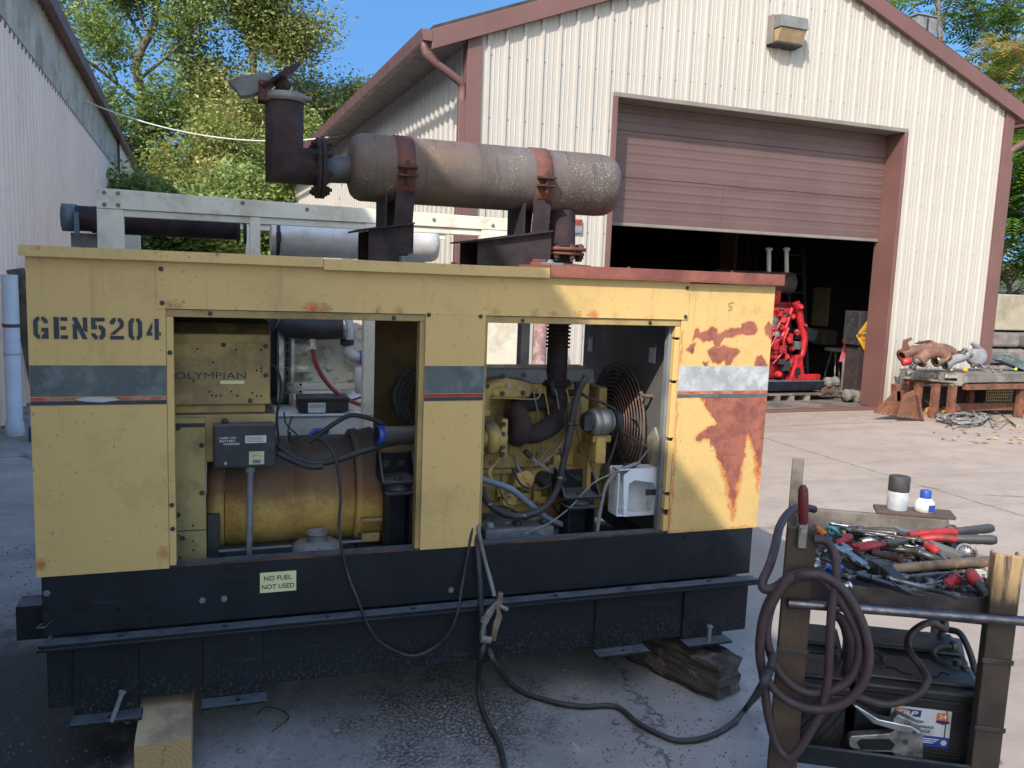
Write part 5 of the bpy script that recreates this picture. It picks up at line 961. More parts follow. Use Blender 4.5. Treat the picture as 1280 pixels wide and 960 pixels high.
mb = MB(); hp = PY(328, 110, MY); mb.box(hp[0]-.015, hp[0]+.03, MY-.045, MY-.03, hp[2]-.05, hp[2]+.02); mb.box(hp[0]-.015, hp[0]+.03, MY+.03, MY+.045, hp[2]-.05, hp[2]+.02); mb.cyl((hp[0]-.005, MY-.055, hp[2]+.01), (hp[0]-.005, MY+.055, hp[2]+.01), .008, n=10); mb.lathe((hp[0]+.05, MY, hp[2]+.005), (.8, 0, .5), [(0, .02), (.03, .03), (.05, .02)], 14); link_mesh('hinge', mb, m_rust, stk, .002)
# ------------------------------------------------------------------ the cream generator parked behind the yellow one
m_crm = M('aged cream enamel', (.74, .68, .54, 1), (.66, .60, .47, 1), 4, .5, 0, .06, 40, (.30, .17, .08, 1), 5, .35)
m_crmeng = M('cream engine enamel', (.80, .75, .62, 1), (.70, .65, .53, 1), 8, .5, 0, .12, 40, (.16, .12, .08, 1), 8, .5, dust=(.30, .27, .21, 1))
m_silver = M('dull silver muffler', (.62, .61, .59, 1), (.52, .52, .51, 1), 5, .5, .15, .06, 40, (.25, .2, .16, 1), 3, .4)
cg = thing('generator_set', 'open frame cream generator behind the yellow one, with a silver muffler under its roof', 'generator', (1.05, 2.45, 0))
Y0, Y1 = 2.0, 2.95
for y in (Y0, Y1-.05):
    mb = MB(); mb.prism([(-.057, 1.905), (2.26, 1.905), (2.26, 1.975), (.62, 1.995), (-.04, 2.008), (-.057, 2.0)], (0, y, 0), (1, 0, 0), (0, 0, 1), (0, .05, 0)); mb.box(.07, 2.02, y+.012, y+.045, 1.868, 1.904); link_mesh('roof_beam', mb, m_crm, cg, .003)
for x0, x1 in ((-.057, .07), (.697, .752), (1.325, 1.388)):
    for y in (Y0+.004, Y1-.046):
        mb = MB(); mb.box(x0, x1, y, y+.04, .66, 1.904); mb.box(x0-.0, x0+.006, y+.041, y+.08, .66, 1.9); link_mesh('corner_post' if x0 < 0 else 'frame_post', mb, m_crm, cg, .003)
mb = MB(); mb.box(2.012, 2.262, Y0+.003, Y0+.02, .65, 1.904); mb.box(2.255, 2.262, Y0+.0205, Y1, .65, 1.904); link_mesh('end_panel', mb, m_crm, cg, .003)
mb = MB(); mb.box(2.266, 2.36, Y0+.05, Y1, .6, 1.6); link_mesh('radiator', mb, m_dark, cg)
for x, z in ((-.02, 1.985), (.045, 1.985), (-.02, 1.925), (.045, 1.925), (.66, 1.975), (1.0, 1.96), (2.08, 1.93), (2.2, 1.93), (1.72, 1.945)):
    mb = MB(); mb.hexnut((x, Y0, z), (0, -1, 0), .008, .006); link_mesh('bolt', mb, m_grey, cg)
mb = MB(); mb.box(.3, 2.3, Y0+.01, Y1, .30, .795); mb.box(.3, 2.3, Y0, Y0+.02, .796, .806); tank = link_mesh('fuel_tank_base', mb, m_white, cg, .004)
mb = MB(); mb.box(-.1, 2.4, Y0+.02, Y1, .08, .298); link_mesh('skid', mb, m_dark, cg)
yc = 2.45
a, b = PY(338, 297, yc), PY(548, 305, yc); z_ = (a[2]+b[2])/2-.005
mb = MB(); mb.lathe((a[0], yc, z_), (1, 0, 0), [(0, .07), (0, .098), (.004, .105), (.03, .106), (.95, .106), (.99, .104), (1.02, .09), (1.025, .05)], 40); mf = link_mesh('silver_muffler', mb, m_silver, cg)
mb = MB(); mb.lathe((a[0]+.03, yc, z_), (1, 0, 0), [(0, .106), (0, .1095), (.022, .1095), (.022, .106)], 36, False); mb.box(a[0]+.028, a[0]+.055, yc-.125, yc-.10, z_-.03, z_+.03); link_mesh('muffler_clamp', mb, m_dark, mf)
c = PY(120, 272, yc); d = PY(300, 283, yc); e_ = PY(78, 270, yc)
mb = MB(); mb.cyl((c[0]-.02, yc, d[2]-.005), (d[0], yc, d[2]-.005), .075, n=28); mb.cyl((e_[0]+.04, yc, d[2]), (c[0]-.02, yc, d[2]-.002), .07, n=28); ep = link_mesh('exhaust_pipe', mb, m_rustdk, cg)
mb = MB(); mb.lathe((e_[0], yc, d[2]), (1, 0, 0), [(0, .066), (0, .076), (.07, .076), (.07, .07)], 28, False); mb.box(e_[0]+.07, e_[0]+.095, yc-.09, yc-.07, d[2]-.10, d[2]+.03); link_mesh('pipe_cuff', mb, M('blue grey clamp', (.14, .17, .20, 1), (.09, .11, .13, 1), 8, .5, .3, .1), ep)
for x in (d[0]-.02, d[0]+.02):
    mb = MB(); mb.lathe((x, yc, d[2]-.005), (1, 0, 0), [(0, .05), (0, .10), (.016, .10), (.016, .05)], 28, False); link_mesh('flange', mb, m_dark, ep)
q = PY(92, 298, 2.6); mb = MB(); mb.box(q[0], q[0]+.22, 2.5, 2.7, q[2]-.3, q[2]+.03); link_mesh('side_box', mb, m_grey, cg, .004)
for x in (.62, 1.95):
    mb = MB(); mb.box(x, x+.03, yc-.02, yc+.02, z_-.35 if x < 1 else z_-.2, z_-.10); link_mesh('muffler_hanger', mb, m_dark, cg)
# engine
ye = 2.40
def X(x, y, Y=ye): return PY(x, y, Y)
p0, p1 = X(362, 484), X(452, 408)
mb = MB(); mb.box(p0[0], p1[0]+.03, ye, ye+.35, p0[2]+.0, p1[2]); mb.box(p0[0], p1[0]+.03, ye-.03, ye, p0[2]-.02, p0[2]+.03)
for x, y, w, h in ((437, 470, .02, .03), (433, 445, .012, .05), (440, 430, .015, .02), (425, 420, .03, .015), (385, 470, .03, .02)): q = X(x, y); mb.box(q[0]-w, q[0]+w, ye-.02, ye, q[2]-h, q[2]+h)
ce = link_mesh('engine', mb, m_crmeng, cg, .012)
mb = MB(); q0, q1 = X(365, 434, ye-.05), X(384, 434, ye-.05); mb.cyl(q0, q1, .052, n=24); mb.cyl(q1, q1+np.array([.025, 0, 0]), .03, n=16); link_mesh('starter_motor', mb, m_crmeng, ce)
mb = MB(); q0, q1 = X(368, 461, ye-.05), X(385, 461, ye-.05); mb.cyl(q0, q1, .03, n=20); mb.cyl(q0-np.array([.04, 0, 0]), q0, .012, n=10); link_mesh('solenoid', mb, m_crmeng, ce)
mb = MB(); q = X(369, 485, ye-.04); mb.prism([(-.045, -.035), (.045, -.035), (.045, -.01), (.0, -.01), (.0, .005), (.045, .005), (.045, .035), (-.045, .035)], q, (1, 0, 0), (0, 0, 1), (0, .02, 0)); link_mesh('foot_plate', mb, m_crmeng, ce, .002)
for dx, dz in ((-.03, -.022), (.032, -.022), (-.03, .02), (.032, .02)):
    mb = MB(); mb.lathe(q+np.array([dx, -.0005, dz]), (0, -1, 0), [(0, .008), (.0008, .008)], 12, smooth=False); link_mesh('hole', mb, m_hole, ce)
mb = MB(); q = X(411, 459); mb.lathe(q, (0, -1, 0), [(0, .022), (.012, .022), (.018, .012)], 16); link_mesh('core_plug', mb, m_crmeng, ce)
q = X(350, 445, ye+.1); mb = MB(); mb.lathe((q[0]-.02, ye+.15, q[2]), (1, 0, 0), [(0, .28), (.0, .30), (.03, .30), (.03, .28)], 40, False); mb.lathe((q[0]+.05, ye+.15, q[2]), (1, 0, 0), [(0, .27), (.0, .31), (.02, .31), (.02, .1)], 40, False); link_mesh('flywheel_housing', mb, m_crmeng, ce)
mb = MB()
for k in range(9): zz_ = q[2]-.2+.05*k; mb.box(q[0]-.03, q[0]+.05, ye-.13, ye-.125, zz_, zz_+.006)
for k in range(5): mb.box(q[0]-.03+.016*k, q[0]-.026+.016*k, ye-.124, ye-.121, q[2]-.22, q[2]+.22)
link_mesh('guard_mesh', mb, m_grey, ce)
mb = MB(); mb.lathe((q[0]-.25, ye+.15, q[2]), (1, 0, 0), [(0, .1), (0, .26), (.22, .26), (.22, .1)], 32); link_mesh('alternator_body', mb, m_dark, cg)
mb = MB(); mb.tube([X(x, y, ye-.12) for x, y in ((350, 398), (362, 404), (380, 409), (405, 410), (427, 409))], [.07, .08, .075, .07, .068], 20, 5); link_mesh('intake_hose', mb, m_dark, ce)
mb = MB(); q0, q1 = X(427, 409, ye-.12), X(431, 409, ye-.12); mb.lathe(q0, q1-q0, [(0, .066), (0, .072), (.018, .072), (.018, .066)], 24, False); link_mesh('hose_clamp', mb, m_chrome, ce)
mb = MB(); mb.tube([X(x, y, ye-.1) for x, y in ((434, 400), (435, 415), (434, 424))], .036, 16, 4); mb.tube([X(x, y, ye-.1) for x, y in ((434, 432), (436, 441), (444, 446), (456, 447))], .033, 16, 5); link_mesh('elbow_pipe', mb, m_silver, ce)
mb = MB(); q0 = X(434, 424, ye-.1); mb.cyl(q0, q0+np.array([0, 0, -.035]), .042, n=20); link_mesh('rubber_sleeve', mb, m_rubber, ce)
mb = MB(); q0, q1 = X(449, 447, ye-.1), X(458, 447, ye-.1); mb.cyl(q0, q1, .043, n=20); mb.cyl(q1, q1+np.array([.07, 0, 0]), .034, n=20); link_mesh('blue_sleeve', mb, m_blue, ce)
mb = MB(); q0 = X(457, 491, ye-.12); mb.lathe(q0, (0, 0, 1), [(0, .06), (.005, .066), (.155, .066), (.16, .05)], 28); link_mesh('oil_filter', mb, M('white filter can', (.60, .62, .68, 1), (.5, .53, .6, 1), 5, .4, 0, .03), ce)
mb = MB(); mb.tube([X(x, y, ye-.2) for x, y in ((391, 436), (394, 452), (404, 472), (420, 490), (438, 501), (455, 507), (475, 509))], .013, 10, 6); link_mesh('red_hose', mb, M('dull red hose', (.30, .05, .045, 1), (.22, .04, .035, 1), 8, .55, 0, .05), cg)
mb = MB(); mb.cyl(X(391, 436, ye-.2), X(391, 424, ye-.2), .016, n=10); mb.hexnut(X(391, 436, ye-.2), (0, 0, 1), .018, .015); link_mesh('hose_fitting', mb, m_crmeng, ce)
mb = MB(); mb.tube([X(x, y, ye-.05) for x, y in ((412, 495), (420, 502), (440, 500), (455, 495))], .006, 6, 5); link_mesh('hose_line', mb, m_rubber, cg)
mb = MB(); q = X(452, 405, ye-.05); mb.cyl(q+np.array([.08, .0, .12]), q+np.array([.08, 0, -.06]), .05, n=20); link_mesh('turbo_body', mb, m_rustdk, ce)
# its battery and oddments
q0, q1 = PY(373, 521, 2.1), PY(436, 497, 2.1); bt2 = thing('battery', 'black battery with a grey label on the white base of the cream generator', 'battery', ((q0[0]+q1[0])/2, 2.2, .806))
mb = MB(); mb.box(q0[0], q1[0], 2.1, 2.28, .807, q1[2]-.02); mb.box(q0[0]-.004, q1[0]+.004, 2.096, 2.284, q1[2]-.0195, q1[2]); link_mesh('case', mb, m_blackp, bt2, .004)
a, b = PY(385, 516, 2.1), PY(407, 499, 2.1); mb = MB(); mb.box(a[0], b[0], 2.097, 2.0995, a[2], b[2]-.02); link_mesh('label', mb, m_paper, bt2)
mb = MB(); mb.box(a[0]+.008, b[0]-.008, 2.0955, 2.0965, a[2]+.03, b[2]-.03); link_mesh('label_panel', mb, m_stripe_pale, bt2)
a, b = PY(376, 552, 1.99), PY(412, 533, 1.99)
mb = MB(); mb.prism([(0, 0), (.10, .0), (.155, .075), (.075, .08)], (a[0], 1.90, a[2]), (1, 0, 0), (0, 0, 1), (0, .08, 0)); solo('blue_box', mb, m_blue, 'flat blue box tilted against the white base of the cream generator', 'box', None, .004)
mb = MB(); q = PY(270, 409, 2.3); mb.tube([q+np.array([-.05, 0, -.08]), q+np.array([-.05, 0, -.01]), q+np.array([0, 0, .03]), q+np.array([.05, 0, -.01]), q+np.array([.05, 0, -.08])], .014, 8, 4); link_mesh('lifting_eye', mb, m_crm, cg)
m_teal = M('dark teal coil', (.02, .06, .065, 1), (.012, .03, .035, 1), 12, .5, 0, .2, 60)
q = PY(280, 402, 2.5); mb = MB(); mb.box(q[0]-.3, q[0]+.38, 2.45, 2.8, .8, q[2]+.03)
link_mesh('control_cabinet', mb, m_teal, cg, .01)
# a faint reel of other things at the far end of the alley: a pale car roof peeping over
# ------------------------------------------------------------------ the home-made tool cart
CO = np.array([1.90, -1.215, 0]); CT = rad(-29); CA = np.array([math.cos(CT), math.sin(CT), 0]); CB = np.array([-math.sin(CT), math.cos(CT), 0])
def CW(u, v, z): return CO+CA*(u+.10*v)+CB*v+np.array([0, 0, z])
def KV(x, y, v): q = _ray(x, y); return CAM_POS + q*(((CO+CB*v-CAM_POS)@CB)/(q@CB))
def cbox(mb, u0, u1, v0, v1, z0, z1):
    vs = [CW(u, v, z) for z in (z0, z1) for v in (v0, v1) for u in (u0, u1)]
    return mb.add(vs, [(0, 2, 3, 1), (4, 5, 7, 6), (0, 1, 5, 4), (2, 6, 7, 3), (0, 4, 6, 2), (1, 3, 7, 5)])
cart = thing('tool_cart', 'home-made steel tool cart with an open tray, dark uprights and a bare pipe handle', 'cart', CO, CT)
m_post = M('greasy brown channel steel', (.075, .05, .036, 1), (.035, .026, .021, 1), 12, .55, .2, .3, 70, (.16, .10, .06, 1), 6, .5)
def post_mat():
    t = NT('dark post worn pale near its top'); z = t.xyz()[2]; g_ = t.mapping((60, 60, 5))  # dark brown, with a streaky paler zone near the top
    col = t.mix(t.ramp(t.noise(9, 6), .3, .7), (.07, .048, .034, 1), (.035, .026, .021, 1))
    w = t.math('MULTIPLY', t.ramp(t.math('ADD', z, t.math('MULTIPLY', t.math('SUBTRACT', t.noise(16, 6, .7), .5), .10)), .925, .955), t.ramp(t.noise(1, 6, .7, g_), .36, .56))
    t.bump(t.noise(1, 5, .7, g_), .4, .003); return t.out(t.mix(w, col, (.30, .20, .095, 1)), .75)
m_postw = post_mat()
m_tray = M('grimy tray steel', (.05, .045, .042, 1), (.028, .026, .026, 1), 9, .6, .2, .2, 70, (.14, .11, .09, 1), 6, .5)
m_traywood = M('dusty grey tray board', (.17, .145, .12, 1), (.10, .085, .07, 1), 10, .8, 0, .3, 50, (.06, .05, .04, 1), 5, .5)
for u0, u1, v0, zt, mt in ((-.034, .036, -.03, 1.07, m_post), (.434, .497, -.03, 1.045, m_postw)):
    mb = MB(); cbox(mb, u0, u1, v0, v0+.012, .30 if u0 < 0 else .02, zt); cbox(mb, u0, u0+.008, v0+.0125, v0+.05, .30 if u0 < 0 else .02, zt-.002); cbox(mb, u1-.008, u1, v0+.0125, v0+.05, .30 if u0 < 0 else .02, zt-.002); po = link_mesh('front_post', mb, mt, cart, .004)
    for z in ((.62, .75) if u0 < 0 else (.61, .78)):
        mb = MB(); cbox(mb, u0-.003, u1+.003, v0-.004, v0-.0005, z, z+.012); link_mesh('strap', mb, m_dksteel, po, .001)
mb = MB(); cbox(mb, .0, .03, -.015, .02, .02, .3); link_mesh('leg', mb, m_post, cart, .003)
mb = MB(); cbox(mb, .0, .036, .63, .65, .02, 1.105); link_mesh('rear_post', mb, m_traywood, cart, .003)
mb = MB(); cbox(mb, .46, .50, .62, .65, .02, .93); link_mesh('rear_post', mb, m_post, cart, .003)
mb = MB(); mb.cyl(CW(-.018, -.045, .882), CW(.66, -.045, .900), .0115, n=16); mb.lathe(CW(-.019, -.045, .882), CA, [(0, .013), (.012, .013)], 14); link_mesh('handle_bar', mb, M('worn bare pipe', (.22, .21, .22, 1), (.09, .085, .09, 1), 18, .35, .85, .1, 60, (.05, .04, .035, 1), 10, .5), cart)
mb = MB(); cbox(mb, .03, .47, .012, .022, .855, .922); link_mesh('tray_front', mb, m_tray, cart, .002)
mb = MB(); cbox(mb, .03, .47, .60, .625, .865, .955); link_mesh('tray_back', mb, m_traywood, cart, .003)
mb = MB(); cbox(mb, .022, .032, .022, .60, .86, .935); cbox(mb, .462, .478, .022, .60, .86, .94); link_mesh('tray_side', mb, m_traywood, cart, .002)
mb = MB(); cbox(mb, .032, .462, .022, .60, .86, .868); link_mesh('tray_floor', mb, m_tray, cart)
mb = MB(); cbox(mb, .26, .49, .605, .69, .9555, .966); link_mesh('ledge', mb, M('rusty brown ledge', (.10, .06, .045, 1), (.07, .045, .035, 1), 9, .8, 0, .3), cart, .002)
mb = MB(); cbox(mb, .0, .48, .0, .62, .462, .470); shf = link_mesh('shelf', mb, m_tray, cart)
mb = MB(); cbox(mb, .036, .46, -.03, -.018, .465, .512); cbox(mb, .0, .012, .0, .62, .47, .50); link_mesh('shelf_lip', mb, m_black, cart, .002)
mb = MB(); mb.bar(CW(.47, .02, .48), CW(.50, .5, .62), .03, .012); link_mesh('side_brace', mb, m_black, cart, .002)
# batteries on the shelf
m_batt = M('dusty black battery case', (.009, .009, .011, 1), (.016, .016, .018, 1), 8, .5, 0, .1, 120, (.04, .037, .034, 1), 6, .35, dust=(.045, .041, .038, 1))
def battery(label, u0, u1, v0, v1, z0, z1, ribs=True, diag=False):
    t = thing('battery', label, 'battery', CW((u0+u1)/2, (v0+v1)/2, z0), CT, 'batteries on the cart shelf')
    mb = MB(); cbox(mb, u0+.006, u1-.006, v0+.006, v1-.006, z0, z1-.038); cs = link_mesh('case', mb, m_batt, t, .005)
    mb = MB(); cbox(mb, u0, u1, v0, v1, z1-.0375, z1-.012); cbox(mb, u0+.012, u1-.012, v0+.03, v1-.012, z1-.0119, z1); lid = link_mesh('lid', mb, m_batt, t, .006)
    mb = MB()
    if diag:
        for k in range(8): a = u0+.01+k*.02; mb.bar(CW(a, v0+.004, z0+.02), CW(min(a+.07, u1-.01), v0+.004, z0+.02+(min(a+.07, u1-.01)-a)*1.6), .003, .004, CB)
    else:
        for k in range(17): cbox(mb, u0+.012, u1-.012, v0+.003, v0+.0058, z0+.012+k*.009, z0+.016+k*.009)
        for k in range(4): cbox(mb, u0+.22+.022*k, u0+.223+.022*k, v0+.002, v0+.0028, z0+.01, z1-.045)
    link_mesh('case_ribs', mb, m_batt, cs)
    for f in (.12, .86):
        mb = MB(); c_ = CW(u0+(u1-u0)*f, v1-.04, z1-.002); mb.lathe(c_, (0, 0, 1), [(0, .011), (.018, .009)], 14); link_mesh('terminal', mb, m_dksteel, lid)
    return t
bA = battery('black dusty battery with a blue and white label on the cart shelf', .165, .475, .045, .225, .471, .672)
battery('black dusty battery without a visible label, behind the labelled one', .165, .475, .24, .42, .471, .672)
battery('black battery with diagonal ribs at the left end of the cart shelf', -.0, .155, .04, .22, .471, .655, diag=True)
battery('black battery at the back left of the cart shelf', -.0, .155, .24, .42, .471, .66)
mb = MB()
for s_ in (1, -1):
    pts = [(.0, .0), (.014, .008), (.02, .001), (.03, -.02), (.055, -.024), (.055, -.021), (.033, -.016), (.022, .006), (.012, .014), (-.004, .006)]
    mb.prism([(p[0]*s_, p[1]) for p in pts], CW(.25 if s_ > 0 else .40, .12, .6725), CA, CB, (0, 0, .0012))
link_mesh('lid_emblem', mb, m_hole, bA)
def lab_o(a, b): return CW(.262+a, .0435, .508+b)
n_ = -CB
mb = MB(); mb.prism([(0, 0), (.142, 0), (.142, .098), (0, .098)], CW(.256, .0478, .512), CA, (0, 0, 1), n_*.0006); lb = link_mesh('label', mb, M('printed white label', (.55, .57, .60, 1), (.46, .48, .52, 1), 20, .45, 0, .02, 60, (.25, .24, .22, 1), 20, .35), bA)
mb = MB(); mb.prism([(0, 0), (.142, 0), (.142, .028), (0, .028)], CW(.256, .0470, .512), CA, (0, 0, 1), n_*.0006); link_mesh('label_band', mb, m_blue, bA)
m_orange = M('orange print', (.62, .17, .02, 1), None, 5, .5, 0, 0); m_navy = M('navy print', (.012, .03, .13, 1), None, 5, .5, 0, 0)
mb = MB(); mb.prism([(0, 0), (.063, 0), (.065, .018), (.003, .018)], CW(.263, .0470, .586), CA, (0, 0, 1), n_*.0006); link_mesh('logo_ground', mb, m_navy, bA)
mb = MB(); mb.prism([(.001, .0), (.045, .0), (.028, .018), (.004, .018)], CW(.263, .0463, .586), CA, (0, 0, 1), n_*.0005); link_mesh('logo_flash', mb, m_orange, bA)
lettering('TRP', m_inkw, bA, CW(.268, .0455, .5885), CA, (0, 0, 1), .0125, width=.052, bold=.03, shear=.25)
mb = MB(); mb.prism([(0, 0), (.025, 0), (.027, .008), (.025, .021), (.0, .021), (-.002, .008)], CW(.365, .0470, .582), CA, (0, 0, 1), n_*.0006); link_mesh('badge', mb, m_orange, bA)
mb = MB(); mb.prism([(-.003, .0), (.014, -.005), (.030, .0), (.028, .006), (-.001, .006)], CW(.365, .0463, .578), CA, (0, 0, 1), n_*.0005); link_mesh('badge_ribbon', mb, m_navy, bA)
lettering('24', m_inkw, bA, CW(.3685, .0462, .5895), CA, (0, 0, 1), .010, width=.018, bold=.02)
lettering('STARTING BATTERY', m_navy, bA, CW(.262, .0470, .5705), CA, (0, 0, 1), .0068, width=.075, bold=.02)
lettering('BATTERIE DE DEMARRAGE', m_navy, bA, CW(.262, .0470, .559), CA, (0, 0, 1), .0068, width=.098, bold=.02)
lettering('BATERIA DE ARRANQUE', m_navy, bA, CW(.262, .0470, .5475), CA, (0, 0, 1), .0068, width=.09, bold=.02)
for k in range(3):
    mb = MB(); mb.prism([(0, 0), (.04-.006*k, 0), (.04-.006*k, .0025), (0, .0025)], CW(.335, .0462, .531-.005*k), CA, (0, 0, 1), n_*.0004); link_mesh('label_print', mb, m_inkw, bA)
mb = MB(); mb.prism([(.008*math.cos(k*1.05), .008*math.sin(k*1.05)) for k in range(6)], CW(.386, .0462, .526), CA, (0, 0, 1), n_*.0004); link_mesh('label_mark', mb, m_inkw, bA)
# battery leads lying over the lids
def wcable(name, pts, r, mat, label, cat='cable', group=None, n=10):
    mb = MB(); mb.tube(pts, r, n, 6); return solo(name, mb, mat, label, cat, group)
m_lead = M('grimy brown rubber lead', (.055, .042, .035, 1), (.032, .026, .023, 1), 14, .6, 0, .15, 90)
wcable('battery_lead', [KV(1182, 787, .33), KV(1160, 783, .26)+(0, 0, .01), KV(1138, 793, .2), KV(1136, 812, .12), KV(1152, 835, .07), KV(1159, 850, .02), KV(1150, 866, .0), KV(1130, 876, .0), KV(1105, 880, .0), KV(1070, 870, .01)], .0095, m_lead, 'thick brown battery lead looping over the labelled battery')
wcable('battery_lead', [KV(1205, 840, .17), KV(1190, 835, .17), KV(1172, 826, .2), KV(1166, 815, .24), KV(1176, 808, .28), KV(1192, 808, .3)], .0075, m_lead, 'short grey brown lead bridging two battery terminals')
wcable('battery_lead', [KV(1060, 818, .2), KV(1085, 812, .2), KV(1103, 820, .18), KV(1100, 832, .16), KV(1080, 838, .16)], .007, m_lead, 'thin curled lead beside the cable coil on the cart shelf')
wcable('battery_lead', [KV(1185, 787, .36), KV(1200, 792, .34), KV(1212, 815, .3), KV(1222, 850, .24)], .009, m_rubber, 'black lead along the right edge of the battery lids')
for x, y, v in ((1180, 780, .34), (1192, 806, .3), (1207, 838, .17)):
    q = KV(x, y, v); mb = MB(); mb.lathe(q-np.array([0, 0, .02]), (0, 0, 1), [(0, .012), (.012, .014), (.028, .012), (.03, .006)], 10); solo('terminal_clamp', mb, m_dksteel, {1180: 'corroded battery terminal clamp at the back of the battery lids', 1192: 'corroded terminal clamp in the middle of the battery lids', 1207: 'corroded terminal clamp nearest the right cart post'}[x], 'clamp', 'terminal clamps')
# chrome stapler in front of the battery
def CP(x, y, v=-.012): return KV(x, y, v)
def cprism(mb, pts, v, th): P_ = [KV(x, y, v) for x, y in pts]; mb.prism([((p-CO)@CA, p[2]) for p in P_], CO+CB*v, CA, (0, 0, 1), CB*th)
stp = thing('staple_gun', 'chrome hand stapler standing on the shelf lip in front of the battery', 'staple gun', CW(.25, -.01, .51), CT)
mb = MB(); cprism(mb, [(1061, 924), (1064, 920), (1112, 917), (1120, 912), (1116, 900), (1122, 893), (1148, 905), (1154, 918), (1154, 949), (1120, 946), (1116, 941), (1074, 940), (1062, 934)], -.012, .026); sb_ = link_mesh('body', mb, m_steel, stp, .003)
mb = MB(); cprism(mb, [(1071, 929), (1076, 924), (1112, 924), (1119, 931), (1114, 938), (1076, 937)], -.0135, .001); link_mesh('grip_opening', mb, m_hole, stp)
mb = MB(); cprism(mb, [(1066, 882), (1071, 882), (1098, 899), (1140, 908), (1152, 916), (1150, 920), (1118, 913), (1092, 905)], -.015, .03); link_mesh('lever', mb, m_chrome, stp, .003)
mb = MB(); mb.lathe(KV(1132, 928, -.0125), -CB, [(0, .006), (.003, .005)], 12); mb.lathe(KV(1143, 916, -.0155), -CB, [(0, .004), (.003, .003)], 12); link_mesh('rivet', mb, m_dksteel, stp)
# can and bottle on the ledge
can = thing('spray_can', 'white spray can with a black cap on the ledge behind the tray', 'spray can', CW(.325, .648, .966), CT)
c0 = CW(.325, .648, .9665)
mb = MB(); mb.lathe(c0, (0, 0, 1), [(0, .030), (.004, .0315), (.055, .0315), (.058, .030)], 28); link_mesh('can_body', mb, M('scuffed white can print', (.52, .53, .55, 1), (.40, .41, .43, 1), 40, .4, .2, .03), can)
mb = MB(); mb.lathe(c0+np.array([0, 0, .0585]), (0, 0, 1), [(0, .031), (.003, .0315), (.043, .0315), (.046, .030)], 28); link_mesh('cap', mb, M('dull black cap', (.05, .046, .043, 1), (.03, .028, .027, 1), 30, .55, 0, .1), can)
bot = thing('squeeze_bottle', 'white plastic bottle with a bright blue cap next to the spray can', 'bottle', CW(.405, .648, .966), CT)
c0 = CW(.405, .648, .9665)
mb = MB(); mb.lathe(c0, (0, 0, 1), [(0, .028), (.003, .031), (.018, .031), (.03, .027), (.042, .017)], 24); link_mesh('bottle_body', mb, m_white, bot)
mb = MB(); mb.lathe(c0+np.array([0, 0, .042]), (0, 0, 1), [(0, .0165), (.022, .0165), (.024, .015)], 20); link_mesh('cap', mb, m_blue, bot)
mb = MB(); aa = [4.3+.12*i for i in range(8)]; mb.add([c0+np.array([.0316*math.cos(a), .0316*math.sin(a), z]) for z in (.004, .026) for a in aa], [(i, i+1, 9+i, 8+i) for i in range(7)], True); link_mesh('label', mb, m_blue, bot)
# locking pliers clipped on the left post
cl = thing('welding_clamp', 'clamp with a dark red grip clipped on top of the left cart post', 'clamp', CW(0, -.035, 1.0), CT)
mb = MB(); mb.lathe(KV(1004, 655, -.045), KV(1004, 612, -.045)-KV(1004, 655, -.045), [(0, .009), (.004, .0115), (.06, .0125), (.085, .0115), (.095, .006)], 14); link_mesh('grip', mb, M('dark red grip', (.13, .012, .016, 1), (.09, .01, .013, 1), 12, .45, 0, .08), cl)
mb = MB(); q = KV(1003, 668, -.04); mb.obox(q, CA*.0105, CB*.008, (0, 0, .034)); mb.lathe(q+np.array([0, 0, .012])-CB*.009, -CB, [(0, .008), (.005, .007)], 10); link_mesh('jaw', mb, m_steel, cl, .003)

# ---- welding cable coil hung over the left post
def zp(pts, ox, oy, k, vs): return [KV(ox+x/k, oy+y/k, v) for (x, y), v in zip(pts, vs)]
A1 = [(515, 40), (560, 48), (590, 95), (597, 160), (580, 300), (572, 470), (560, 590), (525, 700), (440, 828), (385, 795), (350, 680), (335, 560), (318, 450), (330, 330), (368, 240), (430, 192), (500, 178), (560, 200), (620, 275), (672, 380), (682, 455), (650, 545), (580, 592), (500, 600), (425, 562), (372, 490), (345, 390), (365, 275), (418, 205), (480, 170), (560, 178), (640, 245), (700, 365), (716, 475), (690, 570), (620, 640), (520, 660), (430, 632), (360, 572), (322, 480), (335, 330), (400, 215), (440, 180), (500, 165)]
V1 = [-.05]*3+[-.075]*6+[-.062]*4+[-.055]*4+[-.07]*6+[-.06]*6+[-.085]*8+[-.072]*7
V1 = (V1+[-.07]*60)[:len(A1)]
m_weld = M('dusty maroon black cable', (.055, .032, .034, 1), (.034, .022, .025, 1), 10, .6, 0, .12, 60, (.10, .075, .07, 1), 5, .3)
mb = MB(); mb.tube(zp(A1, 840, 660, 2.909, V1), .0108, 10, 7)
A2 = [(440, 245), (400, 238), (350, 250), (305, 310), (283, 400), (262, 470), (234, 535), (245, 565), (290, 555), (340, 518), (400, 500), (450, 510)]
mb.tube([KV(880+x/3.2, 560+y/3.2, v) for (x, y), v in zip(A2, (.45, .4, .3, .2, .08, .0, -.04, -.05, -.05, -.06, -.06, -.05))], .0115, 10, 7)
solo('cable_coil', mb, m_weld, 'coil of thick maroon black welding cable hung over the left cart post', 'cable')
wcable('dark_hose', [KV(1040, 768, .03), KV(1052, 775, .02), KV(1061, 800, .02), KV(1060, 825, .05), KV(1056, 850, .1)], .012, m_weld, 'short dark hose end hanging behind the cable coil', 'hose')

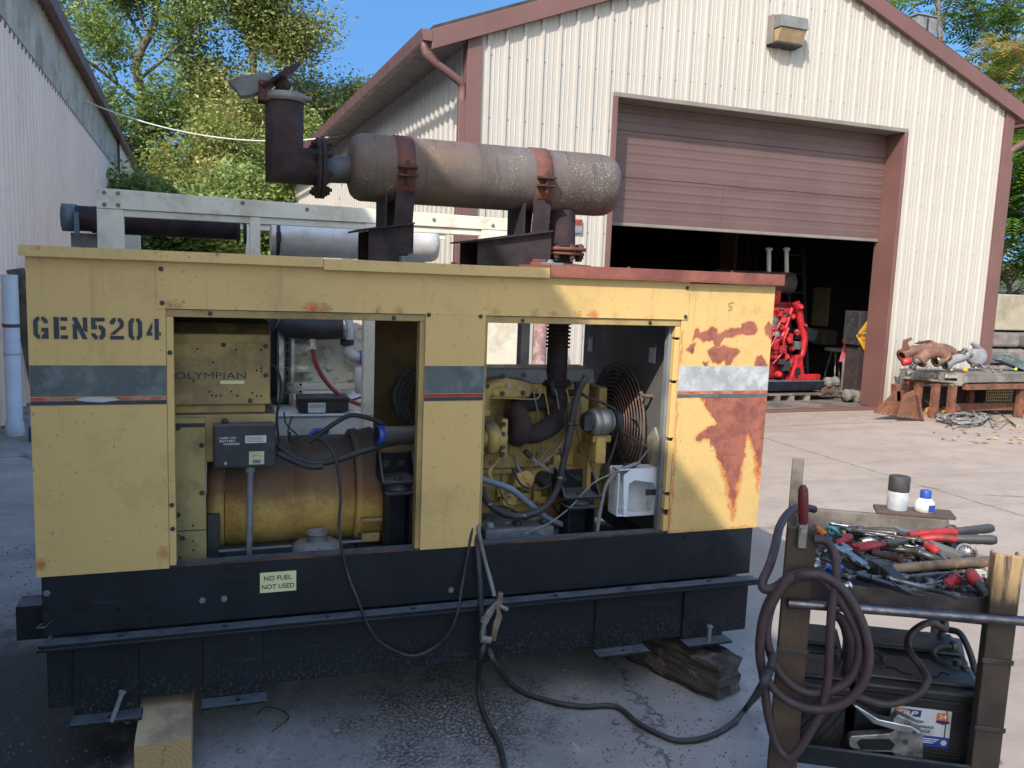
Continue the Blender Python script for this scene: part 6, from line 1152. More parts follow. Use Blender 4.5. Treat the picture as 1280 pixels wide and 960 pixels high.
# ---- the loose tools in the tray
TZ = .905
def T3(x, y, z=TZ+.012): return PZ(x, y, z)
tl = 'tools in the tray'
def wrench(p, q, w, label, mat=m_steel, th=.006, ring=True):
    p, q = V3(p), V3(q); d = q-p; L = np.linalg.norm(d); d /= L; s_ = np.cross((0, 0, 1), d); s_ /= np.linalg.norm(s_); up = np.cross(d, s_); mb = MB()
    mb.prism([(.0+w*.8, -w*.36), (L-w*.8, -w*.36), (L-w*.8, w*.36), (w*.8, w*.36)], p, d, s_, up*th)
    if ring: mb.torus(q+up*th/2, up, w*.72, w*.33, 16, 6)
    h = w
    mb.prism([(.95*h, -.45*h), (.4*h, -h), (-.6*h, -.85*h), (-.75*h, -.5*h), (.1*h, -.4*h), (.1*h, .4*h), (-.75*h, .5*h), (-.6*h, .85*h), (.4*h, h), (.95*h, .45*h)], p-up*.001, d, s_, up*(th+.002))
    return solo('wrench', mb, mat, label, 'wrench', tl, .001)
def rodtool(name, p, q, r, label, mat, cat, tip=None, tipmat=None):
    p, q = V3(p), V3(q); mb = MB(); L = np.linalg.norm(q-p); mb.lathe(p, q-p, [(0, r*.8), (L*.02, r*1.25), (L*.09, r*1.25), (L*.1, r), (L*.88, r), (L*.89, r*1.5), (L, r*1.5)], 14); return solo(name, mb, mat, label, cat, tl)
def screwdriver(p, q, r, label, hm, frac=.45, sm=m_steel):
    p, q = V3(p), V3(q); L = np.linalg.norm(q-p); t = thing('screwdriver', label, 'screwdriver', (p+q)/2, 0, tl)
    mb = MB(); mb.lathe(p, q-p, [(0, r*.5), (.004, r), (L*frac*.35, r*1.05), (L*frac*.6, r*.8), (L*frac*.85, r*1.05), (L*frac, r*.55)], 10); link_mesh('handle', mb, hm, t)
    mb = MB(); mb.lathe(p+(q-p)*frac, q-p, [(0, r*.32), (L*(1-frac)*.94, r*.30), (L*(1-frac), r*.12)], 10); link_mesh('shaft', mb, sm, t); return t
def pliers(p, q, w, label, hm, open_=.10, frac=.55):
    p, q = V3(p), V3(q); d = q-p; L = np.linalg.norm(d); d /= L; s_ = np.cross((0, 0, 1), d); s_ /= np.linalg.norm(s_); t = thing('pliers', label, 'pliers', (p+q)/2, 0, tl)
    for sg in (1, -1):
        mb = MB(); mb.tube([p+d*L*frac*0+s_*sg*w, p+d*L*frac*.5+s_*sg*w*.9, p+d*L*frac+s_*sg*w*.25], [.0085, .0085, .006], 10, 4); link_mesh('handle', mb, hm, t)
    mb = MB(); mb.prism([(0, -.016), (L*.12, -.018), (L*(1-frac), -.004), (L*(1-frac), .004), (L*.12, .018), (0, .016)], p+d*L*frac-np.array([0, 0, .005]), d, s_, (0, 0, .011)); mb.lathe(p+d*(L*frac+L*.08)+np.array([0, 0, .005]), (0, 0, 1), [(0, .011), (.004, .01)], 12); link_mesh('jaws', mb, m_dksteel, t, .002); return t
# bolt cutters: red arms, dark grips
bc = thing('bolt_cutter', 'bolt cutter with red arms and two long grey grips over the right tray edge', 'bolt cutter', T3(1170, 672, .955), 0, tl)
for (x0, y0, x1, y1, x2, y2) in ((1136, 669, 1196, 665, 1241, 660), (1150, 674, 1196, 674, 1246, 675)):
    a, b, c = T3(x0, y0, .95), T3(x1, y1, .958), T3(x2, y2, .965)
    mb = MB(); mb.tube([a, (a+b)/2+np.array([0, 0, .004]), b], [.010, .0115, .0105], 12, 4); link_mesh('arm', mb, m_red, bc)
    d_ = c-b; mb = MB(); L = np.linalg.norm(d_); mb.lathe(b-d_*.02, d_, [(0, .012), (.004, .0135), (L*.2, .0125), (L*.3, .0138), (L*.42, .0125), (L*.52, .0138), (L*.64, .0125), (L*.75, .0138), (L*.9, .014), (L, .011), (L*1.02, .004)], 14); link_mesh('grip', mb, m_blackp, bc)
mb = MB(); a, b = T3(1150, 672, .945), T3(1130, 664, .945); mb.bar(a, b, .04, .014); c = T3(1135, 662, .95); mb.bar(b, c+np.array([-.02, .03, 0]), .02, .012); link_mesh('jaws', mb, m_steel, bc, .003)
# hammer with a pale wooden shaft
hm_ = thing('hammer', 'hammer with a worn wooden shaft and a black head lying across the tray', 'hammer', T3(1150, 712, .93), 0, tl)
a, b = T3(1100, 712, .95), T3(1245, 701, .955); m_hick = M('worn hickory', (.30, .20, .11, 1), (.18, .115, .065, 1), 16, .6, 0, .15, 40, (.045, .032, .025, 1), 12, .75)
mb = MB(); mb.tube([a, a+(b-a)*.3, a+(b-a)*.7, b], [.011, .012, .0135, .0145], 12, 4); link_mesh('shaft', mb, m_hick, hm_)
mb = MB(); d_ = (b-a)/np.linalg.norm(b-a); s_ = np.cross((0, 0, 1), d_); mb.obox(a, d_*.02, s_*.022, (0, 0, .02)); mb.lathe(a+s_*.022, s_, [(0, .016), (.018, .014), (.02, .02), (.035, .02)], 14); mb.prism([(0, -.018), (0, .018), (.05, .006), (.05, -.002)], a-s_*.022-d_*.016, -s_, (0, 0, 1), d_*.032); link_mesh('head', mb, m_dksteel, hm_, .003)
# named tools
rodtool('extension_bar', T3(1036, 654, .94), T3(1120, 668, .94), .0052, 'long polished extension bar along the back of the tray', m_chrome, 'extension bar')
wrench(T3(1150, 676, .955), T3(1062, 664, .955), .012, 'long grey combination wrench lying under the bolt cutter jaws')
pliers(T3(1068, 685, .962), T3(1135, 676, .955), .010, 'pliers with bright red handles in the middle of the tray', m_red)
screwdriver(T3(1063, 671, .955), T3(1030, 690, .94), .012, 'screwdriver with a stubby red handle near the left of the tray', m_red, .5)
screwdriver(T3(1020, 660, .95), T3(1040, 674, .94), .011, 'screwdriver with an orange handle in the back left tray corner', m_orange, .6)
mb = MB(); mb.torus(T3(1040, 664, .95), (.6, .3, .5), .016, .006, 20, 8); solo('teal_ring', mb, M('teal plastic', (.10, .38, .36, 1), None, 5, .5, 0, 0), 'small teal plastic ring in the back left of the tray', 'ring', tl)
# adjustable wrench
aw = thing('adjustable_wrench', 'chrome adjustable wrench with its broad head up, left of centre in the tray', 'wrench', T3(1060, 695, .95), 0, tl)
a, b = T3(1058, 690, .965), T3(1082, 707, .955); mb = MB(); mb.bar(a, b, .022, .010); mb.bar(b, T3(1088, 711, .95), .014, .008); d_ = (b-a)/np.linalg.norm(b-a); s_ = np.cross((0, 0, 1), d_); mb.prism([(0, -.014), (.02, -.018), (-.03, -.026), (-.045, -.012), (-.022, -.004), (-.022, .006), (-.045, .014), (-.03, .024), (.0, .02)], a-np.array([0, 0, .006]), d_, s_, (0, 0, .013)); link_mesh('body', mb, m_chrome, aw, .002)
rodtool('socket_wrench', T3(1046, 703, .945), T3(1072, 683, .945), .006, 'thin chrome bar crossing behind the adjustable wrench', m_chrome, 'bar')
screwdriver(T3(1158, 680, .955), T3(1184, 700, .945), .013, 'nut driver with a red grip and a bright steel shank', m_red, .55)
rodtool('punch', T3(1148, 690, .95), T3(1190, 706, .94), .010, 'thick grey punch lying before the file block', m_dksteel, 'punch')
mb = MB(); a, b = T3(1158, 680, .955), T3(1204, 697, .945); mb.bar(a, b, .035, .022); solo('grinding_block', mb, M('grey block', (.13, .125, .11, 1), (.09, .085, .075, 1), 9, .8, 0, .2), 'grey oblong block right of centre in the tray', 'block', tl, .004)
st_ = thing('strainer', 'round perforated steel strainer at the right tray edge', 'strainer', T3(1208, 692, .95), 0, tl)
q = T3(1208, 691, .955); ax_ = V3((-.35, -.55, .6)); mb = MB(); mb.lathe(q, ax_, [(-.012, .02), (-.012, .027), (.004, .027), (.004, .022), (.0, .022), (.0, .001)], 26, False); sb = link_mesh('rim', mb, m_steel, st_)
u_, w_ = frame(ax_/np.linalg.norm(ax_)); mb = MB()
for r_, n_ in ((.006, 5), (.012, 10), (.018, 14)):
    for k in range(n_): mb.lathe(q+ax_/np.linalg.norm(ax_)*.0004+u_*r_*math.cos(6.283*k/n_)+w_*r_*math.sin(6.283*k/n_), ax_, [(0, .0018), (.0004, .0018)], 6, smooth=False)
link_mesh('perforation', mb, m_hole, st_)
# front rows
screwdriver(T3(1196, 722, .945), T3(1178, 735, .94), .014, 'stubby red and black driver lying at the front right of the tray', m_red, .7, m_dksteel)
rd = thing('ratchet_driver', 'red and grey ratchet driver leaning at the right front tray corner', 'driver', T3(1222, 730, .945), 0, tl)
a, b = T3(1212, 716, .955), T3(1232, 742, .95); mb = MB(); L = np.linalg.norm(b-a); mb.lathe(a, b-a, [(0, .008), (.01, .016), (L*.5, .016), (L*.6, .013)], 12); link_mesh('grip', mb, m_red, rd)
mb = MB(); mb.lathe(a+(b-a)*.6, b-a, [(0, .0125), (L*.3, .011), (L*.4, .006)], 12); link_mesh('nose', mb, m_blackp, rd)
mb = MB(); q = T3(1225, 718, .94); mb.torus(q, (0, 0, 1), .018, .005, 20, 6); mb.torus(q+np.array([0, 0, .006]), (0, 0, 1), .012, .004, 16, 6); solo('tape_reel', mb, M('yellowed reel', (.4, .38, .28, 1), None, 9, .6, 0, 0), 'small pale reel of tape by the right tray side', 'reel', tl)
for k, (x0, y0, x1, y1, w, mt, lb_) in enumerate(((1060, 722, 1130, 722, .010, m_steel, 'slim wrench with blue grey sheen lying along the front of the tray'), (1130, 722, 1205, 716, .011, m_steel, 'flat wrench pointing at the worn wooden post'), (1150, 734, 1208, 722, .009, m_steel, 'short wrench before the red and black drivers'), (1030, 700, 1062, 716, .011, m_dksteel, 'dark wrench among the sockets at the left of the tray'), (1165, 712, 1222, 706, .008, m_steel, 'small wrench half under the hammer shaft'))):
    wrench(T3(x0, y0, .94), T3(x1, y1, .94), w, lb_, mt)
rodtool('pry_bar', T3(1108, 722, .95), T3(1200, 746, .945), .0055, 'long thin blue steel bar slanting to the front tray wall', m_steel, 'bar')
mb = MB(); a, b = T3(1088, 724, .945), T3(1140, 741, .935); mb.bar(a, b, .02, .014); mb.lathe(a, a-b, [(0, .012), (.03, .010)], 10); solo('file', mb, m_black, 'flat black file at the front of the tray', 'file', tl, .003)
rodtool('screw_bit', T3(1040, 735, .935), T3(1062, 732, .935), .007, 'short bright bit by the cable coil', m_chrome, 'bit')
mb = MB(); q = T3(1036, 716, .95); mb.lathe(q, (.8, .2, .1), [(0, .012), (.004, .015), (.03, .015), (.034, .01), (.05, .008)], 12); solo('blue_connector', mb, m_blue, 'blue plastic connector at the left tray side', 'connector', tl)
wcable('thin_wire', [T3(1110, 722, .96), T3(1122, 733, .96), T3(1140, 742, .955), T3(1156, 745, .955)], .0025, m_rubber, 'thin black wire lying over the front tools', 'wire', tl, 6)
wcable('thin_wire', [T3(1165, 738, .955), T3(1172, 724, .96), T3(1188, 716, .96), T3(1200, 722, .955)], .002, m_rubber, 'thin black wire arching behind the stubby driver', 'wire', tl, 6)
rodtool('chisel', T3(1090, 690, .95), T3(1128, 700, .945), .0095, 'rusty brown chisel in the middle of the pile', m_rust, 'chisel')
rodtool('chisel', T3(1100, 684, .94), T3(1150, 690, .94), .0085, 'grey chisel behind the rusty one', m_dksteel, 'chisel')
pliers(T3(1118, 665, .95), T3(1050, 660, .94), .012, 'dull steel pliers lying along the back of the tray', m_dksteel)
# filler: sockets and worn bits heaped over the floor of the tray
rs = np.random.RandomState(9)
protos = []
def socket_mesh(r, h, mat, nm):
    mb = MB(); mb.lathe((0, 0, 0), (0, 0, 1), [(0, r*.6), (0, r), (h*.45, r), (h*.5, r*.9), (h, r*.9), (h, r*.55), (h*.5, r*.55), (h*.5, 0.0005)], 14, False); return mb
lab_s = ('small dark socket lying loose in the heap of tools', 'small bright chrome socket lying loose in the heap of tools', 'brown rusty socket lying loose in the heap of tools')
mats_s = (m_dksteel, m_steel, m_rust)
for k in range(78):
    c = k % 3; u, v = rs.uniform(.055, .44), rs.uniform(.05, .58); z = .888+rs.uniform(0, .028)
    if k < 3:
        mb = socket_mesh(.013, .03, mats_s[c], 'socket'); o = link_mesh('socket', mb, mats_s[c], None); tag(o, lab_s[c], 'socket', ('dark', 'chrome', 'rusty')[c]+' sockets in the heap'); protos.append(o)
    else: o = protos[c].copy(); COL.objects.link(o)
    o.location = CW(u, v, z); o.rotation_euler = (rs.uniform(1.2, 1.9), rs.uniform(-.3, .3), rs.uniform(0, 6.28)); s_ = rs.uniform(.65, 1.25); o.scale = (s_, s_, s_*rs.uniform(.8, 1.8))
bars = []
lab_b = ('thin dark steel shank lying loose in the heap of tools', 'thin bright steel shank lying loose in the heap of tools')
for k in range(44):
    c = k % 2; u, v = rs.uniform(.08, .42), rs.uniform(.06, .56); z = .894+rs.uniform(0, .026)
    if k < 2:
        mb = MB(); mb.lathe((0, 0, -.05), (0, 0, 1), [(0, .007), (.03, .0075), (.034, .0045), (.09, .004), (.1, .002)], 10); o = link_mesh('shank', mb, (m_dksteel, m_steel)[c], None); tag(o, lab_b[c], 'tool shank', ('dark', 'bright')[c]+' shanks in the heap'); bars.append(o)
    else: o = bars[c].copy(); COL.objects.link(o)
    o.location = CW(u, v, z); o.rotation_euler = (math.pi/2+rs.uniform(-.12, .12), 0, rs.uniform(0, 6.28)); s_ = rs.uniform(.6, 1.2); o.scale = (s_,)*3
# ------------------------------------------------------------------ timbers under the skid
def timber(p, q, w, h, mat, label, rot=0, ragged=.0, seed=1):
    p, q = V3(p), V3(q); d = q-p; L = np.linalg.norm(d); d /= L; s_ = np.cross((0, 0, 1), d); mb = MB(); N, Mx = 40, 6
    ring = []
    for i in range(Mx): ring.append((-1+2*i/Mx, -1))
    for i in range(Mx): ring.append((1, -1+2*i/Mx))
    for i in range(Mx): ring.append((1-2*i/Mx, 1))
    for i in range(Mx): ring.append((-1, 1-2*i/Mx))
    K = len(ring); vs = []
    for i in range(N+1):
        f = i/N; near = max(0, (f-.5)/.5)
        for a, b in ring:
            P = p+d*L*f+s_*a*w/2+np.array([0, 0, h/2+b*h/2]); nz = mnoise.noise(Vector((a*1.5+seed, b*1.5, f*9)))
            rr = 1-(.12 if ragged else .02)*abs(nz)-(.12*abs(mnoise.noise(Vector((a*5, b*5, f*26+seed)))) if ragged else 0)-ragged*(.25+.75*near)*near*(.22+.5*max(0, nz)+.35*max(0, mnoise.noise(Vector((a*4, b*4, f*18+seed)))))
            c = p+d*L*f+np.array([0, 0, h*.42]); P = c+(P-c)*rr; P[2] = max(P[2], .001)
            if near > .95 and ragged: P = P+d*.05*mnoise.noise(Vector((a*3, b*3, seed)))
            vs.append(P)
    fs = [(i*K+k, i*K+(k+1) % K, (i+1)*K+(k+1) % K, (i+1)*K+k) for i in range(N) for k in range(K)]
    mb.add(vs, [f[::-1] for f in fs], ragged > 0)
    for i, fl in ((0, 0), (N, 1)):
        o = vs[i*K:(i+1)*K]; c = sum(o)/K; mb.add(o+[c], [((k, (k+1) % K, K) if fl == 1 else ((k+1) % K, k, K)) for k in range(K)])
    return solo('timber', mb, mat, label, 'timber', 'timbers under the skid')
def wood_mat():
    t = NT('sawn pine timber'); g_ = t.mapping((26, 2.2, 26))
    col = t.mix(t.ramp(t.noise(1, 6, .6, g_), .3, .7), (.60, .43, .25, 1), (.45, .31, .17, 1))
    col = t.mix(t.math('MULTIPLY', t.ramp(t.noise(5, 7, .7), .48, .66), .7), col, (.24, .17, .12, 1))
    col = t.mix(t.ramp(t.noise(1, 5, .7, t.mapping((40, .9, 40))), .68, .72), col, (.05, .035, .025, 1))
    end = t.ramp(t.math('ABSOLUTE', t.normal()[1]), .6, .8); rg = t.n.new('ShaderNodeTexWave'); rg.wave_type = 'RINGS'; rg.rings_direction = 'Y'; rg.inputs['Scale'].default_value = 22; rg.inputs['Distortion'].default_value = 3; t.l.new(t.mapping((1, 0, 1), (.02, 0, -.06)), rg.inputs['Vector'])
    ec = t.mix(t.math('MULTIPLY', rg.outputs['Fac'], t.ramp(t.noise(14, 6, .8), .3, .7)), (.44, .28, .125, 1), (.34, .21, .095, 1)); ec = t.mix(t.ramp(t.noise(9, 8, .85, t.mapping((1.6, 1, .7))), .56, .62), ec, (.12, .075, .045, 1)); col = t.mix(end, col, ec)
    t.bump(t.noise(1, 6, .6, g_), .5, .006); return t.out(col, .8)
def rot_mat():
    t = NT('rotten grey timber'); g_ = t.mapping((30, 30, 30)); g2 = t.mapping((9, 3, 40))
    col = t.mix(t.ramp(t.noise(1, 8, .7, g2), .35, .65), (.12, .10, .085, 1), (.035, .028, .024, 1))
    col = t.mix(t.math('MULTIPLY', t.ramp(t.noise(11, 8, .7), .55, .66), .8), col, (.22, .19, .16, 1))
    t.bump(t.noise(1, 8, .75, g2), 1., .03); return t.out(col, .95)
timber((.35, 1.1, 0), (.376, -.235, 0), .165, .172, wood_mat(), 'sawn pale timber under the left end of the skid', seed=4)
timber((2.06, 1.0, 0), (2.46, -.16, 0), .20, .175, rot_mat(), 'dark rotten timber with a split crumbling end under the right end of the skid', ragged=.8, seed=2)
timber((.30, 1.8, 0), (.30, .75, 0), .16, .165, m_oldwood, 'old dark timber under the back of the skid', seed=9)

# battery standing inside the generator
q0, q1 = PY(603, 672, .16), PY(688, 668, .16)
gb = thing('battery', 'grey dusty battery with screw caps standing inside the generator behind the rail', 'battery', ((q0[0]+q1[0])/2, .24, .50))
m_dusty = M('grey dust coated plastic', (.13, .14, .15, 1), (.08, .085, .09, 1), 9, .8, 0, .3, 60, (.28, .27, .26, 1), 8, .6)
mb = MB(); mb.box(q0[0], q1[0], .12, .36, .501, .668); link_mesh('case', mb, m_dusty, gb, .008)
for k in range(6):
    mb = MB(); x = q0[0]+.03+(q1[0]-q0[0]-.06)*(k//2)/2; y = .16+.11*(k % 2); mb.lathe((x, y, .668), (0, 0, 1), [(0, .016), (.008, .017), (.018, .015), (.02, .01)], 12); link_mesh('screw_cap', mb, m_rubber if k % 3 else m_grey, gb)
mb = MB(); mb.tube([(q0[0]+.05, .2, .672), (q0[0]+.10, .15, .684), (q0[0]+.15, .19, .678), (q0[0]+.2, .16, .69), (q0[0]+.16, .22, .68)], .003, 6, 5); link_mesh('wire_scrap', mb, m_steel, gb)

# booster cables hanging over the rail, clamp and floor run
jc = thing('booster_cable', 'black booster cables with a brass clamp hanging over the black rail', 'booster cable', (1.5, -.2, 0))
G = lambda x, y, z=.013: PZ(x, y, z)
ca1 = [PY(592, 560, .10), PY(593, 610, .06), PY(594, 650, .02), PY(597, 690, -.012), PY(600, 730, -.058), PY(602, 770, -.075), PY(606, 800, -.09), PY(601, 822, -.10), G(598, 850, .09), G(601, 880), G(612, 908), G(624, 930), G(631, 962), G(640, 1010), G(650, 1080)]
mb = MB(); mb.tube(ca1, .0105, 10, 7); link_mesh('cable', mb, m_rubber, jc)
ca2 = [PY(611, 812, -.1), PY(618, 828, -.13), G(632, 848, .05), G(655, 866), G(690, 877), G(725, 883), G(760, 882), G(776, 886), G(795, 902), G(822, 917), G(850, 926), G(885, 921), G(915, 905), G(935, 882, .06), KV(950, 862, -.1), KV(962, 838, -.1), KV(968, 815, -.09)]
mb = MB(); mb.tube(ca2, .0105, 10, 7); link_mesh('cable', mb, m_rubber, jc)
mb = MB(); mb.tube([PY(595, 640, .03), PY(599, 668, -.012), PY(606, 700, -.016), PY(613, 725, -.06), PY(618, 745, -.08)], .008, 8, 6); link_mesh('cable', mb, m_grey, jc)
m_brass = M('tarnished brass plated clamp', (.42, .34, .24, 1), (.26, .21, .16, 1), 16, .35, .8, .1, 60, (.10, .08, .07, 1), 10, .5)
def jaw(pts, y, th, mat, nm):
    mb = MB(); P_ = [PY(x, y_, y) for x, y_ in pts]; mb.prism([(p[0], p[2]) for p in P_], (0, y, 0), (1, 0, 0), (0, 0, 1), (0, th, 0)); return link_mesh(nm, mb, mat, jc, .002)
jaw([(624, 742), (629, 741), (629, 750), (625, 762), (628, 772), (622, 790), (620, 802), (613, 801), (617, 780), (621, 768), (620, 755)], -.10, .022, m_brass, 'clamp_jaw')
jaw([(620, 752), (622, 757), (614, 772), (608, 782), (606, 797), (600, 800), (603, 778), (608, 765)], -.096, .018, m_steel, 'clamp_jaw')
mb = MB(); a, b = PY(601, 799, -.10), PY(613, 800, -.10); mb.cyl(a, b, .013, n=14); mb.cyl(PY(624, 757, -.1), PY(634, 762, -.1), .008, n=10); mb.hexnut(PY(606, 775, -.1), (0, -1, 0), .012, .012); link_mesh('clamp_pivot', mb, m_grey, jc)
mb = MB(); mb.tube([PY(609, 806, -.1), PY(605, 815, -.1), PY(607, 826, -.1)], .014, 10, 4); link_mesh('cable_tape', mb, m_hole, jc)
ew = [PY(396, 548, .16), PY(404, 552, .12), PY(416, 565, .08), PY(423, 590, .05), PY(426, 620, .03), PY(424, 650, .02), PY(426, 680, -.002), PY(434, 715, -.01), PY(448, 752, -.055), PY(462, 785, -.06), PY(480, 806, -.04), PY(515, 820, -.035), PY(545, 808, -.04), PY(562, 790, -.06), PY(572, 765, -.06), PY(577, 735, -.03), PY(583, 700, -.008), PY(590, 662, .0), PY(594, 630, .03), PY(594, 600, .08)]
mb = MB(); mb.tube(ew, .0052, 8, 7); solo('thin_cable', mb, m_rubber, 'thin black cable looping down across the front of the black skid', 'cable')
mb = MB(); mb.tube([G(322, 893, .004), G(333, 884, .006), G(352, 888, .004), G(361, 897, .006), G(348, 908, .004), G(340, 915, .004)], .0022, 6, 5); solo('scrap_wire', mb, m_rust, 'bent scrap of rusty wire on the ground before the skid', 'wire')
m_peb = M('grey stone chip', (.20, .19, .18, 1), (.12, .115, .11, 1), 9, .9, 0, .3)
peb = []; rs = np.random.RandomState(12)
for k, (x, y) in enumerate(((680, 867), (556, 884), (720, 873), (715, 905), (820, 945), (865, 845), (770, 905), (160, 905), (705, 838), (875, 900), (640, 955), (800, 870), (300, 940), (420, 915))):
    if k == 0:
        mb = MB(); mb.ball((0, 0, .006), .011, 9, 6, (1.2, .9, .6)); o = link_mesh('pebble', mb, m_peb, None); tag(o, 'small dark stone chip lying on the concrete near the skid', 'stone chip', 'stone chips on the concrete'); peb.append(o)
    else: o = peb[0].copy(); COL.objects.link(o)
    o.location = G(x, y, 0); o.rotation_euler = (0, 0, rs.uniform(0, 6)); o.scale = (rs.uniform(.5, 1.3),)*3
grit = MB()
for k in range(3200):
    x, y = rs.normal(1.25, .75), rs.uniform(-.8, .35); s_ = rs.uniform(.001, .0042); grit.box(x, x+s_*1.4, y, y+s_, 0.0002, s_)
for k in range(1300):
    x, y = rs.uniform(-.7, .5), rs.uniform(-.4, 2.5); s_ = rs.uniform(.0015, .005); grit.box(x, x+s_*1.4, y, y+s_, 0.0002, s_)
o = link_mesh('grit', grit, M('pale grit', (.17, .163, .155, 1), (.10, .095, .09, 1), 200, .9, 0, 0), None); o['kind'] = 'stuff'; o['label'] = 'pale grit scattered over the stained concrete'; o['category'] = 'grit'

# ------------------------------------------------------------------ pallet table with scrap parts by the right corner of the shed
m_rusto = rusty('orange brown rusty channel', lin(112, 72, 54), lin(78, 50, 40), lin(140, 82, 50), .5)
m_pal = M('grey black pallet board', (.15, .135, .12, 1), (.09, .08, .072, 1), 7, .85, 0, .3, 40, (.28, .25, .22, 1), 5, .5)
BLk, FL, FR, BR = V3((9.05, 6.05, 0)), V3((9.50, 5.42, 0)), V3((12.4, 5.55, 0)), V3((12.2, 6.1, 0))
pt = thing('scrap_table', 'low rusty steel table with a grey pallet top by the right corner of the shed', 'table', (10.4, 5.8, 0))
def quad_slab(mb, A, B_, C_, D, z0, z1): mb.prism([(p[0], p[1]) for p in (A, B_, C_, D)], (0, 0, z0), (1, 0, 0), (0, 1, 0), (0, 0, z1-z0))
ZT = .60
mb = MB()
for i in range(7):
    f0, f1 = i/7, i/7+.115; quad_slab(mb, BLk+(FL-BLk)*f0, BLk+(FL-BLk)*f1, BR+(FR-BR)*f1, BR+(FR-BR)*f0, ZT-.022, ZT)
link_mesh('deck_boards', mb, m_pal, pt, .003)
mb = MB(); e1 = (FR-FL)/np.linalg.norm(FR-FL); quad_slab(mb, FL, FL+e1*2.9, FL+e1*2.9+np.array([0, .035, 0]), FL+np.array([.0, .035, 0]), ZT-.11, ZT-.0225); quad_slab(mb, BLk+(FL-BLk)*.02+np.array([.01, 0, 0]), FL-np.array([0, .0, 0]), FL+np.array([.03, .02, 0]), BLk+np.array([.04, .02, 0]), ZT-.13, ZT-.10)
for f in (.02, .32, .62, .90): p_ = BLk+(FL-BLk)*f; q_ = BLk+(FL-BLk)*(f+.08); quad_slab(mb, p_, q_, q_+np.array([.04, .02, 0]), p_+np.array([.04, .02, 0]), ZT-.10, ZT-.0225)
link_mesh('side_boards', mb, m_pal, pt, .003)
for f in (.05, .95):
    mb = MB(); a = BLk+(FL-BLk)*f; b = BR+(FR-BR)*f; mb.bar(a+np.array([.08, 0, ZT-.17]), b+np.array([-.08, 0, ZT-.17]), .07, .07); link_mesh('table_beam', mb, m_rusto, pt, .004)
for px_, y_ in ((1136, 6.0), (1149, 5.8), (1171, 5.6), (1192, 5.5), (1278, 5.5), (1215, 6.0), (1290, 6.0)):
    p_ = PY(px_, 500, y_); mb = MB(); mb.box(p_[0]-.045, p_[0]+.045, y_, y_+.012, 0, ZT-.15); mb.box(p_[0]-.045, p_[0]-.035, y_+.012, y_+.07, 0, ZT-.15); mb.box(p_[0]+.035, p_[0]+.045, y_+.012, y_+.07, 0, ZT-.15); link_mesh('table_leg', mb, m_rusto, pt, .003)
mb = MB(); mb.bar((9.6, 5.72, .12), (12.3, 5.75, .12), .06, .10); link_mesh('lower_rail', mb, m_rusto, pt, .004)
mb = MB(); mb.bar((9.3, 6.1, .2), (12.2, 6.1, .2), .04, .3); link_mesh('back_panel', mb, m_rustdk, pt, .004)
def poly_plate(mb, pts, y, th): P_ = [PY(a, b, y) for a, b in pts]; mb.prism([(p[0], p[2]) for p in P_], (0, y, 0), (1, 0, 0), (0, 0, 1), (0, th, 0))
wd = thing('rusty_bracket', 'rusty triangular steel brackets lying by the shed door jamb', 'bracket', (8.9, 5.6, 0))
mb = MB(); poly_plate(mb, [(1093, 516), (1094, 513), (1119, 489), (1131, 488), (1128, 522)], 5.55, .015); link_mesh('gusset_plate', mb, m_rusto, wd, .003)
mb = MB(); poly_plate(mb, [(1122, 521), (1130, 494), (1142, 488), (1156, 526)], 5.45, .02); link_mesh('gusset_plate', mb, m_rusto, wd, .003)
mb = MB(); a, b = PY(1125, 502, 5.53), PY(1125, 481, 5.53); mb.bar((a[0], 5.6, a[2]), (b[0], 5.6, b[2]), .10, .06, (1, 0, 0)); a, b = PY(1152, 525, 5.43), PY(1146, 492, 5.43); mb.bar(a, b, .06, .03, (1, 0, 0)); link_mesh('bracket_bar', mb, m_rusto, wd, .003)
for k in range(9):
    x, y = 1100+k*6.5, 517.5+k*.9; p_ = PY(x, y-1.5, 5.44 if k > 4 else 5.54); mb = MB(); mb.lathe(p_, (0, -1, 0), [(0, .012), (.006, .01)], 10); link_mesh('rivet', mb, m_pal, wd)
# scrap on the table: exhaust elbows and odd parts, each a thing
def T5(x, y, Y): return PY(x, y, Y)
m_exh = rusty('brown exhaust pipe', lin(120, 84, 66), lin(88, 62, 50), lin(150, 104, 76), .4, .6)
sc_ = 'scrap parts on the pallet table'
def stube(name, pts, r, mat, label, Y, cat='pipe', flange=True):
    mb = MB(); P_ = [T5(a, b, y_) for (a, b), y_ in zip(pts, Y)]; mb.tube(P_, r, 16, 6, caps=False)
    for p_, q_ in ((P_[0], P_[1]), (P_[-1], P_[-2])):
        d = (q_-p_)/np.linalg.norm(q_-p_); mb.lathe(p_-d*.01, d, [(0, r*.75), (0, r*1.25), (.03, r*1.25), (.03, r*.95)], 16, False)
    return solo(name, mb, mat, label, cat, sc_)
stube('exhaust_elbow', [(1128, 445), (1140, 439), (1155, 438), (1165, 434)], .075, m_exh, 'straight brown exhaust pipe at the back left of the pallet table', [5.95]*4)
stube('exhaust_elbow', [(1149, 452), (1156, 444), (1166, 440), (1175, 441), (1180, 446)], .078, m_exh, 'bent brown exhaust elbow in the middle front of the scrap pile', [5.6]*5)
stube('exhaust_elbow', [(1168, 436), (1180, 436), (1190, 441), (1192, 448)], .07, m_exh, 'brown exhaust elbow at the back right of the scrap pile', [5.95]*4)
stube('clamp_ring', [(1170, 452), (1178, 449), (1184, 444)], .06, m_brass, 'short brass coloured coupling between the brown elbows', [5.6]*3, 'coupling')
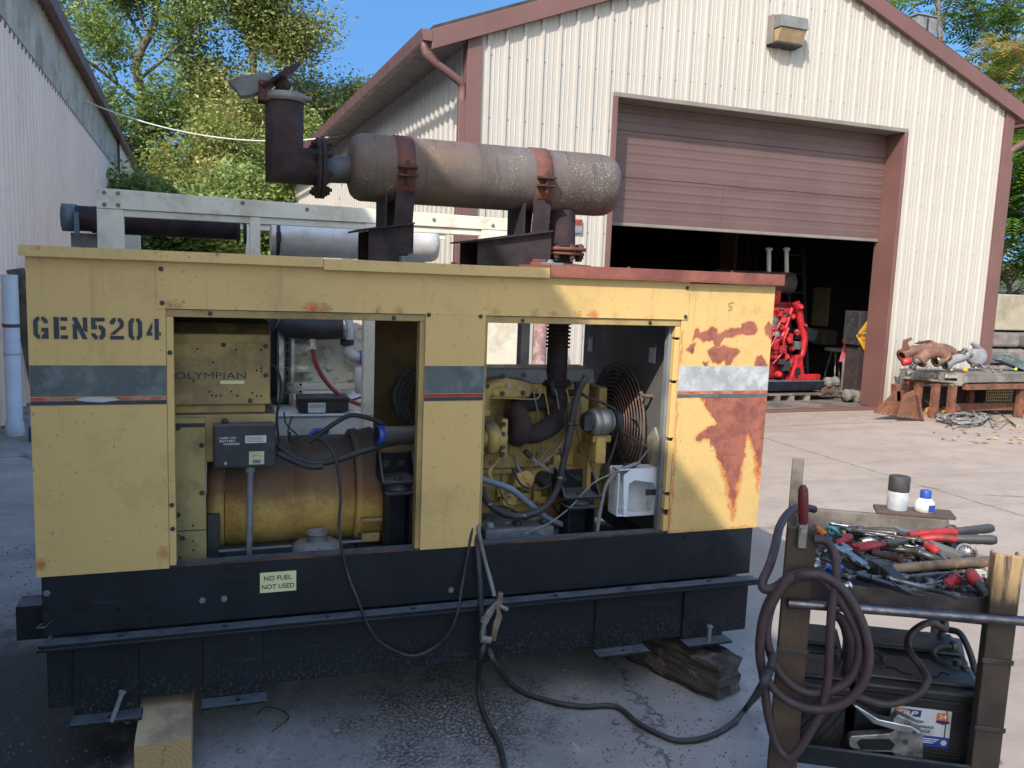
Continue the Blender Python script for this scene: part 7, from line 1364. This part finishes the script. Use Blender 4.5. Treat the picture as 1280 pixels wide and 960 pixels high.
stube('flex_pipe', [(1182, 456), (1192, 450), (1204, 446), (1210, 441)], .06, m_grey, 'grey ribbed flexible pipe right of the brown elbows', [5.6]*4)
mb = MB(); q = T5(1133, 452, 5.7); mb.lathe(q, (.9, -.3, .2), [(-.06, .03), (-.05, .05), (.05, .05), (.06, .03)], 14); solo('red_canister', mb, m_red, 'small red canister under the brown elbows', 'canister', sc_)
mb = MB(); q = T5(1148, 450, 5.6); mb.lathe(q, (.9, -.3, .1), [(-.06, .045), (.05, .055), (.07, .05)], 16); solo('pipe_coupling', mb, m_steel, 'bright grey pipe coupling beside the red canister', 'coupling', sc_)
mb = MB(); poly_plate(mb, [(1129, 438), (1131, 425), (1140, 422), (1141, 424), (1135, 428), (1138, 436)], 5.9, .03); solo('hooked_plate', mb, m_rust2, 'upright hooked rusty plate on the left of the scrap pile', 'plate', sc_, .003)
mb = MB(); poly_plate(mb, [(1144, 430), (1150, 427), (1164, 425), (1164, 427), (1152, 431)], 5.95, .03); solo('flat_lever', mb, m_rust, 'flat rusty lever lying over the scrap pile', 'lever', sc_, .003)
bl_ = thing('blower_housing', 'grey round blower housing with a snout on the pallet table', 'housing', T5(1224, 460, 5.7), 0, sc_)
mb = MB(); q = T5(1224, 447, 5.7); mb.lathe(q+np.array([0, .08, 0]), (-.25, -1, .1), [(0, .06), (0, .12), (.05, .13), (.10, .125), (.13, .09), (.135, .03)], 26); mb.tube([q+np.array([0, .02, .09]), q+np.array([-.06, .02, .15]), q+np.array([-.13, .03, .19])], [.05, .04, .02], 12, 4); link_mesh('body', mb, m_grey, bl_)
mb = MB(); mb.tube([q+np.array([-.05, -.05, -.06]), q+np.array([.0, -.1, -.12]), q+np.array([.06, -.12, -.1]), q+np.array([.1, -.18, -.2]), q+np.array([.14, -.2, -.3])], .014, 8, 5); mb.tube([q+np.array([.0, -.1, -.1]), q+np.array([.09, -.15, -.15]), q+np.array([.12, -.2, -.33])], .01, 8, 5); link_mesh('wire_tail', mb, m_steel, bl_)
mb = MB(); a, b = T5(1246, 446, 5.75), T5(1280, 460, 5.75); mb.bar(a, b, .16, .09); mb.bar(a+np.array([.05, -.06, .05]), b+np.array([.0, -.06, .05]), .04, .03); solo('black_module', mb, m_stripe, 'dark plastic module with cables lying at the right end of the scrap', 'module', sc_, .01)
for k, (x, y, r_, mt, lb_) in enumerate(((1206, 461, .035, M('yellow plastic', (.55, .36, .03, 1), (.35, .22, .03, 1), 9, .5, 0, .1), 'yellow plastic part in front of the blower housing'), (1188, 461, .04, m_brass, 'brass coloured fitting at the front of the scrap pile'), (1160, 459, .035, m_grey, 'small upright grey fitting at the table edge'), (1250, 463, .03, m_exh, 'small brown part right of the blower housing'), (1269, 461, .022, M('lime plug', (.45, .6, .05, 1), None, 5, .5, 0, 0), 'tiny lime green plug on the black module'), (1202, 440, .06, m_dksteel, 'dark casting behind the flexible pipe'), (1140, 458, .045, m_dksteel, 'dark bracket at the left table edge'), (1215, 457, .03, m_dksteel, 'dark clamp between the yellow part and the blower'))):
    mb = MB(); q = T5(x, y, 5.62); mb.lathe(q-np.array([0, 0, r_*.8]), (.3, -.4, 1), [(0, r_*.6), (0, r_), (r_*.7, r_*1.1), (r_*.8, r_*.7), (r_*1.6, r_*.6), (r_*1.7, r_*.3)], 9, smooth=False); solo('scrap_fitting', mb, mt, lb_, 'fitting', sc_, .003)
cr = thing('wire_crate', 'yellowish wire crate standing under the pallet table', 'crate', (11.0, 6.0, .05), 0)
mb = MB(); p0 = T5(1232, 508, 5.85); p1 = T5(1266, 485, 5.85)
for k in range(13): x = p0[0]+(p1[0]-p0[0])*k/12; mb.box(x-.005, x+.005, 5.85, 5.862, p0[2], p1[2])
for k in range(7): z_ = p0[2]+(p1[2]-p0[2])*k/6; mb.box(p0[0], p1[0], 5.838, 5.849, z_-.005, z_+.005)
link_mesh('front_mesh', mb, M('yellow brown wire', (.40, .30, .16, 1), (.26, .19, .11, 1), 20, .6, .2, .1), cr)
mb = MB(); mb.box(p0[0], p1[0], 5.87, 6.05, p0[2], p0[2]+.02); mb.box(p0[0], p0[0]+.02, 5.87, 6.05, p0[2]+.021, p1[2]); mb.box(p1[0]-.02, p1[0], 5.87, 6.05, p0[2]+.021, p1[2]); link_mesh('crate_body', mb, m_rustdk, cr)
hs = MB(); rs = np.random.RandomState(4)
for k in range(7):
    x0, y0 = 1198+rs.uniform(-8, 10), 521+rs.uniform(-3, 3); P_ = []
    for i in range(15): a = i*.75+k; r_ = 17+rs.uniform(-4, 5); P_.append(PZ(x0+r_*1.3*math.cos(a)+i*.7, y0+r_*.32*math.sin(a), .016+rs.uniform(0, .09)*(.5+.5*math.sin(i*1.3+k))))
    hs.tube(P_, .013, 7, 4)
hs.tube([PZ(1165, 512, .02), PZ(1172, 520, .04), PZ(1185, 524, .03), PZ(1205, 527, .03), PZ(1230, 525, .03)], .02, 8, 5)
solo('hose_heap', hs, m_grey, 'tangled heap of grey black hoses and wires on the ground before the table', 'hoses')
for k, (pts, lb_, mt) in enumerate((([(1230, 520), (1245, 515), (1258, 523), (1268, 531)], 'stiff black wire arching from the hose heap', m_rubber), ([(1236, 523), (1248, 528), (1262, 526), (1270, 533)], 'copper coloured wire trailing from the hose heap', m_brass))):
    mb = MB(); mb.tube([PZ(x, y, .02+.1*(i == 1)) for i, (x, y) in enumerate(pts)], .008, 6, 5); solo('loose_wire', mb, mt, lb_, 'wire')
for k, (x, y, lb_) in enumerate(((1160, 516, 'yellow plastic cap lying left of the hose heap'), (1180, 515, 'yellow plastic cap lying under the table beside the hose heap'))):
    mb = MB(); q = PZ(x, y, .0); mb.lathe(q, (.2, -.3, 1), [(0, .05), (.05, .055), (.07, .03)], 12); solo('yellow_cap', mb, M('ochre plastic', (.50, .27, .03, 1), None, 5, .5, 0, 0), lb_, 'cap', 'yellow caps')
lf = []; 
for k in range(46):
    x, y = rs.uniform(1165, 1280), rs.uniform(522, 556); q = PZ(x, y, .004)
    if k == 0:
        mb = MB(); mb.add([(-.05, 0, 0), (0, -.022, .012), (.05, 0, .006), (0, .022, .016)], [(0, 1, 2, 3)]); o = link_mesh('fallen_leaf', mb, M('dry leaf', (.36, .24, .10, 1), (.22, .14, .07, 1), 9, .8, 0, 0), None); tag(o, 'dry curled leaf lying on the sunny concrete', 'leaf', 'dry leaves on the concrete'); lf.append(o)
    else: o = lf[0].copy(); COL.objects.link(o)
    o.location = q; o.rotation_euler = (rs.uniform(-.3, .3), rs.uniform(-.3, .3), rs.uniform(0, 6.28)); o.scale = (rs.uniform(.5, 1.2),)*3

# ------------------------------------------------------------------ inside the open shed door
m_redp = M('red engine paint', (.46, .014, .018, 1), (.30, .010, .014, 1), 9, .45, 0, .15, 40, (.06, .008, .010, 1), 12, .7)
m_redd = M('dark red engine paint', (.22, .008, .014, 1), (.15, .006, .01, 1), 8, .4, 0, .1, 40)
def SB(x, y, n_): p = PB(x, y, n_); return BW(*p)
re_ = thing('red_engine', 'bright red engine on a black skid just inside the shed door', 'engine', BW(5.0, .9, .3), TH)
NE = .9
def rbox(name, x0, y0, x1, y1, n0, n1, mat, bev=.02, parent=None):
    a, b = PB(x0, y1, n0), PB(x1, y0, n0); mb = MB(); sbox(mb, a[0], b[0], n0, n1, a[2], b[2]); return link_mesh(name, mb, mat, parent or re_, bev)
def rtube(name, pts, r, mat, n_=NE, parent=None):
    mb = MB(); mb.tube([SB(x, y, n_) for x, y in pts], r, 12, 5); return link_mesh(name, mb, mat, parent or re_)
blk = rbox('engine_block', 905, 430, 985, 474, NE+.08, NE+.7, m_redd, .03)
rbox('cylinder_head', 905, 385, 990, 429, NE+.12, NE+.6, m_redp, .03)
rbox('valve_gear', 915, 395, 984, 410, NE+.0, NE+.1, m_steel, .03)
rbox('exhaust_manifold', 905, 378, 998, 392, NE+.2, NE+.5, m_redd, .03)
rtube('water_pipe', [(995, 378), (999, 390), (1001, 405), (1005, 420), (1003, 440), (995, 450), (984, 452)], .055, m_redp, NE+.05)
rtube('water_pipe', [(965, 430), (978, 420), (985, 400), (990, 385)], .03, m_redp, NE-.02)
rtube('fuel_line', [(962, 425), (972, 410), (978, 395), (970, 388)], .012, m_redp, NE-.04)
rtube('fuel_line', [(960, 440), (968, 425), (974, 418), (981, 430), (983, 450)], .014, m_redp, NE-.04)
rtube('fuel_line', [(966, 455), (978, 440), (980, 425), (986, 410)], .016, m_redp, NE-.04)
for x, y, r_, mt in ((978, 400, .07, m_redp), (969, 418, .07, m_steel), (985, 424, .05, m_redp), (975, 437, .055, m_redp), (990, 396, .05, m_redp), (1006, 407, .03, m_redp), (1000, 384, .05, m_redp), (968, 446, .05, m_redp), (983, 446, .045, m_redp), (990, 436, .04, m_redd), (973, 468, .05, m_redp)):
    mb = MB(); q = SB(x, y, NE); mb.lathe(q, (-.3, -1, .1), [(-.08, r_), (.02, r_), (.03, r_*.6), (.06, r_*.55)], 10); link_mesh('fitting', mb, mt, re_)
mb = MB(); a = PB(984, 476, NE); b = PB(1004, 448, NE)
mb.prism([(a[0], a[2]), (b[0]+.03, a[2]), (b[0]-.02, b[2]-.1), (b[0]-.05, b[2]+.05), (a[0]+.09, b[2]+.05), (a[0]+.07, b[2]-.1)], BW(0, NE-.05, 0), BE, (0, 0, 1), BN*.12); ft = link_mesh('engine_foot', mb, m_redp, re_, .015)
rs = np.random.RandomState(8)
for k in range(20):
    x, y = rs.uniform(958, 1001), rs.uniform(386, 472); q = SB(x, y, NE+.02); mt = (m_redp, m_redd, m_dark, m_redp, m_steel)[k % 5]; mb = MB()
    if k % 2: s1, s2 = rs.uniform(.02, .06), rs.uniform(.02, .07); mb.obox(q, BE*s1, BN*.08, (0, 0, s2))
    else: r_ = rs.uniform(.018, .05); mb.lathe(q, (rs.uniform(-.6, .3), -1, rs.uniform(-.3, .3)), [(-.08, r_), (.04, r_), (.045, r_*.6), (.08, r_*.55)], 9)
    link_mesh('fitting', mb, mt, re_, .006)
mb = MB(); mb.lathe(SB(997, 466, NE-.052), -BN, [(0, .055), (.002, .055)], 16, sq=1.5, smooth=False); link_mesh('foot_opening', mb, m_hole, ft)
rbox('engine_rail', 1000, 468, 1026, 475, NE, NE+.08, m_redp, .01)
rbox('black_skid', 905, 476, 1031, 490, NE-.1, NE+.8, m_black, .01)
ml = MB(); a, b = PB(940, 352, NE+.25), PB(993, 352, NE+.25); ml.lathe(BW(a[0]-.6, NE+.3, a[2]), BE, [(0, .1), (.01, .15), (.6+b[0]-a[0]-.03, .155), (.6+b[0]-a[0], .12)], 28); link_mesh('muffler', ml, M('heat blued muffler steel', (.20, .17, .15, 1), (.12, .10, .10, 1), 6, .4, .6, .1), re_)
rbox('muffler_support', 962, 356, 978, 384, NE+.2, NE+.4, m_redp, .02)
for x in (961, 983):
    mb = MB(); p = SB(x, 342, NE+.3); q = SB(x, 313, NE+.3); mb.cyl(p, q, .032, n=14); mb.lathe(q, (0, 0, 1), [(0, .05), (.02, .055), (.04, .04)], 14); link_mesh('stack_pipe', mb, m_paper, re_)
pl = thing('pallet', 'grey wooden pallet under the red engine', 'pallet', BW(5.2, .9, .012), TH)
mb = MB(); a, b = PB(905, 498, NE-.12), PB(1032, 491, NE-.12); sbox(mb, a[0], b[0], NE-.12, NE+.9, b[2]-.03, b[2]-.002); link_mesh('deck', mb, m_oldwood, pl)
for f in (.2, .5, .64, .8): 
    mb = MB(); s0 = a[0]+(b[0]-a[0])*f; sbox(mb, s0, s0+.08, NE-.115, NE+.9, .013, b[2]-.031); link_mesh('bearer', mb, m_pal, pl)
# sign box by the right jamb
sb2 = thing('cabinet', 'dark metal cabinet carrying a yellow warning diamond, right beside the door jamb', 'cabinet', BW(6.15, .5, .012), TH)
a, b = PB(1072, 432, .5), PB(1097, 390, .5); mb = MB(); sbox(mb, a[0], b[0], .5, .8, a[2], b[2]); link_mesh('cabinet_box', mb, m_dark, sb2, .01)
mb = MB(); sbox(mb, a[0]+.05, b[0], .52, .78, .013, a[2]-.01); link_mesh('cabinet_base', mb, m_rustdk, sb2, .01)
q = PB(1082, 420, .49); mb = MB(); R_ = .21; mb.prism([(0, -R_), (R_*.8, 0), (0, R_), (-R_*.8, 0)], BW(q[0], .494, q[2]), BE, (0, 0, 1), -BN*.004); dia = link_mesh('warning_diamond', mb, M('amber sign', (.62, .33, .03, 1), (.52, .27, .03, 1), 9, .5, 0, 0), sb2)
lettering('BEWARE', m_hole, dia, BW(q[0]-.145, .489, q[2]-.02), BE, (0, 0, 1), .055, width=.29, bold=.03)
for dz, w in ((.075, .10), (.055, .14), (-.055, .14), (-.075, .10), (.10, .05)):
    mb = MB(); sbox(mb, q[0]-w/2, q[0]+w/2, .4885, .4895, q[2]+dz, q[2]+dz+.008); link_mesh('sign_print', mb, m_hole, dia)
# dim furniture deeper in
ld = thing('ladder', 'blue grey ladder leaning in the dark of the shed', 'ladder', BW(8.8, 4, .012), TH)
m_lad = M('blue grey ladder', (.10, .13, .20, 1), (.07, .09, .14, 1), 6, .5, 0, .05)
for x in (7.0, 7.34):
    mb = MB(); mb.bar(BW(x-.02, 3.0, .02), BW(x+.06, 3.5, 2.3), .04, .07); link_mesh('rail', mb, m_lad, ld)
for k in range(7):
    mb = MB(); f = (k+.6)/7; mb.bar(BW(7.0+.08*f, 3+.5*f, .02+2.28*f), BW(7.34+.08*f, 3+.5*f, .02+2.28*f), .03, .03); link_mesh('rung', mb, m_lad, ld)
cbn = thing('wall_cabinet', 'dim orange brown cupboard hanging at the back right of the shed', 'cupboard', BW(10, 6, 1.4), TH)
mb = MB(); sbox(mb, 7.05, 7.6, 5, 5.5, 1.25, 2.8); link_mesh('cupboard_body', mb, M('orange brown board', (.30, .14, .05, 1), (.22, .10, .04, 1), 2, .7, 0, .05), cbn, .01)
mb = MB(); sbox(mb, 7.1, 7.32, 4.98, 4.998, 1.3, 2.75); sbox(mb, 7.34, 7.56, 4.98, 4.998, 1.3, 2.75); link_mesh('cupboard_door', mb, m_rustdk, cbn, .005)
stl = thing('work_stool', 'small round topped metal stool in the dark behind the red engine', 'stool', SB(1040, 482, 1.9), TH)
p = PB(1040, 482, 1.9); mb = MB(); mb.lathe(BW(p[0], 1.9, .62), (0, 0, 1), [(0, .16), (.03, .17), (.05, .16)], 24); link_mesh('seat', mb, m_grey, stl)
for k in range(3):
    mb = MB(); an = k*2.1; mb.cyl(BW(p[0]+.05*math.cos(an), 1.9+.05*math.sin(an), .62), BW(p[0]+.17*math.cos(an), 1.9+.17*math.sin(an), .014), .014, n=8); link_mesh('leg', mb, m_steel, stl)
js = thing('jack_stand', 'pair of red cone shaped legs of a jack stand by the warning sign', 'jack stand', SB(1058, 470, .9), TH)
for x in (1054, 1063):
    mb = MB(); mb.lathe(SB(x, 452, .9), (0, 0, 1), [(0, .075), (.18, .035), (.30, .014)], 4, smooth=False); link_mesh('leg', mb, m_redp, js)
mb = MB(); p = PB(1058, 426, .9); sbox(mb, p[0]-.05, p[0]+.05, .86, .94, p[2]-.02, p[2]+.01); link_mesh('saddle', mb, m_redd, js, .005)
rack = thing('wooden_frame', 'broken grey timber frame with wire grating behind the door jamb', 'frame', SB(1062, 485, .8), TH)
for (x0, y0, x1, y1) in ((1054, 490, 1057, 448), (1080, 490, 1076, 448)):
    mb = MB(); mb.bar(SB(x0, y0, .8), SB(x1, y1, .8), .06, .05, BN); link_mesh('upright', mb, m_pal, rack)
for (x0, y0, x1, y1) in ((1056, 472, 1078, 450), (1057, 484, 1078, 466), (1056, 480, 1080, 480)):
    mb = MB(); mb.bar(SB(x0, y0, .78), SB(x1, y1, .78), .05, .03, BN); link_mesh('slat', mb, m_pal, rack)
for k in range(6):
    mb = MB(); y = 470+k*3; mb.bar(SB(1058, y, .83), SB(1078, y-1, .83), .012, .012, BN); link_mesh('grating_bar', mb, m_rustdk, rack)
for k, (x, y, r_, lb_) in enumerate(((1064, 494, .09, 'dark lump of scrap lying against the door jamb, the left one'), (1074, 496, .11, 'dark lump of scrap lying against the door jamb, the right one'), (1040, 478, .08, 'dusty lump of scrap beside the stool foot'), (1034, 490, .06, 'rusty block on the floor by the pallet end'))):
    mb = MB(); q = SB(x, y, .55 if k < 2 else .8); q[2] = max(q[2], .03); mb.lathe(q-np.array([.12, 0, 0]), (1, .1, .05), [(0, r_*.4), (.03, r_), (.14, r_*.8), (.2, r_), (.24, r_*.5)], 10, smooth=False); solo('scrap_lump', mb, m_pal if k < 3 else m_rust, lb_, 'scrap', 'scrap on the shed floor', .01)
br = MB()
for x, y, w, h in ((1012, 418, .16, .09),): q = PB(x, y, 2.6); br.prism([(-.2, -.09), (.12, -.12), (.2, .06), (-.05, .12)], BW(q[0], 2.6, q[2]), BE, (0, 0, 1), BN*.15)
solo('blue_carton', br, M('dim blue carton', (.22, .25, .34, 1), (.14, .16, .22, 1), 4, .7, 0, 0), 'tilted blue grey carton in the dark of the shed', 'carton', None, .01)
